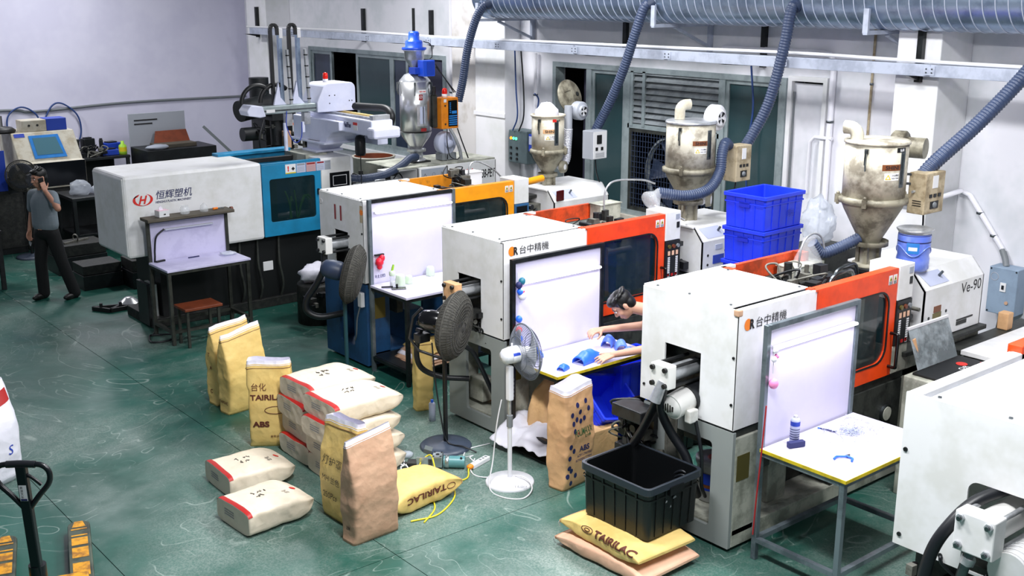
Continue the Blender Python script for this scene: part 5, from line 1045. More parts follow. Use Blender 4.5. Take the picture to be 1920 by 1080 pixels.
bn3, bd3 = bench('bench with yellow-edged white top nearest the right, spray can on it', 6.06, 7.16, 3.89, 4.62, .87, 1.77, 'frame_steel', 'bench_white', 'bench_white', 1, edge='yellow_edge'); tube_lamp(bn3, 6.13, 7.10, 4.575, 1.60, BENCH_W)
bn2, bd2 = bench('bench with white board in the middle, blue parts on it', 6.08, 7.20, 6.76, 7.40, .81, 1.72, 'frame_black', 'bench_white', 'bench_white', 1, edge='yellow_edge'); tube_lamp(bn2, 6.15, 7.14, 7.355, 1.50, BENCH_W)
bn4, bd4 = bench('bench with white board and black frame in front of press 11', 6.20, 7.33, 9.20, 9.90, .97, 1.88, 'frame_black', 'bench_white', 'bench_white', 1, post_mat='frame_steel'); tube_lamp(bn4, 6.27, 7.27, 9.855, 1.74, BENCH_W)
bn1, bd1 = bench('grimy dark bench with unlit lamp before the long far press', 4.90, 5.92, 12.10, 12.66, .90, 1.40, 'frame_grimy', 'bench_lav', 'bench_lav', 0)
tube_lamp(bn1, 5.1, 5.72, 12.615, 1.27, 0)
B().box(4.86, 12.46, 1.40, 5.94, 12.70, 1.435).build('shelf_board', 'wood', bn1, bevel=.004); B().cyl((5.94, 12.58, 1.42), (5.97, 12.58, 1.42), .03, n=10).build('knot', 'wood_red', bn1)
B().tube(spline([(5.10, 12.60, 1.28), (5.0, 12.60, 1.20), (4.97, 12.60, 1.05), (4.96, 12.6, .92), (4.94, 12.68, .5), (4.93, 12.7, .05), (4.82, 12.6, .02), (4.75, 12.35, .02), (4.95, 12.3, .02), (5.05, 12.5, .02), (4.85, 12.62, .02)], 8), .011, 6).build('lamp_cord', 'black_rubber', bn1)
t = thing('stool', 'reddish brown board on a low dark stool under the far bench', 'stool', (5.21, 12.04, 0)); B().box(4.98, 11.88, .44, 5.44, 12.2, .47).build('seat', 'wood_red', t, bevel=.004)
for (x, y) in ((5.02, 11.92), (5.40, 11.92), (5.02, 12.16), (5.40, 12.16)): B().box(x - .015, y - .015, 0, x + .015, y + .015, .44).build('leg', 'frame_grimy', t)
B().box(5.02, 11.91, .2, 5.40, 11.93, .23).build('stretcher', 'frame_grimy', t)
B().tube([(6.05, 4.55, 1.2), (6.045, 4.56, .9), (6.04, 4.58, .5), (6.05, 4.6, .2)], .006, 6).build('red_cord', 'cord_red', bn3)
# lower shelf of the press-11 bench
B().box(6.22, 9.22, .165, 7.31, 9.88, .18).build('lower_shelf', 'frame_black', bn4)
# ---------------------------------------------------------------- sacks
def nz3(p, s): return noise.noise(V(p) * s)
def lying_sack(label, mat, c, L, Wd, H, rot, seed, z0, block=True, tape=False, sag=0., name='sack', group=None, mark=None, pinch=.025, scrib=True):
    """filled sack on its side: block bottom at the -x end, sewn or pinched +x end"""
    t = thing(name, label, 'sack', (c[0], c[1], z0), rot, group, local=True); e = 5.5
    def f(u, v, off=0.):
        v_ = v
        if block: k = min(1., v_ / .03); endh = .93 + .07 * k; endw = .97 + .03 * k
        else: k = min(1., v_ / .28); endh = pinch / H + (1 - pinch / H) * math.sin(k * PI / 2) ** .8; endw = 1.02 - .06 * k
        q = min(1., (1 - v_) / .36); eh = pinch / H + (1 - pinch / H) * math.sin(q * PI / 2) ** .75; ew = .70 + .28 * math.sin(min(1., (1 - v_) / .2) * PI / 2) if block else .98
        hh, hw = H / 2 * endh * eh * (1 + off), Wd / 2 * min(endw, ew) * (1 + off * .5)
        a = u * 2 * PI; ca, sa = math.cos(a), math.sin(a); ex = 2 / e
        y = hw * math.copysign(abs(ca) ** ex, ca); z = hh * math.copysign(abs(sa) ** ex, sa)
        x = -L / 2 + L * v_; p = V((x, y, z)); w = nz3((x * 5 + seed, y * 5, z * 4), 1.) * .014 + nz3((x * 15, y * 15 + seed, z * 10), 1.) * .007
        # wrinkles fan out of the pinched end
        w += .007 * math.sin(a * 9 + seed) * max(0, 1 - (1 - v_) / .35); r_ = V((0, y, z)); r_ = r_.normalized() if r_.length > 1e-6 else r_
        p += r_ * w * min(1, hh / .04); zc = H * .5 * (1 if block else 1); p.z += zc
        if p.z < .002: p.z = .002 + (p.z - .002) * .1
        p.z -= sag * (x / L) ** 2
        return p
    b = B(); b.grid(f, 44, 34)
    n0 = len(b.v); r0 = [f(i / 44, 0) for i in range(44)]; cc = sum(r0, V((0, 0, 0))) / 44; b.add(r0 + [cc], [(i, (i + 1) % 44, 44) for i in range(44)], False)
    r1 = [f(i / 44, 1) for i in range(44)]; cc = sum(r1, V((0, 0, 0))) / 44; b.add(r1 + [cc], [(i, (i + 1) % 44, 44) for i in range(44)], False)
    body = b.build('body', mat, t, weld=True)
    if tape:
        B().grid(lambda a, d: f(.045 + .41 * a, .002 + .06 * d, .025), 24, 2).build('red_tape', 'tape_red', t, recalc=False)
        bv = bvh_of(body)
        bb = B()
        for k in range(3):
            yy = -.10 + .018 * k; bb.grid(lambda a, d: V((-L / 2 - .003, -.02 + a * .14, H * .62 - k * .02 + d * .008)), 4, 1)
        bb.build('end_print', 'print_grey', t, recalc=False)
        text('台化', (L / 2 - .18, -.12, H), (0, 1, 0), (-1, 0, 0), .04, 'print_black', t, onto=bv, name='end_mark', lift=.004); 
        B().grid(lambda a, d: (bv.ray_cast(V((L / 2 - .10 + .025 * d * math.cos(a * 2 * PI), -.02 + .025 * d * math.sin(a * 2 * PI), H + .2)), V((0, 0, -1)))[0] or V((L/2 - .1, 0, H))) + V((0, 0, .004)), 14, 2).build('round_mark', 'print_red', t, recalc=False)
        rnd = random.Random(seed)
        for k in range(5 if scrib else 0):
            x0 = -.10 + .05 * (k % 3) + rnd.uniform(-.01, .01); y0 = .05 - .07 * (k // 3); P = []
            for q in range(5):
                h_ = bv.ray_cast(V((x0 + rnd.uniform(-.02, .02), y0 + rnd.uniform(-.025, .025), H + .2)), V((0, 0, -1)))[0]
                if h_: P.append(h_ + V((0, 0, .003)))
            if len(P) > 2: B().tube(P, .0025, 4).build('pen_mark', 'print_black', t)
    else:
        b = B().tube([f(i / 30, .985, .03) for i in range(31)], .003, 4); b.build('stitching', 'sack_brown', t)
    # pinched corners (ears) and a loose thread
    B().tube(spline([V((L / 2 - .01, Wd * .42, H * .5)), V((L / 2 + .02, Wd * .46, H * .3)), V((L / 2 + .015, Wd * .44, H * .02))], 5), .0025, 4).build('thread', 'cord_white', t)
    return t, body, f
def standing_sack(label, mat, c, Wd, D, H, rot, seed, lining='sack_lining', opened=True, bulge=.02, lean=(0, 0), name='sack', group=None, stitch=True, gape=.5, slope=0.):
    t = thing(name, label, 'sack', (c[0], c[1], 0), rot, group, local=True); NU = 64; e = 9. if opened else 5.
    def f(u, v, off=0.):
        a = u * 2 * PI; ca, sa = math.cos(a), math.sin(a); ex = 2 / e
        s = 1 + .05 * math.sin(v * PI) ** .7 if v < .95 else 1
        th = D / 2 * (1.0 if v < .5 else 1 - (1 - gape) * ((v - .5) / .5) ** 1.2) + bulge * math.sin(v * PI); hw = Wd / 2 * (1 + .03 * (v > .5) * (v - .5))
        if v < .06: k = v / .06; th *= .86 + .14 * k; hw *= 1.05 - .05 * k
        x = (hw + off) * math.copysign(abs(ca) ** ex, ca); y = (th + off) * math.copysign(abs(sa) ** ex, sa); z = H * v + slope * x * max(0, v - .5) * 2
        z += (.03 * nz3((x * 5 + seed, y * 3, 0), 1.)) * max(0, (v - .7) / .3)
        w = .011 * nz3((x * 5, y * 5 + seed, z * 5), 1.) + .007 * nz3((x * 13 + seed, y * 13, z * 17), 1.) + .0025 * math.sin(z * 26 + 5 * nz3((x * 5, y * 5, seed), 1.))
        r_ = V((x, y, 0)).normalized() if abs(x) + abs(y) > 1e-5 else V((0, 0, 0)); p = V((x, y, z)) + r_ * w * (1 if .05 < v < .97 else .4)
        p.x += lean[0] * v * v; p.y += lean[1] * v * v; return p
    b = B(); b.grid(f, NU, 36); r0 = [f(i / NU, 0) for i in range(NU)]; cc = sum(r0, V((0, 0, 0))) / NU; b.add(r0 + [cc], [(i, (i + 1) % NU, NU) for i in range(NU)])
    if not opened: r1 = [f(i / NU, 1) for i in range(NU)]; cc = sum(r1, V((0, 0, 0))) / NU; b.add(r1 + [cc], [(i, (i + 1) % NU, NU) for i in range(NU)])
    body = b.build('body', mat, t, weld=True)
    if opened:
        def g(u, v): return f(u, 1.02 - v * .28, -.006) + V((0, 0, .018 * (1 - v) if v < .2 else 0))
        bb = B(); bb.grid(g, NU, 8); r1 = [g(i / NU, 1) for i in range(NU)]; cc = sum(r1, V((0, 0, 0))) / NU; bb.add(r1 + [cc], [(i, (i + 1) % NU, NU) for i in range(NU)]); bb.build('lining', lining, t, weld=True)
        B().grid(lambda a, d: f(a, .985 + .04 * d, .001 if d < .5 else -.003), NU, 2).build('white_rim', lining, t, weld=True)
    if stitch: B().tube([f(i / 40, .955, .003) for i in range(41)], .0022, 4).build('stitching', 'print_brown', t)
    return t, body, f
def side_text(t, body, s, x, z, h, mat, w=None, bold=.02, face=-1, shear=0., rotv=False, y=None, axis='y'):
    """lettering on the -y (front) face of a standing sack; or on the -x face with axis 'x'"""
    bv = bvh_of(body)
    if axis == 'y': right, up, o = V((1, 0, 0)), V((0, 0, 1)), V((x, -.5, z))
    else: right, up, o = V((0, -1, 0)), V((0, 0, 1)), V((-.5, x, z))
    nrm = right.cross(up); vs, fs, nat = text_fine(s, bold, shear); w = w or nat * h; out = []
    for a, b_ in vs:
        p = o + right * (a / nat * w) + up * (b_ * h); hit = bv.ray_cast(p, -nrm, 2.)[0]; out.append((hit or p) + nrm * .006)
    B().add(out, fs).build('print', mat, t, recalc=False)
WHITE = 'white sacks with red tape'
# pile of white sacks, two columns of four
for col, (cy, lab) in enumerate(((7.80, 'front'), (8.34, 'back'))):
    for k in range(4):
        which = ('lowest', 'second lowest', 'second highest', 'topmost')[k]
        rr = random.Random(col * 7 + k); dx = (rr.uniform(-.04, .04), rr.uniform(-.05, .03), rr.uniform(-.02, .05), 0.02)[k] + .06 * (col == 1)
        lying_sack('white sack with red tape, %s in the %s column of the pile' % (which, lab), 'sack_white', (4.70 + dx, cy + rr.uniform(-.015, .015)), .72, .53, .185, rr.uniform(-.06, .06), 3.1 * k + 10 * col, .002 + k * .178, tape=True, sag=.015 if k else 0, group=WHITE, scrib=(k == 3))
lying_sack('white sack with red tape lying alone, nearest the camera', 'sack_white', (3.68, 7.46), .62, .50, .20, .06, 51, .002, tape=True, group=WHITE)
lying_sack('white sack with red tape lying behind the nearest one', 'sack_white', (3.90, 8.16), .62, .50, .19, -.03, 57, .002, tape=True, group=WHITE)
# standing yellow sacks by the empty floor
YEL = 'standing yellow paper sacks'
s1, bd_, f_ = standing_sack('full yellow sack standing alone, in front of its twin', 'sack_yellow', (4.62, 9.76), .43, .20, .79, 0.10, 5, group=YEL, gape=.14, slope=.16, bulge=.03)
side_text(s1, bd_, 'TAIRILAC', .07, .10, .03, 'print_brown', w=.14, axis='x'); 
s0, bd_, f_ = standing_sack('full yellow sack standing behind its twin', 'sack_yellow', (4.64, 10.06), .42, .20, .79, 0.10, 15, group=YEL, gape=.14, slope=.12, bulge=.03)
side_text(s0, bd_, 'T', .03, .50, .04, 'print_brown', axis='x'); side_text(s0, bd_, 'A', .03, .36, .04, 'print_brown', axis='x'); side_text(s0, bd_, 'C', .03, .12, .04, 'print_brown', axis='x')
s2, bd_, f_ = standing_sack('open yellow sack printed ABS, squeezed against the white pile', 'sack_yellow', (4.42, 8.78), .38, .20, .77, -.62, 25, group=YEL, gape=.7)
bpy.context.view_layer.update()
side_text(s2, bd_, '台化', -.15, .54, .07, 'print_brown', w=.13, bold=0); side_text(s2, bd_, 'TAIRILAC', -.165, .455, .05, 'print_brown', w=.34, bold=.03); side_text(s2, bd_, 'ABS', -.155, .20, .055, 'print_brown', w=.15, bold=.04); side_text(s2, bd_, '台化公司', .0, .10, .022, 'print_brown', w=.1)
P = [V((.06 + .10 * math.cos(a), 0, .36 + .035 * math.sin(a))) for a in [2 * PI * i / 20 for i in range(21)]]; bv = bvh_of(bd_)
B().tube([(bv.ray_cast(p + V((0, -.5, 0)), V((0, 1, 0)))[0] or p) + V((0, -.003, 0)) for p in P], .003, 4).build('print', 'print_brown', s2)
s3, bd_, f_ = standing_sack('open yellow sack with black handwriting beside the brown sack', 'sack_yellow', (4.15, 7.03), .45, .22, .80, -PI / 2 + .04, 35, group=YEL, gape=.45, bulge=.015, slope=.10)
for k, (s, h_, w_) in enumerate((('灯护罩', .075, .26), ('MH 兰色', .06, .24), ('250Pcs', .05, .18))): side_text(s3, bd_, s, -.16, .46 - k * .14, h_, 'print_black', w=w_, bold=-.005, shear=.15)
s4, bd_, f_ = standing_sack('open brown paper sack standing in front of the white pile', 'sack_brown', (4.13, 6.69), .40, .19, .80, .05, 45, gape=.22, bulge=.02, stitch=False, slope=.14); 
side_text(s4, bd_, '注意', .03, .10, .03, 'print_black', w=.05, axis='x')
s5, bd_, f_ = standing_sack('open tan sack with navy dots beside the black tote', 'sack_tan', (5.93, 6.42), .37, .20, .84, .14, 55, gape=.95, stitch=False, lean=(.02, .02)); bv = bvh_of(bd_)
for (x, z) in ((-.03, .72), (.08, .73), (-.10, .65), (.0, .655), (.11, .66), (-.09, .575), (-.045, .60), (.005, .575), (.05, .59), (-.08, .51), (-.13, .385), (-.09, .34), (-.145, .29), (-.14, .20), (-.115, .17), (-.155, .13), (-.115, .06), (-.06, .115)):
    B().grid(lambda a, d: (bv.ray_cast(V((x + .0195 * d * math.cos(a * 2 * PI), -.5, z + .0225 * d * math.sin(a * 2 * PI))), V((0, 1, 0)))[0] or V((x, -.1, z))) + V((0, -.003, 0)), 14, 1).build('dot', 'print_navy', s5, recalc=False)
side_text(s5, bd_, 'POLIMAXX', -.085, .455, .06, 'print_green', w=.23, bold=.01, shear=.1); side_text(s5, bd_, '普力瑪', .04, .425, .025, 'print_green', w=.08)
side_text(s5, bd_, 'ABS', -.02, .31, .05, 'print_navy', w=.12, bold=.03); side_text(s5, bd_, 'ACRYLONITRILE', -.05, .27, .022, 'print_navy', w=.19, bold=.01); side_text(s5, bd_, 'BUTADIENE STYRENE', -.07, .235, .02, 'print_navy', w=.21, bold=.01)
B().grid(lambda a, d: (bv.ray_cast(V((-.036 + .009 * d * math.cos(a * 2 * PI), -.5, .483 + .010 * d * math.sin(a * 2 * PI))), V((0, 1, 0)))[0] or V((0, -.1, .48))) + V((0, -.005, 0)), 14, 1).build('print', 'print_dkred', s5, recalc=False)
# lying yellow sack with TAIRILAC print
s6, bd_, f_ = lying_sack('yellow sack lying on its side behind the brown sack, end tied', 'sack_yellow', (4.72, 6.98), .74, .42, .21, .12, 65, .002, block=False)
bv = bvh_of(bd_); text('TAIRILAC', (.16, -.20, .04), (-1, 0, 0), (0, 0, -1), .05, 'print_brown', s6, w=.34, bold=.03, onto=None) if 0 else None
vs, fs, nat = text_fine('TAIRILAC', .03, 0); B().add([(bv.ray_cast(V((.18 - a / nat * .42, -.6, .15 - b_ * .055)), V((0, 1, 0)))[0] or V((0, -.2, .1))) + V((0, -.007, 0)) for a, b_ in vs], [tuple(reversed(q)) for q in fs]).build('print', 'print_brown', s6, recalc=False)
P = [V((.24 + .045 * math.cos(a), 0, .11 + .022 * math.sin(a))) for a in [2 * PI * i / 16 for i in range(17)]]
B().tube([(bv.ray_cast(p + V((0, -.6, 0)), V((0, 1, 0)))[0] or p) + V((0, -.003, 0)) for p in P], .003, 4).build('print', 'print_brown', s6)
# two sacks under the black tote (length across the aisle)
sa, ba, _ = lying_sack('pink-tan sack at the bottom, under the black tote', 'sack_pink', (5.40, 5.24), .90, .60, .125, PI / 2 + .03, 75, .002, block=False, pinch=.02)
sb, bb_, _ = lying_sack('yellow sack printed TAIRILAC directly under the black tote', 'sack_yellow', (5.42, 5.26), .84, .58, .125, PI / 2 - .02, 85, .118, block=False, pinch=.02)
bv = bvh_of(bb_)
# local frame: +x runs along world +y, so the side that faces the aisle is local +y
vs, fs, nat = text_fine('TAIRILAC', .03, 0); B().add([(bv.ray_cast(V((.04 - a / nat * .40, .60, .31 + b_ * .075)), V((0, -.8, -.6)))[0] or V((0, .3, .1))) + V((0, .0055, .005)) for a, b_ in vs], fs).build('print', 'print_brown', sb, recalc=False)
P = [V((.12 + .06 * math.cos(a), 0, .078 + .028 * math.sin(a))) for a in [2 * PI * i / 16 for i in range(17)]] 
for kk in (1., .45): B().tube([(bv.ray_cast(V((.12, 0, .078)) + (p - V((.12, 0, .078))) * kk + V((0, .6, .27)), V((0, -.8, -.6)))[0] or p) + V((0, .002, .002)) for p in P], .003, 4).build('print', 'print_brown', sb)
# folded empty sacks on the lower shelf of the press-11 bench
for k in range(5):
    m = ('sack_brown', 'sack_brown', 'sack_lining', 'sack_brown', 'sack_yellow')[k]; z = .185 + k * .026; w = .72 - .06 * k; r_ = random.Random(k)
    def fn(u, v, k=k, z=z, w=w): x = 6.32 + .05 * k + u * w; y = 9.16 + .02 * k + v * .52; return V((x, y, z + .012 * nz3((x * 6 + k, y * 6, 0), 1.) - .03 * max(0, .12 - u) / .12))
    o = B().grid(fn, 16, 12).build('flat_sack', m, solid=.016); tag(o, ('brown flattened sack at the bottom of the shelf pile', 'brown flattened sack second from the bottom of the shelf pile', 'white-lined flattened sack in the middle of the shelf pile', 'brown flattened sack second from the top of the shelf pile', 'yellow flattened sack on top of the shelf pile')[k], 'empty sack', 'flattened sacks under the press-11 bench')
standing_sack('slim yellow sack standing behind the black fan, against the middle press', 'sack_yellow', (5.98, 8.62), .18, .16, .70, -.3, 95, opened=False, name='sack', group=YEL)
# white woven sheet and brown paper under the middle bench
def sheet(fn, name, label, cat, mat, nu=30, nv=24, th=.004): o = B().grid(fn, nu, nv).build(name, mat, solid=th); return tag(o, label, cat)
def fn(u, v):
    x = 5.86 + .62 * v + .10 * u; y = 7.42 - .66 * u + .05 * v; z = .10 + .16 * math.sin(v * PI * .8) * (1 - .4 * u) + .05 * nz3((x * 6, y * 6, 0), 1.) + .03 * nz3((x * 15, y * 15, 3), 1.); return V((x, y, max(.02, z)))
sheet(fn, 'woven_sheet', 'crumpled white woven sheet spilling out under the middle bench', 'sheet', 'woven_white')
def fn(u, v):
    t_, p_ = u * 2 * PI, v * PI * .5; r = .27 * math.cos(p_) * (1 + .25 * nz3((math.cos(t_) * 2, math.sin(t_) * 2, v * 3), 1.)); return V((6.45 + r * math.cos(t_), 7.24 + r * math.sin(t_) * .6, .08 + .52 * math.sin(p_) + .03 * nz3((t_ * 2, v * 6, 1), 1.)))
o = B().grid(fn, 26, 14).build('paper_heap', 'cardboard', weld=True); tag(o, 'crumpled brown paper heap behind the white sheet', 'paper')
tag(B().box(6.2, 6.55, .02, 6.62, 6.95, .30).build('carton', 'cardboard', bevel=.006), 'brown cardboard carton behind the dotted sack', 'carton')
tag(B().box(6.0, 6.78, .0, 6.9, 7.38, .02).build('floor_board', 'frame_black'), 'dark board on the floor under the middle bench', 'board')
# big white bag cut off by the left edge
t, b_, f_ = standing_sack('large white bag cut off by the left edge of the view', 'woven_white', (2.02, 9.55), .72, .55, .86, .4, 105, opened=False, bulge=.06, stitch=False)
side_text(t, b_, 'S', .16, .28, .08, 'print_blue', bold=0, shear=.2); bv = bvh_of(b_); 
def fn(u, v): p = V((.12 + .2 * u, -.8, .66 + .10 * v + .04 * u)); return (bv.ray_cast(p, V((0, 1, 0)))[0] or p) + V((0, -.004, 0))
B().grid(fn, 6, 2).build('red_stripe', 'tape_red', t, recalc=False)

# ---------------------------------------------------------------- black tote, crates
def crate(name, label, cat, cx, cy, z0, L, Wd, H, mat, rot=0., taper=.04, ribs=6, ribw=.012, rim=.03, group=None, rimmat=None, dark=None, r=.05):
    t = thing(name, label, cat, (cx, cy, z0), rot, group, local=True); th = .012
    def loop(l, w, z, rr): return [(p, q, z) for p, q in rrect(-l / 2, -w / 2, l / 2, w / 2, rr)]
    lo, up = loop(L - 2 * taper, Wd - 2 * taper, 0, r * .8), loop(L, Wd, H, r); li, ui = loop(L - 2 * taper - 2 * th, Wd - 2 * taper - 2 * th, th, r * .7), loop(L - 2 * th, Wd - 2 * th, H, r * .9); n = len(lo)
    b = B(); q = lambda A, C: b.add(A + C, [(i, (i + 1) % n, n + (i + 1) % n, n + i) for i in range(n)])
    q(lo, up); q(up, ui); q(ui, li); b.add(lo, [tuple(range(n))]); b.add(li, [tuple(range(n))]); b.build('shell', mat, t, weld=True)
    b = B(); o1 = loop(L + .03, Wd + .03, H - rim, r); o2 = loop(L + .03, Wd + .03, H + .004, r); i2 = loop(L - .01, Wd - .01, H + .004, r); i1 = loop(L - .01, Wd - .01, H - rim, r)
    b.add(o1 + o2 + i2 + i1, [(k * n + i, k * n + (i + 1) % n, ((k + 1) % 4) * n + (i + 1) % n, ((k + 1) % 4) * n + i) for k in range(4) for i in range(n)]); b.build('rim', rimmat or mat, t, bevel=.003)
    zt = H - rim
    for (axis, half, ln) in (('y', Wd / 2, L), ('x', L / 2, Wd)):
        for sgn in (-1, 1):
            m = ribs if axis == 'y' else max(3, int(ribs * Wd / L))
            for k in range(m):
                p = -ln / 2 + ln * (k + 1) / (m + 1); kk = (ln - 2 * taper) / ln
                if axis == 'y': B().bar((p * kk, sgn * (half - taper), .01), (p, sgn * half, zt), ribw, .012, up=(0, 1, 0)).build('rib', mat, t)
                else: B().bar((sgn * (half - taper), p * kk, .01), (sgn * half, p, zt), ribw, .012, up=(1, 0, 0)).build('rib', mat, t)
    b = B(); zz = H - rim - .05; s = 1 - .2 * taper; o1 = loop(L + .012, Wd + .012, zz - .006, r); o2 = loop(L + .012, Wd + .012, zz + .006, r); b.add(o1 + o2, [(i, (i + 1) % n, n + (i + 1) % n, n + i) for i in range(n)]); b.build('band', mat, t)
    return t
tt = crate('tote', 'large black plastic tote on two sacks, some pellets inside', 'tote', 5.57, 5.27, .245, .56, .66, .40, 'tote_black', .02, .014, 5, .016, .05, rimmat='tote_rim')
def fn(u, v): x = -.2 + .4 * u; y = -.25 + .5 * v; return V((x, y, .06 + .05 * math.exp(-((x + .0) ** 2 + (y + .08) ** 2) * 30) + .006 * nz3((x * 30, y * 30, 0), 1.)))
B().grid(fn, 20, 20).build('pellets', 'pellet_black', tt)['kind'] = 'stuff'
for s in (-1, 1): B().box(-.07, s * .34 - .012, .30, .07, s * .34 + .012, .365).build('handle', 'tote_black', tt)
for (y, z, w) in ((-.05, .25, .02), (.03, .26, .035), (.0, .2, .012)):
    B().add([(-.05 + y, -.335, z), (-.05 + y + w, -.335, z + .005), (-.05 + y + w * .8, -.335, z + .02), (-.045 + y, -.335, z + .016)], [(0, 1, 2, 3)]).build('scuff', 'plastic_grey', tt)
CR = 'blue crates stacked behind the press'
for k in range(4):
    c = crate('plastic_crate', ('blue plastic crate at the bottom of the tall stack', 'blue plastic crate second from the bottom of the tall stack', 'blue plastic crate second from the top of the tall stack', 'open blue plastic crate on top of the tall stack')[k], 'crate', 8.50, 6.56, .875 + k * .325, .60, .46, .318, 'crate_blue', .03, .012, 4, .008, .03, group=CR, r=.02)
    for s in (-1, 1): B().box(s * .30 - .006, -.06, .20, s * .30 + .006, .06, .25).build('handle', 'crate_blue_dark', c)
    if k == 3: text('同裕', (-.02 + .05, -.236, .10), (1, 0, 0), (0, 0, 1), .07, 'crate_blue_dark', c, name='lettering', w=.12)
t = thing('crate_stand', 'dark steel stand carrying the blue crates', 'stand', (8.50, 6.56, 0))
B().box(8.16, 6.30, .83, 8.84, 6.82, .872).build('top', 'grime_grey', t)
for (x, y) in ((8.18, 6.32), (8.82, 6.32), (8.18, 6.80), (8.82, 6.80)): B().box(x - .02, y - .02, 0, x + .02, y + .02, .83).build('leg', 'grime_grey', t)
# crates under the middle bench: two lean, one upright with parts
c = crate('plastic_crate', 'blue crate tipped on edge under the middle bench, front one', 'crate', 6.62, 7.0, .12, .62, .5, .3, 'crate_blue', .1, .012, 4, .008, .03, r=.02); c.rotation_euler = (.65, .25, .1); c.location = (6.72, 6.98, .22)
c = crate('plastic_crate', 'blue crate standing far under the middle bench', 'crate', 7.35, 7.15, .02, .60, .40, .62, 'crate_blue', 0, .012, 4, .008, .03, r=.02)
c = crate('plastic_crate', 'black crate holding blue scraps under the middle bench', 'crate', 7.05, 6.42, .02, .5, .36, .46, 'tote_black', 0, .012, 4, .008, .03, r=.02)
for k in range(5):
    r_ = random.Random(k); crumple(B(), (7.05 + r_.uniform(-.15, .15), 6.42 + r_.uniform(-.1, .1), .46 + r_.uniform(0, .05)), (.05, .035, .04), k * 3.1, 10, 7, .4).build('plastic_scrap', 'plastic_blue', weld=True)
for k, o in enumerate([o for o in bpy.data.objects if o.name.startswith('plastic_scrap')]): tag(o, 'crumpled blue plastic scrap in the black crate', 'scrap', 'blue scraps in the black crate')
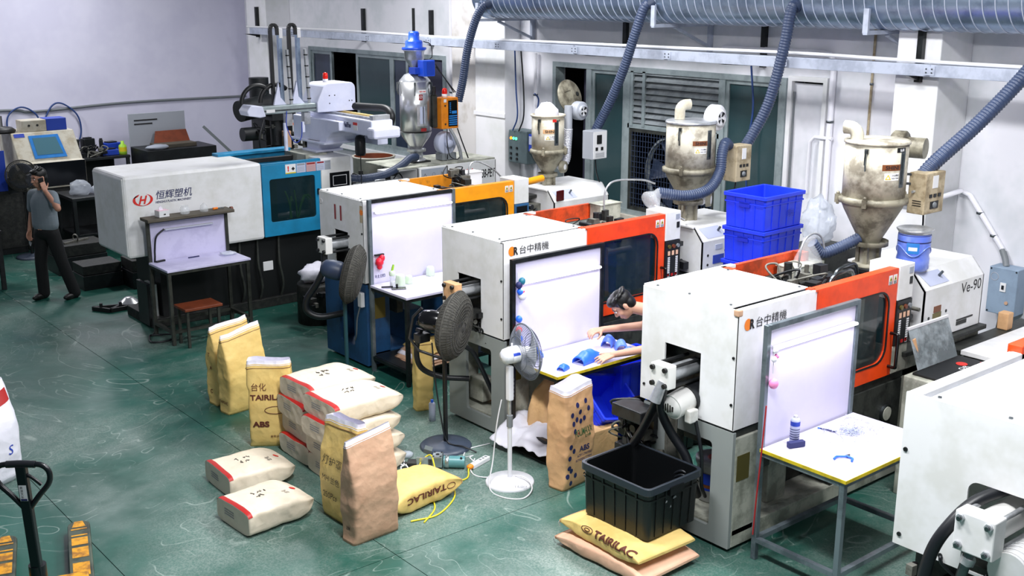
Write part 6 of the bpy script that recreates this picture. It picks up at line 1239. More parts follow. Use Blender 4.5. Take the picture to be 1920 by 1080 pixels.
# ---------------------------------------------------------------- fans
def fan(name, label, base, zc, r, n, c_off, kind):
    """pedestal fan; base = floor point, zc = hub height, n = blowing direction, c_off = hub ahead of the pole"""
    x, y = base; t = thing(name, label, 'fan', (x, y, 0), group=None); n = V(n).normalized(); c = V((x, y, zc)) + n * c_off; s = n.cross(V((0, 0, 1))).normalized(); u = s.cross(n)
    def disc(a, rad, d): return c + n * d + s * (rad * math.cos(a)) + u * (rad * math.sin(a))
    if kind == 'white':
        B().lathe([(0, .05), (.05, .05), (.07, .04), (.20, .02), (.205, .01), (.205, 0)], (x, y, 0), n=40).build('base', 'fan_white', t); text('Midea', (x - .07, y - .155, .0), (.77, -.64, 0), (.3, .37, .1), .03, 'print_grey', t, name='brand', bold=0, lift=.034)
        B().cyl((x, y, .03), (x, y, .58), .019, n=14).build('pole', 'fan_white', t); B().cyl((x, y, .50), (x, y, .60), .026, n=14).build('collar', 'plastic_grey', t); B().cyl((x, y, .58), (x, y, .78), .013, n=12).build('inner_pole', 'steel', t)
        b = B(); b.obox((x, y, .88), (.05, .055, .30)); b.build('column_head', 'fan_white', t, bevel=.012); b = B(); [b.obox((x + .027, y - .005, .77 + .035 * k), (.008, .03, .018)) for k in range(5)]; b.build('button', 'plastic_grey', t)
        mc = c - n * .13; b = B(); b.lathe([(0, -.10), (.04, -.095), (.062, -.07), (.07, -.02), (.072, .06), (.06, .09), (0, .09)], mc, n, 24); b.build('motor', 'fan_white', t)
        b = B(); [b.bar(mc - n * .085 + s * .03 * math.cos(a) + u * .03 * math.sin(a), mc - n * .072 + s * .058 * math.cos(a) + u * .058 * math.sin(a), .005) for a in [i * PI / 6 for i in range(12)]]; b.build('motor_vent', 'plastic_grey', t)
        lp = mc - s * .066; 
        q = s.cross(V((0, 0, 1))); b = B(); lab_c = mc - u * .005
        vs = [lab_c + n * dx + (-s * math.cos(a) + u * math.sin(a)) * .073 for dx in (-.03, .045) for a in (-.5, -.25, 0, .25, .5)]
        for (m_, z0_, z1_) in (('print_blue', .2, .55), ('label_white', -.45, .2)):
            vs = [lab_c + n * dx + ((-s if (-s).dot(V((-.64, -.77, 0))) > 0 else s) * math.cos(a) + u * math.sin(a)) * .0735 for dx in (-.02, .045) for a in [z0_ + (z1_ - z0_) * i / 3 for i in range(4)]]
            B().add(vs, [(i, i + 1, 5 + i, 4 + i) for i in range(3)]).build('sticker', m_, t, recalc=False)
        B().cyl(mc + V((0, 0, .07)), mc + V((0, 0, .10)), .008, n=8).build('swing_knob', 'fan_white', t)
        blade, cage, ncage, wr = 'fan_blade', 'fan_cage', 66, .0021
    else:
        bm = 'fan_base_dark'
        if kind != 'teal': B().lathe([(0, .06), (.04, .055), (.06, .045), (.15, .04), (.22, .03), (.235, .015), (.235, 0)], (x, y, 0), n=40).build('base', bm, t); pm = 'fan_pole_black'
        else: B().lathe([(0, .05), (.05, .045), (.16, .03), (.17, 0)], (x, y, 0), n=32).build('base', 'dark_teal', t); pm = 'dark_teal'
        B().cyl((x, y, .03), (x, y, zc - .12), .021, n=14).build('pole', pm, t); B().cyl((x, y, zc - .30), (x, y, zc - .04), .03, n=14).build('yoke', pm, t)
        mc = c - n * .20; B().lathe([(0, -.14), (.05, -.135), (.085, -.10), (.10, -.03), (.10, .06), (.08, .11), (0, .11)], mc, n, 24).build('motor', 'black_gloss' if kind == 'black' else 'hose_dark', t)
        if kind == 'black':
            B().tube([mc + s * .0 + u * .1 - n * .12, mc + u * .0 - n * .2, mc - u * .2 - n * .22, mc - u * .30 - n * .12, V((x, y, zc - .33))], .014, 8).build('cable', 'black_rubber', t); B().obox(mc - u * .17 - n * .1, (.12, .1, .08)).build('switch_box', 'black', t, bevel=.01)
            for k in range(3): B().obox(mc - u * (.05 + .06 * k) - n * .13, (.05, .05, .03), (.2, .3, .4)).build('bracket', 'hydraulic', t)
            B().tube(spline([mc - u * .2, V((x - .06, y + .06, .62)), V((x - .05, y + .0, .3)), V((x - .02, y - .05, .07)), V((x + .05, y - .2, .05)), V((x + .12, y - .3, .01))], 8), .007, 6).build('power_cord', 'black_rubber', t)
        blade, cage, ncage, wr = 'hose_dark', 'fan_grey', 72, .0022
    # blades
    for k in range(3 if kind == 'white' else 4):
        a0 = k * 2 * PI / (3 if kind == 'white' else 4) + .4
        def fn(p, q, a0=a0): rad = .05 + (r * .82 - .05) * q; a = a0 + (p - .5) * (1.1 + .5 * q); return disc(a, rad, .03 * (p - .5) * 2 * (1 - .3 * q))
        B().grid(fn, 6, 5).build('blade', blade, t, solid=.004)
    B().lathe([(0, .05), (.035, .045), (.045, .02), (.045, -.04)], c, n, 18).build('hub', 'fan_white' if kind == 'white' else 'black', t)
    dep, pw = (.075, 3.2) if kind == 'white' else (.085, 6.5)
    def prof(q, sgn): return disc  # cage profile: rim at r, dome towards the axis
    def pt(a, q, sgn):  # q 0 at hub, 1 at rim
        return disc(a, .05 + (r - .05) * q, sgn * dep * (1 - q ** pw) + sgn * .004)
    for sgn, nm in ((1, 'front_cage'), (-1, 'rear_cage')):
        b = B()
        for k in range(ncage): a = 2 * PI * k / ncage; b.tube([pt(a, q, sgn) for q in (0, .3, .55, .75, .86, .94, .98, 1)], wr, 4, caps=False)
        for q in ((.0, .5, 1) if kind == 'white' else [i / 9 for i in range(10)]): b.tube([pt(2 * PI * i / 40, q, sgn) for i in range(40)], wr * 1.3, 5, closed=True)
        o = b.build(nm, cage, t, recalc=False)
        B().lathe([(0, sgn * dep + .003 * sgn), (.055, sgn * dep + .002 * sgn), (.06, sgn * dep - .01 * sgn)], c, n, 20).build('cage_badge', cage, t)
        if kind in ('black', 'teal'):   # lint felted over the wires
            B().lathe([(.05 + (r - .05) * q, sgn * (dep * (1 - q ** pw) + .001)) for q in [i / 14 for i in range(15)]], c, n, 40).build('lint_layer', 'fan_grey', t)
    B().tube([pt(2 * PI * i / 48, 1, 0) for i in range(48)], .007 if kind == 'white' else .009, 8, closed=True).build('cage_rim', cage, t)
    return t
fan('stand_fan', 'white stand fan facing the middle bench', (5.54, 6.74), 1.12, .235, (.98, -.19, .05), .15, 'white')
fan('stand_fan', 'tall black stand fan with a lint-grey cage before the middle press', (5.58, 7.70), 1.16, .31, (.50, -.87, -.10), .10, 'black')
fan('stand_fan', 'lint-grey fan on a teal pole beside press 11', (5.80, 9.74), 1.20, .31, (.72, -.69, -.22), .10, 'teal')

# ---------------------------------------------------------------- pallet jack at the lower left
t = thing('pallet_jack', 'black and yellow pallet jack with worn forks, lower left corner', 'pallet jack', (1.95, 7.3, 0))
fd = V((-.30, -.95, 0)).normalized(); fs_ = V((fd.y, -fd.x, 0))
for k, tip in enumerate((V((2.44, 8.14, 0)), V((1.94, 8.24, 0)))):
    heel = tip + fd * 1.12; b = B(); w = .08
    pr = []
    for q in range(9): a = PI * q / 8; pr.append(tip + fd * .07 + fs_ * (w * math.cos(a)) - fd * (.07 * math.sin(a)))
    pr += [heel - fs_ * w, heel + fs_ * w]
    o = B().ext([p + V((0, 0, .045)) for p in pr], (0, 0, .05)).build('fork', 'jack_worn', t, bevel=.012)
    for (a, c, m) in ((.02, .12, 'jack_yellow'), (.145, .165, 'jack_yellow'), (.25, .27, 'jack_yellow'), (.30, .42, 'jack_yellow'), (.46, .62, 'jack_yellow'), (.70, .9, 'jack_yellow')):
        p = tip + fd * a; q = tip + fd * c; ww = .048 if a < .05 else .056
        B().add([p + fs_ * ww * (.6 if a < .05 else 1) + V((0, 0, .0965)), p - fs_ * ww * (.6 if a < .05 else 1) + V((0, 0, .0965)), q - fs_ * ww + V((0, 0, .0965)), q + fs_ * ww + V((0, 0, .0965))], [(0, 1, 2, 3)]).build('paint_patch', m, o, recalc=False)
    B().cyl(tip + fd * .2 + fs_ * .04 + V((0, 0, .04)), tip + fd * .2 - fs_ * .04 + V((0, 0, .04)), .04, n=14).build('roller', 'plastic_grey', o)
hc = (V((2.44, 8.14, 0)) + V((1.94, 8.24, 0))) / 2 + fd * 1.14
B().obox(hc + V((0, 0, .14)), (.60, .10, .20), (0, 0, math.atan2(fs_.y, fs_.x))).build('heel_beam', 'jack_yellow', t, bevel=.01)
B().cyl(hc + fd * .1, hc + fd * .1 + V((0, 0, .42)), .055, n=16).build('pump', 'jack_black', t)
for s in (-1, 1): B().cyl(hc + fd * .12 + fs_ * (.05 * s) + V((0, 0, .09)), hc + fd * .12 + fs_ * (.11 * s) + V((0, 0, .09)), .09, n=20).build('steer_wheel', 'black', t)
h0 = hc + fd * .12 + V((0, 0, .35)); h1 = V((1.79, 6.97, .84)); hd = (h1 - h0).normalized(); ha = V((.771, -.637, 0)); ha = (ha - hd * ha.dot(hd)).normalized(); hn = ha.cross(hd).normalized()
B().bar(h0, h1 + hd * .30, .065, .05, up=hn).build('tiller', 'jack_black', t, bevel=.008)
L_ = lambda a, b_: h1 + ha * a + hd * b_
pts = [L_(.02, .0), L_(.09, .09), L_(.15, .16), L_(.17, .21), L_(.165, .26), L_(.13, .295), L_(.06, .305), L_(-.06, .305), L_(-.13, .295), L_(-.165, .26), L_(-.17, .21), L_(-.15, .16), L_(-.09, .09), L_(-.02, .0)]
B().tube(spline(pts, 5), .018, 10).build('handle_loop', 'jack_black', t); B().tube(spline([L_(.09, .302), L_(.0, .306), L_(-.09, .302)], 4), .023, 10).build('grip', 'black_rubber', t)
B().tube(spline([L_(.03, .23), L_(.07, .20), L_(.11, .16)], 4), .012, 8).build('release_lever', 'jack_black', t)
sg = -hn if (-hn).dot(V((0, 0, 4)) - h1) > 0 else hn
lab = B().add([L_(-.024, .06) + sg * .027, L_(.024, .06) + sg * .027, L_(.024, .17) + sg * .027, L_(-.024, .17) + sg * .027], [(0, 1, 2, 3)]).build('label', 'label_white', t, recalc=False)
rt = ha if ha.cross(hd).dot(sg) > 0 else -ha
for k, ch in enumerate('奥津叉车'): text(ch, L_(0, .145 - k * .022) - rt * .016 + sg * .0275, rt, hd, .018, 'print_black', lab, w=.018)
B().add([L_(0, .062) + rt * -.02 + sg * .0285, L_(0, .062) + rt * .02 + sg * .0285, L_(0, .076) + rt * .02 + sg * .0285, L_(0, .076) + rt * -.02 + sg * .0285], [(0, 1, 2, 3)]).build('label_block', 'print_navy', lab, recalc=False)

# ---------------------------------------------------------------- small things on the floor
t = thing('gear_motor', 'teal gear motor lying on the floor beside the black fan', 'motor', (5.28, 7.35, 0), -.75, local=True)
B().cyl((.02, 0, .055), (.20, 0, .055), .052, n=24).build('motor_can', 'tool_teal', t); B().lathe([(.052, 0), (.056, .005), (.056, .03), (.052, .035)], (.03, 0, .055), (1, 0, 0), 24).build('can_band', 'tool_steel', t); B().cyl((.17, -.03, .10), (.175, -.032, .108), .010, n=8).build('port', 'black', t)
B().obox((-.035, 0, .07), (.09, .12, .10)).build('gear_head', 'tool_steel', t, bevel=.008); [B().cyl((-.035 + dx, dy, .12), (-.035 + dx, dy, .124), rr, n=10).build('bolt_hole', 'black', t) for dx, dy, rr in ((-.03, -.045, .008), (.03, -.045, .008), (-.03, .045, .008), (.03, .045, .008), (0, 0, .016))]
B().obox((-.19, .0, .03), (.22, .10, .045)).build('frame_plate', 'grime_grey', t, bevel=.004); B().obox((-.16, -.06, .07), (.10, .01, .11), (.35, 0, 0)).build('shiny_plate', 'stainless', t); B().obox((-.13, .09, .12), (.07, .06, .04), (.2, .3, 0)).build('bracket', 'tool_steel', t); B().cyl((-.34, .0, .03), (-.27, 0, .03), .013, n=10).build('shaft', 'black', t)
t = thing('power_strip', 'cream power strip on the floor with an orange plug in it', 'power strip', (5.56, 7.19, 0)); c = V((5.57, 7.19, 0)); d = V((.72, .20, 0)).normalized()
B().obox(c + V((0, 0, .022)), (.24, .055, .04), (0, 0, math.atan2(d.y, d.x))).build('body', 'plastic_white', t, bevel=.006)
for k in range(3): B().obox(c + d * (.01 + .04 * k) + V((0, 0, .0425)), (.022, .024, .003), (0, 0, math.atan2(d.y, d.x))).build('socket', 'plastic_grey', t)
B().tube(spline([c - d * .06 + V((0, 0, .04)), c - d * .09 + V((.0, .05, .08)), c - d * .03 + V((.02, .09, .06)), c + V((-.02, .2, .01)), c + V((.12, .32, .006)), c + V((.35, .3, .006))], 8), .005, 6).build('white_cord', 'cord_white', t)
crumple(B(), c - d * .135 + V((0, 0, .028)), (.035, .028, .024), 1, 12, 8, .1).build('orange_plug', 'orange_box', t, weld=True)
t = tag(B().tube(spline([c - d * .16 + V((0, 0, .02)), (5.30, 7.02, .008), (5.16, 7.06, .008), (5.12, 7.2, .05), (5.20, 7.40, .12), (5.10, 7.42, .06), (5.02, 7.30, .02)], 8), .007, 6).build('extension_cord', 'cord_yellow'), 'yellow power cord from the orange plug to the gear motor', 'cord')
tag(B().tube(spline([(4.48, 6.66, .008), (4.7, 6.62, .008), (4.95, 6.75, .008), (5.08, 6.9, .008), (5.1, 7.02, .008), (4.9, 6.95, .008), (4.75, 6.72, .008), (4.55, 6.58, .008)], 10), .007, 6).build('extension_cord', 'cord_yellow'), 'yellow power cord looping around the lying yellow sack', 'cord')
tag(B().tube(spline([(5.55, 6.86, .70), (5.50, 6.86, .5), (5.44, 6.84, .2), (5.33, 6.75, .012), (5.30, 6.55, .006), (5.42, 6.42, .006), (5.58, 6.50, .03), (5.60, 6.68, .06), (5.42, 6.95, .006), (5.42, 7.12, .006), (5.6, 7.3, .01)], 10), .006, 6).build('extension_cord', 'cord_white'), 'white cord hanging from the white fan and curling on the floor', 'cord')
t = thing('spray_can', 'blue spray can standing behind the black fan pole', 'spray can', (5.86, 8.30, 0)); B().lathe([(0, 0), (.032, 0), (.032, .17), (.02, .185), (0, .185)], (5.86, 8.30, 0), n=18).build('can', 'sticker_lav', t); B().cyl((5.86, 8.3, .185), (5.86, 8.3, .21), .014, n=10).build('nozzle', 'plastic_blue', t)
for k, (x, y) in enumerate(((5.02, 7.55), (5.04, 7.32))):
    t = thing('moulding_sprue', ('clear moulded sprue on the floor behind the gear motor', 'clear moulded sprue on the floor before the gear motor')[k], 'sprue', (x, y, 0), group='clear sprues on the floor'); b = B()
    for q in range(7): a = q * .9; b.tube([(x, y, .02), (x + .05 * math.cos(a), y + .05 * math.sin(a), .03 + .02 * (q % 2)), (x + .08 * math.cos(a + .2), y + .08 * math.sin(a + .2), .015)], .006, 6)
    b.build('runner', 'plastic_white', t)
crumple(B(), (5.16, 7.72, .03), (.07, .05, .03), 9, 14, 8, .3).build('clear_scrap', 'clear_bag', weld=True); tag(bpy.data.objects['clear_scrap'], 'clear plastic scrap next to the black fan base', 'scrap')
t = thing('oil_bottle', 'yellow oil bottle inside the base of the middle press', 'bottle', (6.40, 8.02, .165)); B().lathe([(0, 0), (.055, 0), (.058, .03), (.058, .15), (.03, .19), (.018, .20), (.018, .23)], (6.40, 8.02, .165), n=18).build('bottle', 'oil_amber', t); B().lathe([(.0595, .04), (.0595, .15)], (6.40, 8.02, .165), n=18).build('label', 'oil_yellow', t); B().lathe([(.021, .22), (.021, .25), (0, .25)], (6.40, 8.02, .165), n=12).build('cap', 'black', t); B().lathe([(.0602, .10), (.0602, .13)], (6.40, 8.02, .165), n=18).build('label_band', 'print_navy', t)
t = thing('paint_bucket', 'white bucket with blue print inside the base of the near press', 'bucket', (6.38, 5.26, .17)); B().lathe([(0, 0), (.12, 0), (.135, .30), (.145, .30), (.145, .34), (.12, .345), (.11, .33), (0, .33)], (6.36, 5.24, .17), n=28).build('pail', 'plastic_white', t); B().lathe([(0, .338), (.05, .338), (.055, .33)], (6.36, 5.24, .17), n=20).build('lid_cap', 'tape_red', t)
pb = [c_ for c_ in t.children if c_.name.startswith('pail')][0]
for (z, h_, m) in ((.36, .09, 'print_blue'), (.30, .025, 'bronze_tag'), (.275, .02, 'print_blue')): drum_label(t, pb, 6.36, 5.24, .13, math.radians(200), z, .12, h_, m)
crumple(B(), (6.62, 5.5, .28), (.10, .08, .12), 21, 16, 10, .25).build('rag', 'woven_white', weld=True); tag(bpy.data.objects['rag'], 'white rag bundle behind the white bucket', 'rag')

# ---------------------------------------------------------------- things on the benches
def at_bench(z): return z
t = thing('spray_can', 'blue and white spray can on the nearest bench', 'spray can', (6.33, 4.52, .872)); x, y, z = 6.33, 4.50, .872
B().lathe([(0, 0), (.034, 0), (.034, .165), (.03, .18), (.016, .19)], (x, y, z), n=20).build('can', 'sticker_lav', t); B().lathe([(.0346, .13), (.0346, .163)], (x, y, z), n=20).build('blue_band', 'print_blue', t); B().cyl((x, y, z + .185), (x, y, z + .205), .012, n=10).build('nozzle', 'plastic_white', t)
for k in range(5): B().lathe([(.0345, .03 + .018 * k), (.0345, .036 + .018 * k)], (x, y, z), n=20).build('print_line', 'print_navy', t)
tag(B().obox((6.27, 4.44, .872 + .022), (.13, .042, .042), (0, 0, -.35)).build('dark_box', 'print_navy', bevel=.004), 'small dark blue box lying before the spray can', 'box')
t = thing('pen', 'dark blue pen on the nearest bench', 'pen', (6.70, 4.47, .873)); B().cyl((6.68, 4.53, .879), (6.71, 4.42, .879), .0055, n=8).build('barrel', 'print_navy', t); B().cyl((6.71, 4.42, .879), (6.714, 4.40, .879), .005, .001, n=8).build('tip', 'steel', t); B().cyl((6.675, 4.548, .879), (6.68, 4.53, .879), .006, n=8).build('cap', 'plastic_blue', t)
t = thing('cutting_pliers', 'small blue-handled cutting pliers on the nearest bench', 'pliers', (6.36, 4.10, .873)); B().tube(spline([(6.28, 4.13, .882), (6.33, 4.14, .882), (6.38, 4.10, .882)], 5), .008, 8).build('handle', 'plastic_blue', t); B().tube(spline([(6.34, 4.03, .882), (6.38, 4.05, .882), (6.385, 4.10, .882)], 5), .008, 8).build('handle', 'plastic_blue', t); B().ext([(6.375, 4.09, .877), (6.41, 4.09, .877), (6.43, 4.105, .877), (6.39, 4.115, .877)], (0, 0, .009)).build('jaw', 'steel_dark', t)
b = B(); rnd = random.Random(5)
for k in range(340):
    a, r_ = rnd.uniform(0, 2 * PI), abs(rnd.gauss(0, .15)); x, y = 6.80 + r_ * math.cos(a) * 1.2, 4.34 + r_ * math.sin(a) * .8; d = V((rnd.uniform(-1, 1), rnd.uniform(-1, 1), rnd.uniform(-.1, .6))).normalized() * rnd.uniform(.02, .05); p = V((min(max(x, 6.2), 7.05), min(max(y, 4.0), 4.52), .878)); b.tube([p, p + d * .5 + V((0, 0, .004)), p + V((d.x, d.y, abs(d.z)))], .0021, 4, caps=False)
tag(b.build('clear_offcuts', 'offcut', recalc=False), 'loose heap of clear plastic offcuts on the nearest bench', 'offcuts', kind='stuff')
def string_toys(label, x, y, z, spec):
    t = thing('hanging_toys', label, 'charm', (x, y, z - .2)); B().tube([(x, y, z), (x + .005, y - .01, z - .12), (x + .004, y - .012, z - .2)], .003, 5).build('string', 'cord_white', t)
    for (dx, dz, r_, m, nm) in spec:
        if nm == 'card': B().obox((x + dx, y - .02, z + dz), (r_ * 2, .002, r_ * 2), (0, .6, .3)).build('card', m, t)
        else: crumple(B(), (x + dx, y - .025, z + dz), (r_, r_, r_ * 1.1), dx * 90, 14, 9, .12 if nm == 'figure' else .02).build(nm, m, t, weld=True)
    return t
string_toys('string of charms with a pink ball on the nearest bench post', 6.115, 4.575, 1.62, [(0, -.27, .035, 'pink', 'ball'), (.02, -.07, .018, 'pink', 'figure'), (-.01, -.09, .02, 'plastic_white', 'figure'), (.04, -.12, .03, 'clear', 'card'), (.0, -.03, .02, 'plastic_white', 'figure')])
string_toys('string of blue, red and white toy figures on the middle bench post', 6.14, 7.36, 1.60, [(.03, -.08, .032, 'teal_plastic', 'ball'), (-.005, -.11, .03, 'print_navy', 'figure'), (.01, -.17, .03, 'plastic_blue', 'figure'), (.03, -.18, .028, 'red_plastic', 'figure'), (.035, -.21, .04, 'plastic_white', 'ball'), (-.005, -.42, .03, 'plastic_blue', 'figure'), (-.005, -.52, .03, 'red_plastic', 'figure'), (-.005, -.60, .035, 'plastic_blue', 'figure')])
# blue moulded shells on the middle bench
def shell(name, label, c, size, rot, mat, seed):
    t = thing(name, label, 'moulded part', c, rot, 'blue moulded parts on the middle bench', local=True); sx, sy, sz = size
    def fn(u, v): a = PI * u; r_ = 1 + .06 * math.sin(6 * PI * v + seed); p = V((sx * (v - .5), sy * .5 * math.cos(a), sz * math.sin(a) ** .7 * (1 - .6 * abs(v - .5) ** 2 * 3) * r_)); return p + V((0, 0, .002))
    B().grid(fn, 16, 14).build('shell', mat, t, solid=.006); return t
shell('moulded_part', 'large blue moulded shell under the worker hand', (6.56, 6.90, .812), (.26, .13, .10), .15, 'plastic_blue', 1); shell('moulded_part', 'small blue moulded piece alone near the left corner of the middle bench', (6.24, 6.86, .812), (.10, .07, .05), .3, 'plastic_blue', 2)
shell('moulded_part', 'pale blue moulded piece behind the worker hands', (7.02, 7.10, .812), (.12, .10, .10), .4, 'plastic_lblue', 3); shell('moulded_part', 'pale blue moulded piece standing beside the worker arm', (7.03, 6.95, .812), (.11, .10, .09), 1.0, 'plastic_lblue', 4); shell('moulded_part', 'pale blue moulded piece at the front edge by the worker arm', (7.04, 6.86, .812), (.10, .07, .04), .2, 'plastic_lblue', 5); shell('moulded_part', 'blue moulded piece in the far corner of the middle bench', (6.24, 7.26, .812), (.16, .11, .10), .2, 'plastic_blue', 6)
# press-11 bench
t = thing('feeding_bottle', 'baby bottle with a green cap on the press-11 bench', 'bottle', (6.32, 9.70, .972)); x, y, z = 6.34, 9.66, .972
B().lathe([(0, 0), (.03, 0), (.03, .10), (.026, .12)], (x, y, z), n=18).build('glass', 'clear_jar', t); B().lathe([(.031, .12), (.033, .13), (.033, .16), (.02, .17), (.012, .175)], (x, y, z), n=18).build('collar', 'mint', t); B().tube([(x, y, z + .17), (x + .01, y, z + .20), (x + .02, y, z + .235)], [.012, .014, .01], 8).build('spout', 'lime', t); B().cyl((x, y, z + .002), (x, y, z + .05), .026, n=14).build('milk', 'plastic_white', t)
t = thing('mobile_phone', 'black phone on a stand at the front of the press-11 bench', 'phone', (6.32, 9.56, .972)); B().obox((6.34, 9.54, .979), (.15, .075, .009), (0, 0, -.5)).build('body', 'black_gloss', t, bevel=.003); B().cyl((6.33, 9.56, .984), (6.33, 9.56, 1.02), .012, n=10).build('stand', 'black', t); B().obox((6.26, 9.64, .985), (.12, .02, .012), (0, 0, -.5)).build('clip', 'black', t)
t = string_toys('red plastic mould hanging at the left of the press-11 bench', 6.30, 9.86, 1.30, [(.03, -.05, .035, 'red_plastic', 'figure'), (.0, -.09, .045, 'red_plastic', 'figure'), (.0, -.14, .03, 'red_plastic', 'figure')]); B().box(6.25, 9.83, 1.28, 6.36, 9.86, 1.295).build('rail_clip', 'black', t)
text('社团?'[:2], (6.26, 9.875, 1.03), (1, 0, 0), (0, 0, 1), .035, 'print_navy', bn4, w=.13, name='writing', bold=0)
for k, (x, y, s_, lab) in enumerate(((6.44, 9.66, .085, 'pale mint moulded cup next to the baby bottle'), (6.55, 9.66, .065, 'smaller pale mint moulded cup beside the larger one'), (6.93, 9.80, .075, 'pale mint moulded cup standing alone on the right of the press-11 bench'))):
    def fn(u, v): a = u * 2 * PI; r_ = s_ * .62 * (1 - .35 * v ** 2) * (1 + .06 * math.sin(5 * a)); return V((x + r_ * math.cos(a), y + r_ * math.sin(a), .972 + s_ * 1.35 * math.sin(v * PI / 2)))
    bb = B().grid(fn, 30, 10); rr = [fn(i / 30, 1) for i in range(30)]; cc = sum(rr, V((0, 0, 0))) / 30; bb.add(rr + [cc], [(i, (i + 1) % 30, 30) for i in range(30)], True); tag(bb.build('moulded_cup', 'mint', weld=True), lab, 'moulded part', 'pale mint moulded cups')
# far bench
t = thing('tissue_box', 'pink tissue box on the shelf of the far bench', 'tissue box', (5.08, 12.57, 1.435)); B().obox((5.08, 12.57, 1.475), (.13, .11, .075), (0, 0, .1)).build('carton', 'label_white', t, bevel=.003); B().obox((5.08, 12.57, 1.5135), (.128, .108, .003), (0, 0, .1)).build('top_print', 'tissue_pink', t); B().add([(5.05, 12.57, 1.514), (5.10, 12.58, 1.514), (5.07, 12.57, 1.57), (5.04, 12.56, 1.55)], [(0, 1, 2, 3)]).build('tissue', 'woven_white', t, solid=.003); B().obox((5.09, 12.513, 1.47), (.025, .003, .012), (0, 0, .1)).build('print', 'print_black', t)
t = tag(B().lathe([(.05, 0), (.055, .01), (.058, .04), (.05, .075), (.042, .09), (.045, .10)], (5.36, 12.57, 1.436), n=22).build('clear_jar', 'clear_jar'), 'clear plastic jar on the shelf of the far bench', 'jar'); B().lathe([(.05, .002), (0, .002)], (5.36, 12.57, 1.436), n=20).build('jar_bottom', 'clear_jar', bpy.data.objects['clear_jar'])
t = tag(B().lathe([(.05, 0), (.052, .02), (.04, .07), (.012, .10), (0, .102)], (5.60, 12.57, 1.436), n=20).build('clear_dome', 'clear_jar'), 'clear plastic dome beside the jar on the far bench shelf', 'dome')
t = thing('hand_tool', 'small orange-handled tool on the far bench shelf', 'tool', (5.75, 12.58, 1.436)); B().cyl((5.72, 12.58, 1.45), (5.78, 12.59, 1.45), .014, n=10).build('handle', 'print_orange', t); B().cyl((5.78, 12.59, 1.45), (5.86, 12.58, 1.446), .006, n=8).build('shank', 'steel_dark', t)
tag(B().obox((5.42, 12.55, .906), (.14, .02, .012), (0, 0, .05)).build('marker', 'print_navy', bevel=.003), 'blue marker at the back of the far bench top', 'marker'); tag(B().obox((5.02, 12.58, .911), (.12, .03, .02), (0, 0, .2)).build('cutter', 'black', bevel=.004), 'black cutter at the left end of the far bench top', 'cutter')
crumple(B(), (5.80, 12.42, .92), (.10, .08, .02), 31, 16, 8, .3).build('clear_wrap', 'clear_bag', weld=True); tag(bpy.data.objects['clear_wrap'], 'clear plastic wrap at the right end of the far bench', 'plastic wrap')
# water jug on the near press
t = thing('water_jug', 'blue translucent water jug with a steel lid by the rightmost dryer', 'water jug', (8.42, 4.98, 1.725)); x, y, z = 8.46, 4.96, 1.727; jr = .135
B().lathe([(0, 0), (jr * .9, 0), (jr, .02), (jr, .10), (jr * .95, .13), (jr, .16), (jr, .29), (jr * .97, .31)], (x, y, z), n=32).build('jug', 'water_blue', t); B().lathe([(jr * .9, .30), (jr * 1.05, .33), (jr * 1.12, .345), (jr * 1.05, .35), (jr * .8, .335), (0, .335)], (x, y, z), n=32).build('lid', 'steel', t); B().lathe([(jr * 1.003, .24), (jr * .985, .305)], (x, y, z), n=32).build('dark_band', 'print_navy', t)
jb = [c_ for c_ in t.children if c_.name.startswith('jug')][0]; drum_label(t, jb, x, y, jr, math.radians(208), z + .20, .10, .09, 'screen_blue'); drum_label(t, jb, x, y, jr + .002, math.radians(208), z + .195, .07, .03, 'label_white')
B().tube([(x + jr * 1.01 * math.cos(a), y + jr * 1.01 * math.sin(a), z + .17 + .04 * math.sin(3 * a)) for a in [2 * PI * i / 40 for i in range(40)]], .006, 6, closed=True).build('wave_rib', 'water_blue', t)
# hinged control panel and white table top behind the right press
t = thing('control_console', 'low console with raised clear flap over a black panel, right side', 'console', (8.2, 4.15, 0)); 
B().box(7.84, 4.06, .0, 8.62, 4.58, 1.02).build('cabinet', 'cream_grey', t, bevel=.008); B().box(7.90, 4.14, 1.02, 8.60, 4.54, 1.04).build('panel', 'black', t, bevel=.003)
B().cyl((8.40, 4.40, 1.041), (8.40, 4.40, 1.043), .045, n=20).build('red_badge', 'print_red', t); text('OR', (8.26, 4.32, 1.0405), (1, 0, 0), (0, 1, 0), .04, 'label_white', t, w=.12); text('Ve', (8.42, 4.24, 1.0405), (1, 0, 0), (0, 1, 0), .04, 'label_white', t, w=.09); B().cyl((8.55, 4.30, 1.041), (8.55, 4.30, 1.043), .022, n=14).build('red_badge', 'print_red', t)
hz = V((7.96, 4.53, 1.045)); fl_ = B().add([hz, hz + V((.60, 0, 0)), hz + V((.60, .12, .32)), hz + V((0, .12, .32))], [(0, 1, 2, 3)]).build('flap', 'smoked', t, solid=.004); B().bar(hz + V((0, .12, .32)), hz + V((.60, .12, .32)), .02).build('flap_edge', 'plastic_white', fl_)
t = thing('side_table', 'plain white table top at the right edge behind the corner press', 'table', (9.3, 4.3, 0)); B().box(8.74, 3.95, 1.0, 10.1, 4.60, 1.04).build('top', 'white_paint', t, bevel=.003); B().box(8.76, 3.97, .95, 10.08, 4.58, 1.0).build('apron', 'grime_grey', t)
for (x, y) in ((8.80, 4.0), (10.05, 4.0), (8.80, 4.55), (10.05, 4.55)): B().box(x - .02, y - .02, 0, x + .02, y + .02, .95).build('leg', 'grime_grey', t)
B().box(8.74, 4.61, .98, 10.1, 4.76, 1.03).build('dark_ledge', 'grime_grey', t)
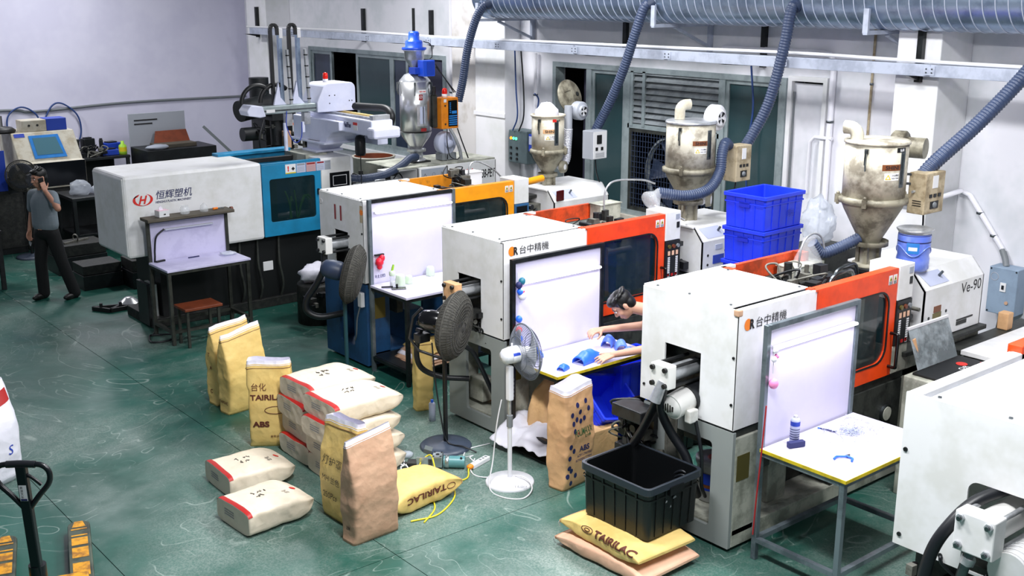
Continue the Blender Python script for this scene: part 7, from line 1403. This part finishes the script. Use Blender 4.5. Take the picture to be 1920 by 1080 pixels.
t = thing('long_screwdriver', 'wooden-handled screwdriver leaning beside the near press', 'screwdriver', (8.02, 4.62, .95)); B().cyl((8.00, 4.62, 1.28), (8.04, 4.58, 1.10), .022, .018, n=10).build('handle', 'wood_tan', t); [B().cyl((8.04 + .008 * k, 4.58, 1.10), (8.10 + .01 * k, 4.53, .80), .005, n=6).build('shank', 'steel_dark', t) for k in range(2)]
tag(B().box(9.60, 4.64, 1.032, 9.70, 4.74, 1.19).build('paper_bag', 'sack_tan', bevel=.01), 'small brown paper bag behind the near press by the wall', 'paper bag')
crumple(B(), (10.5, 7.35, 1.50), (.14, .20, .26), 61, 22, 12, .35).build('film_bundle', 'clear_bag', weld=True); tag(bpy.data.objects['film_bundle'], 'bundle of clear film behind the blue crates by the wall', 'plastic film')
t = thing('film_stand', 'low dark cabinet under the clear film by the wall', 'cabinet', (10.5, 7.3, 0)); B().box(10.2, 7.0, 0, 10.85, 7.6, 1.22).build('body', 'grime_grey', t); B().box(10.19, 7.02, .1, 10.2, 7.58, 1.15).build('door', 'cream_grey', t)
crumple(B(), (6.72, 11.95, .62), (.22, .15, .12), 71, 18, 10, .3, .50).build('white_cloth', 'sack_lining', weld=True); tag(bpy.data.objects['white_cloth'], 'white cloth bundle heaped on a dark drum left of press 11', 'cloth')
t = thing('oil_drum', 'low dark oily drum with tangled cables left of press 11', 'drum', (6.72, 11.95, 0)); B().lathe([(0, 0), (.24, 0), (.24, .48), (.23, .50), (0, .50)], (6.72, 11.95, 0), n=24).build('shell', 'grime', t); hydraulics(t, 111, 6.4, 6.9, 11.6, 11.75, .2, .45, 14)
t = thing('plug_adapter', 'white plug and grey cord on the base of press 11', 'plug', (6.17, 10.02, .78)); B().box(6.15, 9.985, .70, 6.195, 10.06, .86).build('adapter', 'plastic_white', t, bevel=.006); B().tube(spline([(6.16, 10.03, .70), (6.15, 10.08, .55), (6.16, 10.12, .38), (6.19, 10.2, .28)], 6), .008, 6).build('cord', 'plastic_grey', t)
# ---------------------------------------------------------------- people
def skin_mesh(shapes, voxel, smooth, name, mat, parent):
    """one continuous surface grown over overlapping tapered limbs"""
    b = B()
    for s in shapes:
        if s[0] == 'c':
            _, p0, p1, r0, r1 = s; b.cyl(p0, p1, r0, r1, n=16); b.ball(p0, r0, 14, 9); b.ball(p1, r1, 14, 9)
        else: b.ball(s[1], s[2], 22, 14, s[3] if len(s) > 3 else (0, 0, 0))
    me = b.mesh('tmp'); bm = bmesh.new(); bm.from_mesh(me); bmesh.ops.recalc_face_normals(bm, faces=bm.faces); bm.to_mesh(me); bm.free()
    o = bpy.data.objects.new('tmp', me); COL.objects.link(o); md = o.modifiers.new('r', 'REMESH'); md.mode = 'VOXEL'; md.voxel_size = voxel; md.use_smooth_shade = True
    if smooth: sm = o.modifiers.new('s', 'SMOOTH'); sm.factor = .5; sm.iterations = smooth
    dg = bpy.context.evaluated_depsgraph_get(); m2_ = bpy.data.meshes.new_from_object(o.evaluated_get(dg)); bpy.data.objects.remove(o); bpy.data.meshes.remove(me)
    off = ORG[root_of(parent).name]
    for v in m2_.vertices: v.co -= off
    m2_.materials.clear(); m2_.materials.append(MATS[mat]); m2_.name = name; q = bpy.data.objects.new(name, m2_); COL.objects.link(q); q.parent = parent
    return q
def limb(pts, rs): return [('c', pts[i], pts[i + 1], rs[i], rs[i + 1]) for i in range(len(pts) - 1)]
def hand(w, d, up, side, curl=.5, spread=.12, scale=1., thumb_curl=.6):
    """palm and five fingers from wrist w along d; up = back of the hand; side = towards the thumb"""
    w, d, up, side = V(w), V(d).normalized(), V(up).normalized(), V(side).normalized(); S = scale; out = []
    k = w + d * .085 * S
    for q in (-1, -.33, .33, 1): out.append(('c', w + side * (q * .022 * S), k + side * (q * .032 * S), .014 * S, .0115 * S))
    for i, (q, ln) in enumerate(((1, .070), (.36, .080), (-.30, .074), (-.95, .058))):
        p = k + side * (q * .033 * S); a = curl * .55; dd = (d + side * (q * spread)).normalized()
        for j, (f, r0, r1) in enumerate(((.45, .0098, .0090), (.32, .0090, .0082), (.23, .0082, .0068))):
            dv = (dd * math.cos(a) - up * math.sin(a)); p2 = p + dv * (ln * f * S); out.append(('c', p, p2, r0 * S, r1 * S)); p = p2; a += curl * .7
    p = w + d * .022 * S + side * .026 * S; dv = (side * .75 + d * .65 - up * .25).normalized()
    for j, (ln, r0, r1) in enumerate(((.042, .014, .0115), (.032, .0112, .010), (.026, .010, .0082))): p2 = p + dv * (ln * S); out.append(('c', p, p2, r0 * S, r1 * S)); p = p2; dv = (dv + (d * .5 - side * .4) * thumb_curl - up * .1).normalized()
    return out
def head_shapes(c, F, U, S=1.):
    """skull, jaw, nose, ears around centre c; F faces forward, U up"""
    c, F, U = V(c), V(F).normalized(), V(U).normalized(); Lf = U.cross(F); R = Matrix((F, Lf, U)).transposed().to_euler(); R = tuple(R)
    g = lambda f, l, u: c + F * f * S + Lf * l * S + U * u * S
    sh = [('b', g(-.012, 0, .03), (.094 * S, .074 * S, .092 * S), R), ('b', g(.012, 0, -.03), (.078 * S, .064 * S, .085 * S), R), ('b', g(.045, 0, -.085), (.038 * S, .036 * S, .03 * S), R),
          ('c', g(.088, 0, .012), g(.105, 0, -.028), .010 * S, .014 * S), ('b', g(.095, 0, -.03), (.014 * S, .019 * S, .011 * S), R), ('b', g(.085, 0, -.062), (.012 * S, .025 * S, .007 * S), R), ('b', g(.083, 0, -.074), (.012 * S, .022 * S, .007 * S), R),
          ('b', g(.072, .0, .028), (.018 * S, .058 * S, .012 * S), R)]
    for l in (-1, 1): sh += [('b', g(-.012, l * .078, -.008), (.020 * S, .010 * S, .032 * S), R), ('b', g(.055, l * .038, -.03), (.026 * S, .024 * S, .024 * S), R)]
    return sh, g, R, Lf
def face_bits(t, g, R, S, parent):
    for l in (-1, 1):
        B().ball(g(.083, l * .031, .006), (.008 * S, .015 * S, .008 * S), 12, 8, R).build('eye', 'plastic_white', parent); B().ball(g(.0885, l * .031, .006), (.005 * S, .007 * S, .0075 * S), 10, 6, R).build('iris', 'hair', parent)
        B().tube([g(.088, l * .012, .030), g(.091, l * .03, .036), g(.080, l * .052, .028)], .0045 * S, 6).build('eyebrow', 'hair', parent)
    B().tube([g(.088, -.020, -.068), g(.096, 0, -.069), g(.088, .020, -.068)], .0028 * S, 6).build('mouth', 'wood_red', parent)
# man on the phone
t = thing('person', 'person in a grey t-shirt and black trousers standing and talking on a phone', 'person', (4.52, 15.1, 0)); O = V((4.52, 15.10, 0)); F = V((-.86, -.51, 0)).normalized(); Lf = V((0, 0, 1)).cross(F); Z = V((0, 0, 1))
G = lambda f, l, z: O + F * f + Lf * l + Z * z
hF = (F * 1.0 + Lf * -.30 - Z * .16).normalized(); hU = (Z - hF * Z.dot(hF)).normalized()
hs, hg, hR, hL = head_shapes(G(.04, .0, 1.635), hF, hU)
sh = hs + limb([G(0, 0, 1.40), G(.012, 0, 1.50), G(.025, 0, 1.56)], [.062, .055, .052])
sh += limb([G(0, -.17, 1.40), G(-.03, -.235, 1.15), G(.03, -.25, .93)], [.050, .040, .028]) + hand(G(.03, -.25, .93), -Z + F * .25, -Lf, F, .7, .08, 1.)
sh += limb([G(0, .17, 1.40), G(.12, .33, 1.27), hg(.03, .135, -.15)], [.050, .042, .028]) + hand(hg(.03, .135, -.15), hU * .95 - hL * .2, hL * .9 + hF * .3, -hF, .8, .03, .95, .2)
sh += [('b', G(0, 0, 1.26), (.115, .165, .20), tuple(Euler((0, 0, math.atan2(F.y, F.x)))))] + limb([G(0, 0, 1.1), G(0, 0, .95)], [.12, .13]) + limb([G(0, -.085, .93), G(.02, -.12, .50), G(.0, -.15, .10)], [.085, .055, .04]) + limb([G(0, .085, .93), G(-.06, .16, .50), G(-.16, .22, .10)], [.085, .055, .04])
bd = skin_mesh(sh, .0075, 3, 'body', 'skin', t); face_bits(t, hg, hR, 1., t)
rz = tuple(Euler((0, 0, math.atan2(F.y, F.x))))
sh = [('b', G(0, 0, 1.27), (.135, .19, .21), rz)] + [('b', G(.005, 0, 1.24 - .035 * q), (.132, .178 + .002 * q, .15), rz) for q in range(7)] + limb([G(0, -.155, 1.41), G(0, .155, 1.41)], [.068, .068]) + limb([G(0, -.165, 1.405), G(-.022, -.222, 1.22)], [.068, .064]) + limb([G(0, .165, 1.405), G(.085, .265, 1.32)], [.068, .066]) + limb([G(0, 0, 1.36), G(0, 0, 1.475)], [.10, .066])
skin_mesh(sh, .009, 4, 'shirt', 'shirt_grey', t)
sh = [('b', G(0, 0, .93), (.135, .175, .12), rz)] + limb([G(0, -.085, .90), G(.03, -.12, .50), G(.0, -.15, .07)], [.10, .078, .075]) + limb([G(0, .085, .90), G(-.05, .16, .50), G(-.16, .22, .07)], [.10, .078, .075])
skin_mesh(sh, .010, 4, 'trousers', 'trousers', t)
for (f, l) in ((.0, -.15), (-.16, .22)):
    b = B(); b.ball(G(f + .07, l - .01, .04), (.135, .05, .045), 16, 10, rz); b.box(*(G(f + .07, l, 0) - V((.02, .02, 0))), *(G(f + .07, l, .012) + V((.02, .02, 0)))); o = b.build('shoe', 'shoe', t)
hh = [('b', hg(-.022, 0, .052), (.098, .080, .088), hR), ('b', hg(-.055, 0, .0), (.062, .074, .08), hR), ('b', hg(.045, 0, .098), (.052, .062, .03), hR)] + [('b', hg(-.02 + .02 * math.cos(q * 1.7), .05 * math.sin(q * 2.1), .125 + .012 * math.sin(q * 3)), (.03, .03, .025), hR) for q in range(7)]
skin_mesh(hh, .007, 2, 'hair', 'hair', t)
tag(B().obox(hg(.03, .096, -.045), (.068, .012, .135), hR).build('mobile_phone', 'black_gloss', bevel=.004), 'black phone held to the ear of the man in grey', 'phone')
k = thing('keys', 'bunch of silver keys hanging from the right hand of the man in grey', 'keys', G(.06, -.25, .76)); B().lathe([(.012, 0), (.014, .002), (.016, 0), (.014, -.002), (.012, 0)], G(.06, -.25, .80), F, 14).build('ring', 'steel', k); [B().obox(G(.06, -.25 + .012 * q, .765 - .01 * q), (.004, .014, .05), (0, .2 * q, .3)).build('key', 'steel', k) for q in range(3)]
# worker bent over the middle bench
t = thing('person', 'person in a black shirt bending over the middle bench to sort blue parts', 'person', (7.50, 6.36, 0)); O = V((7.50, 6.36, 0)); F = V((-.80, .60, 0)).normalized(); Lf = V((0, 0, 1)).cross(F)
G = lambda f, l, z: O + F * f + Lf * l + Z * z
hF = (F * .66 - Z * .75).normalized(); hU = (Z * .66 + F * .75).normalized(); hc_ = V((6.925, 6.835, 1.28)); hs, hg, hR, hL = head_shapes(hc_, hF, hU, 1.06)
sc = V((7.20, 6.64, 1.20)); sl, sr = sc + Lf * .17 - Z * .01, sc - Lf * .17
wl = V((6.74, 6.77, .865)); wr = V((6.93, 7.10, .985)); el = V((7.06, 6.56, .92)); er = V((7.24, 6.86, 1.02))
if (sl - wl).length > (sr - wl).length: sl, sr = sr, sl
sh = hs + limb([sc, hc_ - hU * .06 - hF * .03], [.062, .056])
sh += limb([sl, el, wl], [.052, .043, .029]) + hand(wl, V((-.98, .10, -.10)), V((.15, -.35, .95)), V((.2, .95, .3)), .35, .20, 1.05, .1)
sh += limb([sr, er, wr], [.052, .043, .029]) + hand(wr, V((-.95, .25, -.05)), V((0, .1, 1)), V((-.1, -.95, -.25)), .75, .14, 1.05, .5)
sh += limb([sc, G(.12, 0, 1.06), G(0, 0, .93)], [.12, .13, .13]) + limb([G(0, -.09, .92), G(.04, -.10, .5), G(0, -.12, .1)], [.09, .06, .045]) + limb([G(0, .09, .92), G(.04, .10, .5), G(0, .12, .1)], [.09, .06, .045])
skin_mesh(sh, .006, 2, 'body', 'skin_light', t); face_bits(t, hg, hR, 1.06, t)
sh = limb([sc - Z * .02, G(.13, 0, 1.06), G(0, 0, .95)], [.145, .155, .15]) + limb([sl, sr], [.085, .085]) + limb([sl, sl.lerp(el, .55)], [.075, .066]) + limb([sr, sr.lerp(er, .55)], [.075, .066]) + limb([sc, sc.lerp(hc_, .35)], [.09, .07])
skin_mesh(sh, .010, 4, 'shirt', 'shirt_black', t)
sh = limb([G(0, 0, .95), G(0, 0, .9)], [.15, .15]) + limb([G(0, -.09, .90), G(.04, -.10, .5), G(0, -.12, .07)], [.105, .08, .075]) + limb([G(0, .09, .90), G(.04, .10, .5), G(0, .12, .07)], [.105, .08, .075])
skin_mesh(sh, .012, 4, 'trousers', 'trousers', t)
for l in (-.12, .12): B().ball(G(.06, l, .04), (.13, .05, .042), 16, 10, tuple(Euler((0, 0, math.atan2(F.y, F.x))))).build('shoe', 'shoe', t)
hh = [('b', hg(-.022, 0, .045), (.103, .086, .094), hR), ('b', hg(-.055, 0, -.01), (.060, .076, .085), hR), ('b', hg(.04, 0, .085), (.060, .070, .042), hR)]
for q in range(14): hh.append(('b', hg(-.02 + .075 * math.cos(q * 2.4), .06 * math.sin(q * 2.4), .095 + .008 * math.cos(q * 1.3)), (.030, .030, .020), hR))
for l in (-1, 1): hh.append(('b', hg(.01, l * .072, .02), (.02, .012, .045), hR))
skin_mesh(hh, .006, 2, 'hair', 'hair', t)

# ---------------------------------------------------------------- dim far corner of the hall
def bx(t, n, m, x0, y0, z0, x1, y1, z1, bevel=.006): return B().box(x0, y0, z0, x1, y1, z1).build(n, m, t, bevel=bevel)
t = thing('control_cabinet', 'cream machine cabinet with a slanted blue screen, far left', 'control cabinet', (5.6, 19.2, 0))
P = [(18.3, .95), (18.3, 1.36), (18.42, 1.36), (18.75, 1.80), (19.4, 1.80), (19.4, .95)]
B().ext([(5.22, p, q) for p, q in P], (.98, 0, 0)).build('body', 'dryer_cream', t, bevel=.012); bx(t, 'lower_front', 'screen_dark', 5.28, 18.285, .98, 6.19, 18.30, 1.36, .003); bx(t, 'plinth', 'grime', 5.2, 18.35, 0, 6.2, 19.4, .95)
e1 = V((0, .33, .44)).normalized(); nn = V((0, -.44, .33)).normalized(); c0 = V((5.47, 18.455, 1.407)) + nn * .003
B().ext([c0, c0 + V((.50, 0, 0)), c0 + V((.46, 0, 0)) + e1 * .42, c0 + V((.0, 0, 0)) + e1 * .42], nn * .012).build('screen_frame', 'screen_blue', t); B().ext([c0 + V((.05, 0, 0)) + e1 * .06 + nn * .013, c0 + V((.45, 0, 0)) + e1 * .06 + nn * .013, c0 + V((.41, 0, 0)) + e1 * .37 + nn * .013, c0 + V((.05, 0, 0)) + e1 * .37 + nn * .013], nn * .003).build('screen', 'screen_teal', t)
B().ext([V((5.26, 18.70, 1.733)) + nn * .003, V((5.42, 18.70, 1.733)) + nn * .003, V((5.42, 18.74, 1.787)) + nn * .003, V((5.26, 18.74, 1.787)) + nn * .003], nn * .002).build('badge', 'print_blue', t)
bx(t, 'relay_box', 'dryer_cream', 5.42, 18.8, 1.80, 5.80, 19.1, 1.98, .008); [B().cyl((5.53 + .13 * k, 18.8, 1.90), (5.53 + .13 * k, 18.79, 1.90), .018, n=10).build('knob', 'black', t) for k in range(2)]; bx(t, 'blue_box', 'motor_blue_dark', 5.80, 18.8, 1.80, 6.12, 19.1, 1.99, .006)
B().cyl((5.21, 18.6, 1.25), (5.15, 18.6, 1.25), .018, n=8).build('handle', 'steel_dark', t)
tag(B().lathe([(0, 0), (.24, .0), (.26, .03), (.20, .08), (.07, .10), (.07, .26), (0, .26)], (5.12, 19.0, 1.802), n=22).build('cable_reel', 'black'), 'black reel of cable on the far left cabinet', 'reel')
t = thing('wall_cable_loop', 'thin blue cable looping twice against the far wall', 'cable', (6.6, 21.9, 1.0)); B().tube(spline([(6.05, 21.9, 1.4), (6.1, 21.92, 1.75), (6.35, 21.93, 1.9), (6.6, 21.92, 1.75), (6.68, 21.9, 1.45), (6.7, 21.92, 1.55), (6.9, 21.94, 1.88), (7.1, 21.94, 1.92), (7.35, 21.93, 1.7), (7.4, 21.92, 1.4), (7.3, 21.9, 1.15), (7.1, 21.88, 1.02)], 8), .016, 6).build('loop', 'cord_blue', t)
# work tables along the far wall
def table(label, x0, x1, y0, y1, z, m='mill_black'):
    t = thing('work_table', label, 'table', ((x0 + x1) / 2, (y0 + y1) / 2, 0)); bx(t, 'top', m, x0, y0, z - .05, x1, y1, z); bx(t, 'shelf', m, x0 + .05, y0 + .05, .3, x1 - .05, y1 - .05, .34)
    for (x, y) in ((x0 + .04, y0 + .04), (x1 - .04, y0 + .04), (x0 + .04, y1 - .04), (x1 - .04, y1 - .04)): bx(t, 'leg', m, x - .03, y - .03, 0, x + .03, y + .03, z - .05)
    bx(t, 'back_panel', m, x0 + .05, y1 - .05, .1, x1 - .05, y1 - .03, z - .05, 0); return t
table('long black work table against the far wall', 6.5, 7.85, 20.7, 21.6, 1.02); table('black work table covered with plastic bags behind the man', 5.6, 6.8, 17.3, 18.1, .92)
t = thing('tool_cabinet', 'open black tool cabinet with a grey notice board at its back', 'cabinet', (8.5, 20.4, 0)); bx(t, 'body', 'mill_black', 7.9, 20.0, 0, 9.25, 20.8, 1.15); bx(t, 'side_glass', 'sticker_lav', 9.25, 20.05, .75, 9.26, 20.4, 1.1, 0); nb = bx(t, 'notice_board', 'box_grey', 7.9, 20.78, 1.15, 9.0, 20.82, 1.76); bx(t, 'tray', 'wood', 8.2, 20.2, 1.15, 8.95, 20.6, 1.22)
for k in range(2): B().box(8.0, 20.775, 1.62 - k * .07, 8.45 - .1 * k, 20.78, 1.645 - k * .07).build('print_line', 'print_black', nb)
B().ext([(8.25, 20.5, 1.22), (8.95, 20.5, 1.22), (8.95, 20.65, 1.42), (8.35, 20.65, 1.42)], (0, .03, 0)).build('wooden_lid', 'wood_red', t); B().bar((9.1, 20.2, 1.5), (9.75, 19.9, .75), .05).build('leaning_bar', 'plastic_grey', t)
crumple(B(), (8.15, 20.15, 1.19), (.22, .12, .05), 17, 14, 8, .3).build('paper_pile', 'sticker_grey', t, weld=True)
t = thing('spray_bottle', 'yellow-green bottle beside the tool cabinet', 'bottle', (7.74, 20.82, 1.02)); B().lathe([(0, 0), (.07, 0), (.075, .05), (.07, .17), (.03, .20), (.03, .25), (0, .25)], (7.76, 20.82, 1.021), n=16).build('bottle', 'lime', t); B().lathe([(.076, .06), (.074, .14)], (7.76, 20.82, 1.021), n=16).build('label', 'oil_yellow', t)
rnd = random.Random(9)
for k, (x, m, s_, lab) in enumerate(((6.62, 'black', (.30, .3, .28), 'black instrument box at the left end of the long far table'), (6.95, 'hydraulic', (.12, .12, .12), 'grey bottle-shaped part beside the black instrument box'), (7.05, 'mill_black', (.08, .08, .30), 'dark tilted canister on the long far table'), (7.25, 'mill_black', (.22, .16, .30), 'dark square case standing on the long far table'), (7.5, 'black', (.07, .07, .26), 'dark slim bottle on the long far table'), (7.55, 'motor_blue_dark', (.32, .25, .10), 'low navy tray on the long far table'), (7.68, 'motor_blue_dark', (.30, .25, .19), 'taller navy bin on the long far table'))):
    t = thing('bench_clutter', lab, 'box' if s_[0] > .1 else 'bottle', (x, 21.2, 1.02)); B().obox((x, 21.2 - .25 * (k == 5), 1.021 + s_[2] / 2), s_, (0, .0 if k != 2 else .08, rnd.uniform(-.3, .3))).build('body', m, t, bevel=.01); B().obox((x, 21.2 - .25 * (k == 5), 1.021 + s_[2] + .012), (s_[0] * .6, s_[1] * .6, .022), (0, 0, .2)).build('lid', 'mill_black' if k != 2 else 'label_white', t)
t = thing('scrap_heap', 'heap of dark metal parts in the middle of the long far table', 'scrap', (7.15, 20.95, 1.02)); hydraulics(t, 131, 6.85, 7.6, 20.8, 21.0, 1.04, 1.16, 22)
for k, (x, y, z, r_, m, lab) in enumerate(((5.85, 17.6, 1.0, (.17, .12, .14), 'clear_bag', 'large clear plastic bag of parts on the table behind the man'), (6.12, 17.55, .98, (.14, .1, .08), 'clear_bag', 'small clear bag with yellow scraps on the table behind the man'), (6.6, 17.6, 1.0, (.13, .1, .12), 'clear_bag', 'clear bag at the right end of the table behind the man'), (4.02, 16.3, .92, (.13, .1, .10), 'clear_bag', 'white plastic bag on the dark stand left of the man'), (3.5, 15.9, 1.05, (.14, .12, .16), 'clear_bag', 'white plastic bag at the very left edge'))):
    o = crumple(B(), (x, y, z), r_, 41 + k, 18, 11, .35).build('plastic_bag', m, weld=True); tag(o, lab, 'bag', 'crumpled plastic bags in the far corner')
table('low dark stand left of the man with a plastic bag on it', 3.2, 4.2, 16.0, 16.7, .83)
tag(B().tube(spline([(3.98, 16.1, .86), (3.95, 15.98, .8), (3.98, 15.95, .5), (4.02, 15.9, .2), (3.9, 15.8, .02), (3.75, 15.75, .015)], 8), .009, 6).build('white_cable', 'cord_white'), 'thin white cable hanging from the stand left of the man', 'cable')
fan('stand_fan', 'dim black-caged fan behind the man, far left', (5.08, 17.8), 1.28, .24, (-.5, -.86, .0), .10, 'far')
t = thing('steel_locker', 'dark steel locker with a blue side panel at the far left edge', 'locker', (4.3, 18.6, 0)); bx(t, 'body', 'mill_black', 3.3, 18.2, 0, 5.15, 19.2, 1.2); bx(t, 'blue_panel', 'motor_blue_dark', 4.3, 18.18, 1.0, 4.94, 18.2, 1.62, 0); bx(t, 'top_shelf', 'mill_black', 3.3, 18.25, 1.2, 4.9, 19.2, 1.75); [bx(t, 'door', 'grime', 3.4 + .6 * k, 18.185, .1, 3.95 + .6 * k, 18.2, .95, .004) for k in range(3)]
# steel mould blocks on the floor
def mould_block(label, x, y, sx, sy, sz, ring=False, shiny=False):
    t = thing('mould_block', label, 'mould block', (x, y, 0)); bx(t, 'lower_half', 'mill_black', x - sx / 2, y - sy / 2, 0, x + sx / 2, y + sy / 2, sz * .6); bx(t, 'upper_half', 'grime', x - sx / 2 + .01, y - sy / 2 + .01, sz * .6 + .006, x + sx / 2 - .01, y + sy / 2 - .01, sz)
    if ring: B().lathe([(.05, -.012), (.065, 0), (.05, .012), (.038, 0), (.05, -.012)], (x + .0, y, sz + .055), (1, .4, 0), 18).build('lifting_eye', 'hydraulic_light', t); B().bar((x - .2, y - .1, sz + .012), (x + .2, y + .05, sz + .012), .03).build('bar', 'hydraulic_light', t)
    if shiny: crumple(B(), (x, y, sz + .05), (.12, .08, .06), 3, 14, 8, .5).build('foil_wrap', 'stainless', t, weld=True)
    return t
mould_block('dark steel mould with a lifting eye on the floor behind the man', 5.35, 16.55, .72, .5, .42, ring=True); mould_block('dark steel mould block low on the floor before the eyed one', 5.25, 15.45, .55, .45, .34); mould_block('dark steel mould block topped with crumpled foil', 5.72, 15.1, .38, .45, .40, shiny=True)
t = thing('chrome_reflector', 'round chrome reflector on a black cross frame lying on the floor', 'reflector', (5.05, 14.08, 0)); B().lathe([(0, .10), (.04, .10), (.06, .09), (.12, .045), (.14, .03)], (5.16, 14.10, .03), n=24).build('dome', 'stainless', t)
for (p, q) in (((4.72, 14.2, .03), (5.36, 13.98, .03)), ((4.86, 13.95, .03), (5.22, 14.22, .03)), ((4.72, 14.2, .03), (4.86, 13.95, .03)), ((4.86, 13.95, .03), (5.36, 13.98, .03))): B().bar(p, q, .035, .05).build('frame_bar', 'black', t)
[B().cyl((x, y, .05), (x, y, .10), .02, n=10).build('stud', 'hydraulic', t) for x, y in ((4.80, 14.12), (5.02, 14.03), (5.3, 14.04))]
t = thing('glass_panel_stack', 'upright stack of shiny framed panels under the long far press', 'panel stack', (5.15, 13.05, 0)); [B().box(4.98 + .1 * k, 12.98 + .04 * k, .02, 5.02 + .1 * k, 13.3, .55 - .03 * k).build('panel', 'stainless' if k % 2 else 'mill_black', t) for k in range(4)]
# milling machine near the corner
t = thing('milling_machine', 'black knee milling machine behind the robot, near the corner', 'milling machine', (8.9, 17.0, 0)); bx(t, 'base', 'mill_black', 8.3, 16.6, 0, 9.6, 17.5, .35); bx(t, 'column', 'mill_black', 8.75, 17.0, .35, 9.25, 17.5, 1.95); bx(t, 'knee', 'mill_black', 8.6, 16.6, .9, 9.3, 17.1, 1.2); bx(t, 'table', 'mill_black', 8.2, 16.55, 1.25, 9.75, 16.95, 1.40); bx(t, 'ram', 'mill_black', 8.62, 16.5, 1.95, 9.05, 17.5, 2.18)
B().cyl((8.15, 16.7, 2.12), (8.75, 16.8, 2.20), .17, n=20).build('motor', 'mill_black', t); B().cyl((8.62, 16.9, 2.2), (8.62, 16.9, 2.62), .16, n=20).build('head_motor', 'mill_black', t); B().cyl((8.75, 16.65, 1.55), (8.75, 16.65, 2.1), .09, n=16).build('quill', 'mill_black', t); B().cyl((8.18, 16.7, 1.75), (8.45, 16.7, 1.75), .11, n=18).build('hand_wheel', 'mill_black', t)
hydraulics(t, 151, 8.35, 9.55, 16.5, 16.7, 1.4, 1.95, 40); bx(t, 'wood_prop', 'wood_tan', 9.5, 16.5, 1.42, 9.56, 16.56, 1.9, .004); bx(t, 'wood_prop', 'dryer_cream', 9.66, 16.5, 1.42, 9.72, 16.56, 1.85, .004); bx(t, 'work_piece', 'sack_brown', 8.8, 16.45, 1.5, 8.92, 16.55, 1.78, .01); bx(t, 'orange_tag', 'print_orange', 8.95, 16.49, 1.86, 9.1, 16.5, 1.90, 0)
B().tube(spline([(8.35, 16.4, 1.42), (8.3, 16.35, 1.7), (8.42, 16.4, 2.0)], 6), .014, 6).build('coolant_hose', 'black_rubber', t); B().tube(spline([(9.25, 16.45, 1.55), (9.3, 16.43, 1.66), (9.22, 16.43, 1.78)], 6), .012, 6).build('work_lamp_arm', 'plastic_white', t); B().ball((9.22, 16.43, 1.80), .04).build('work_lamp', 'plastic_white', t)
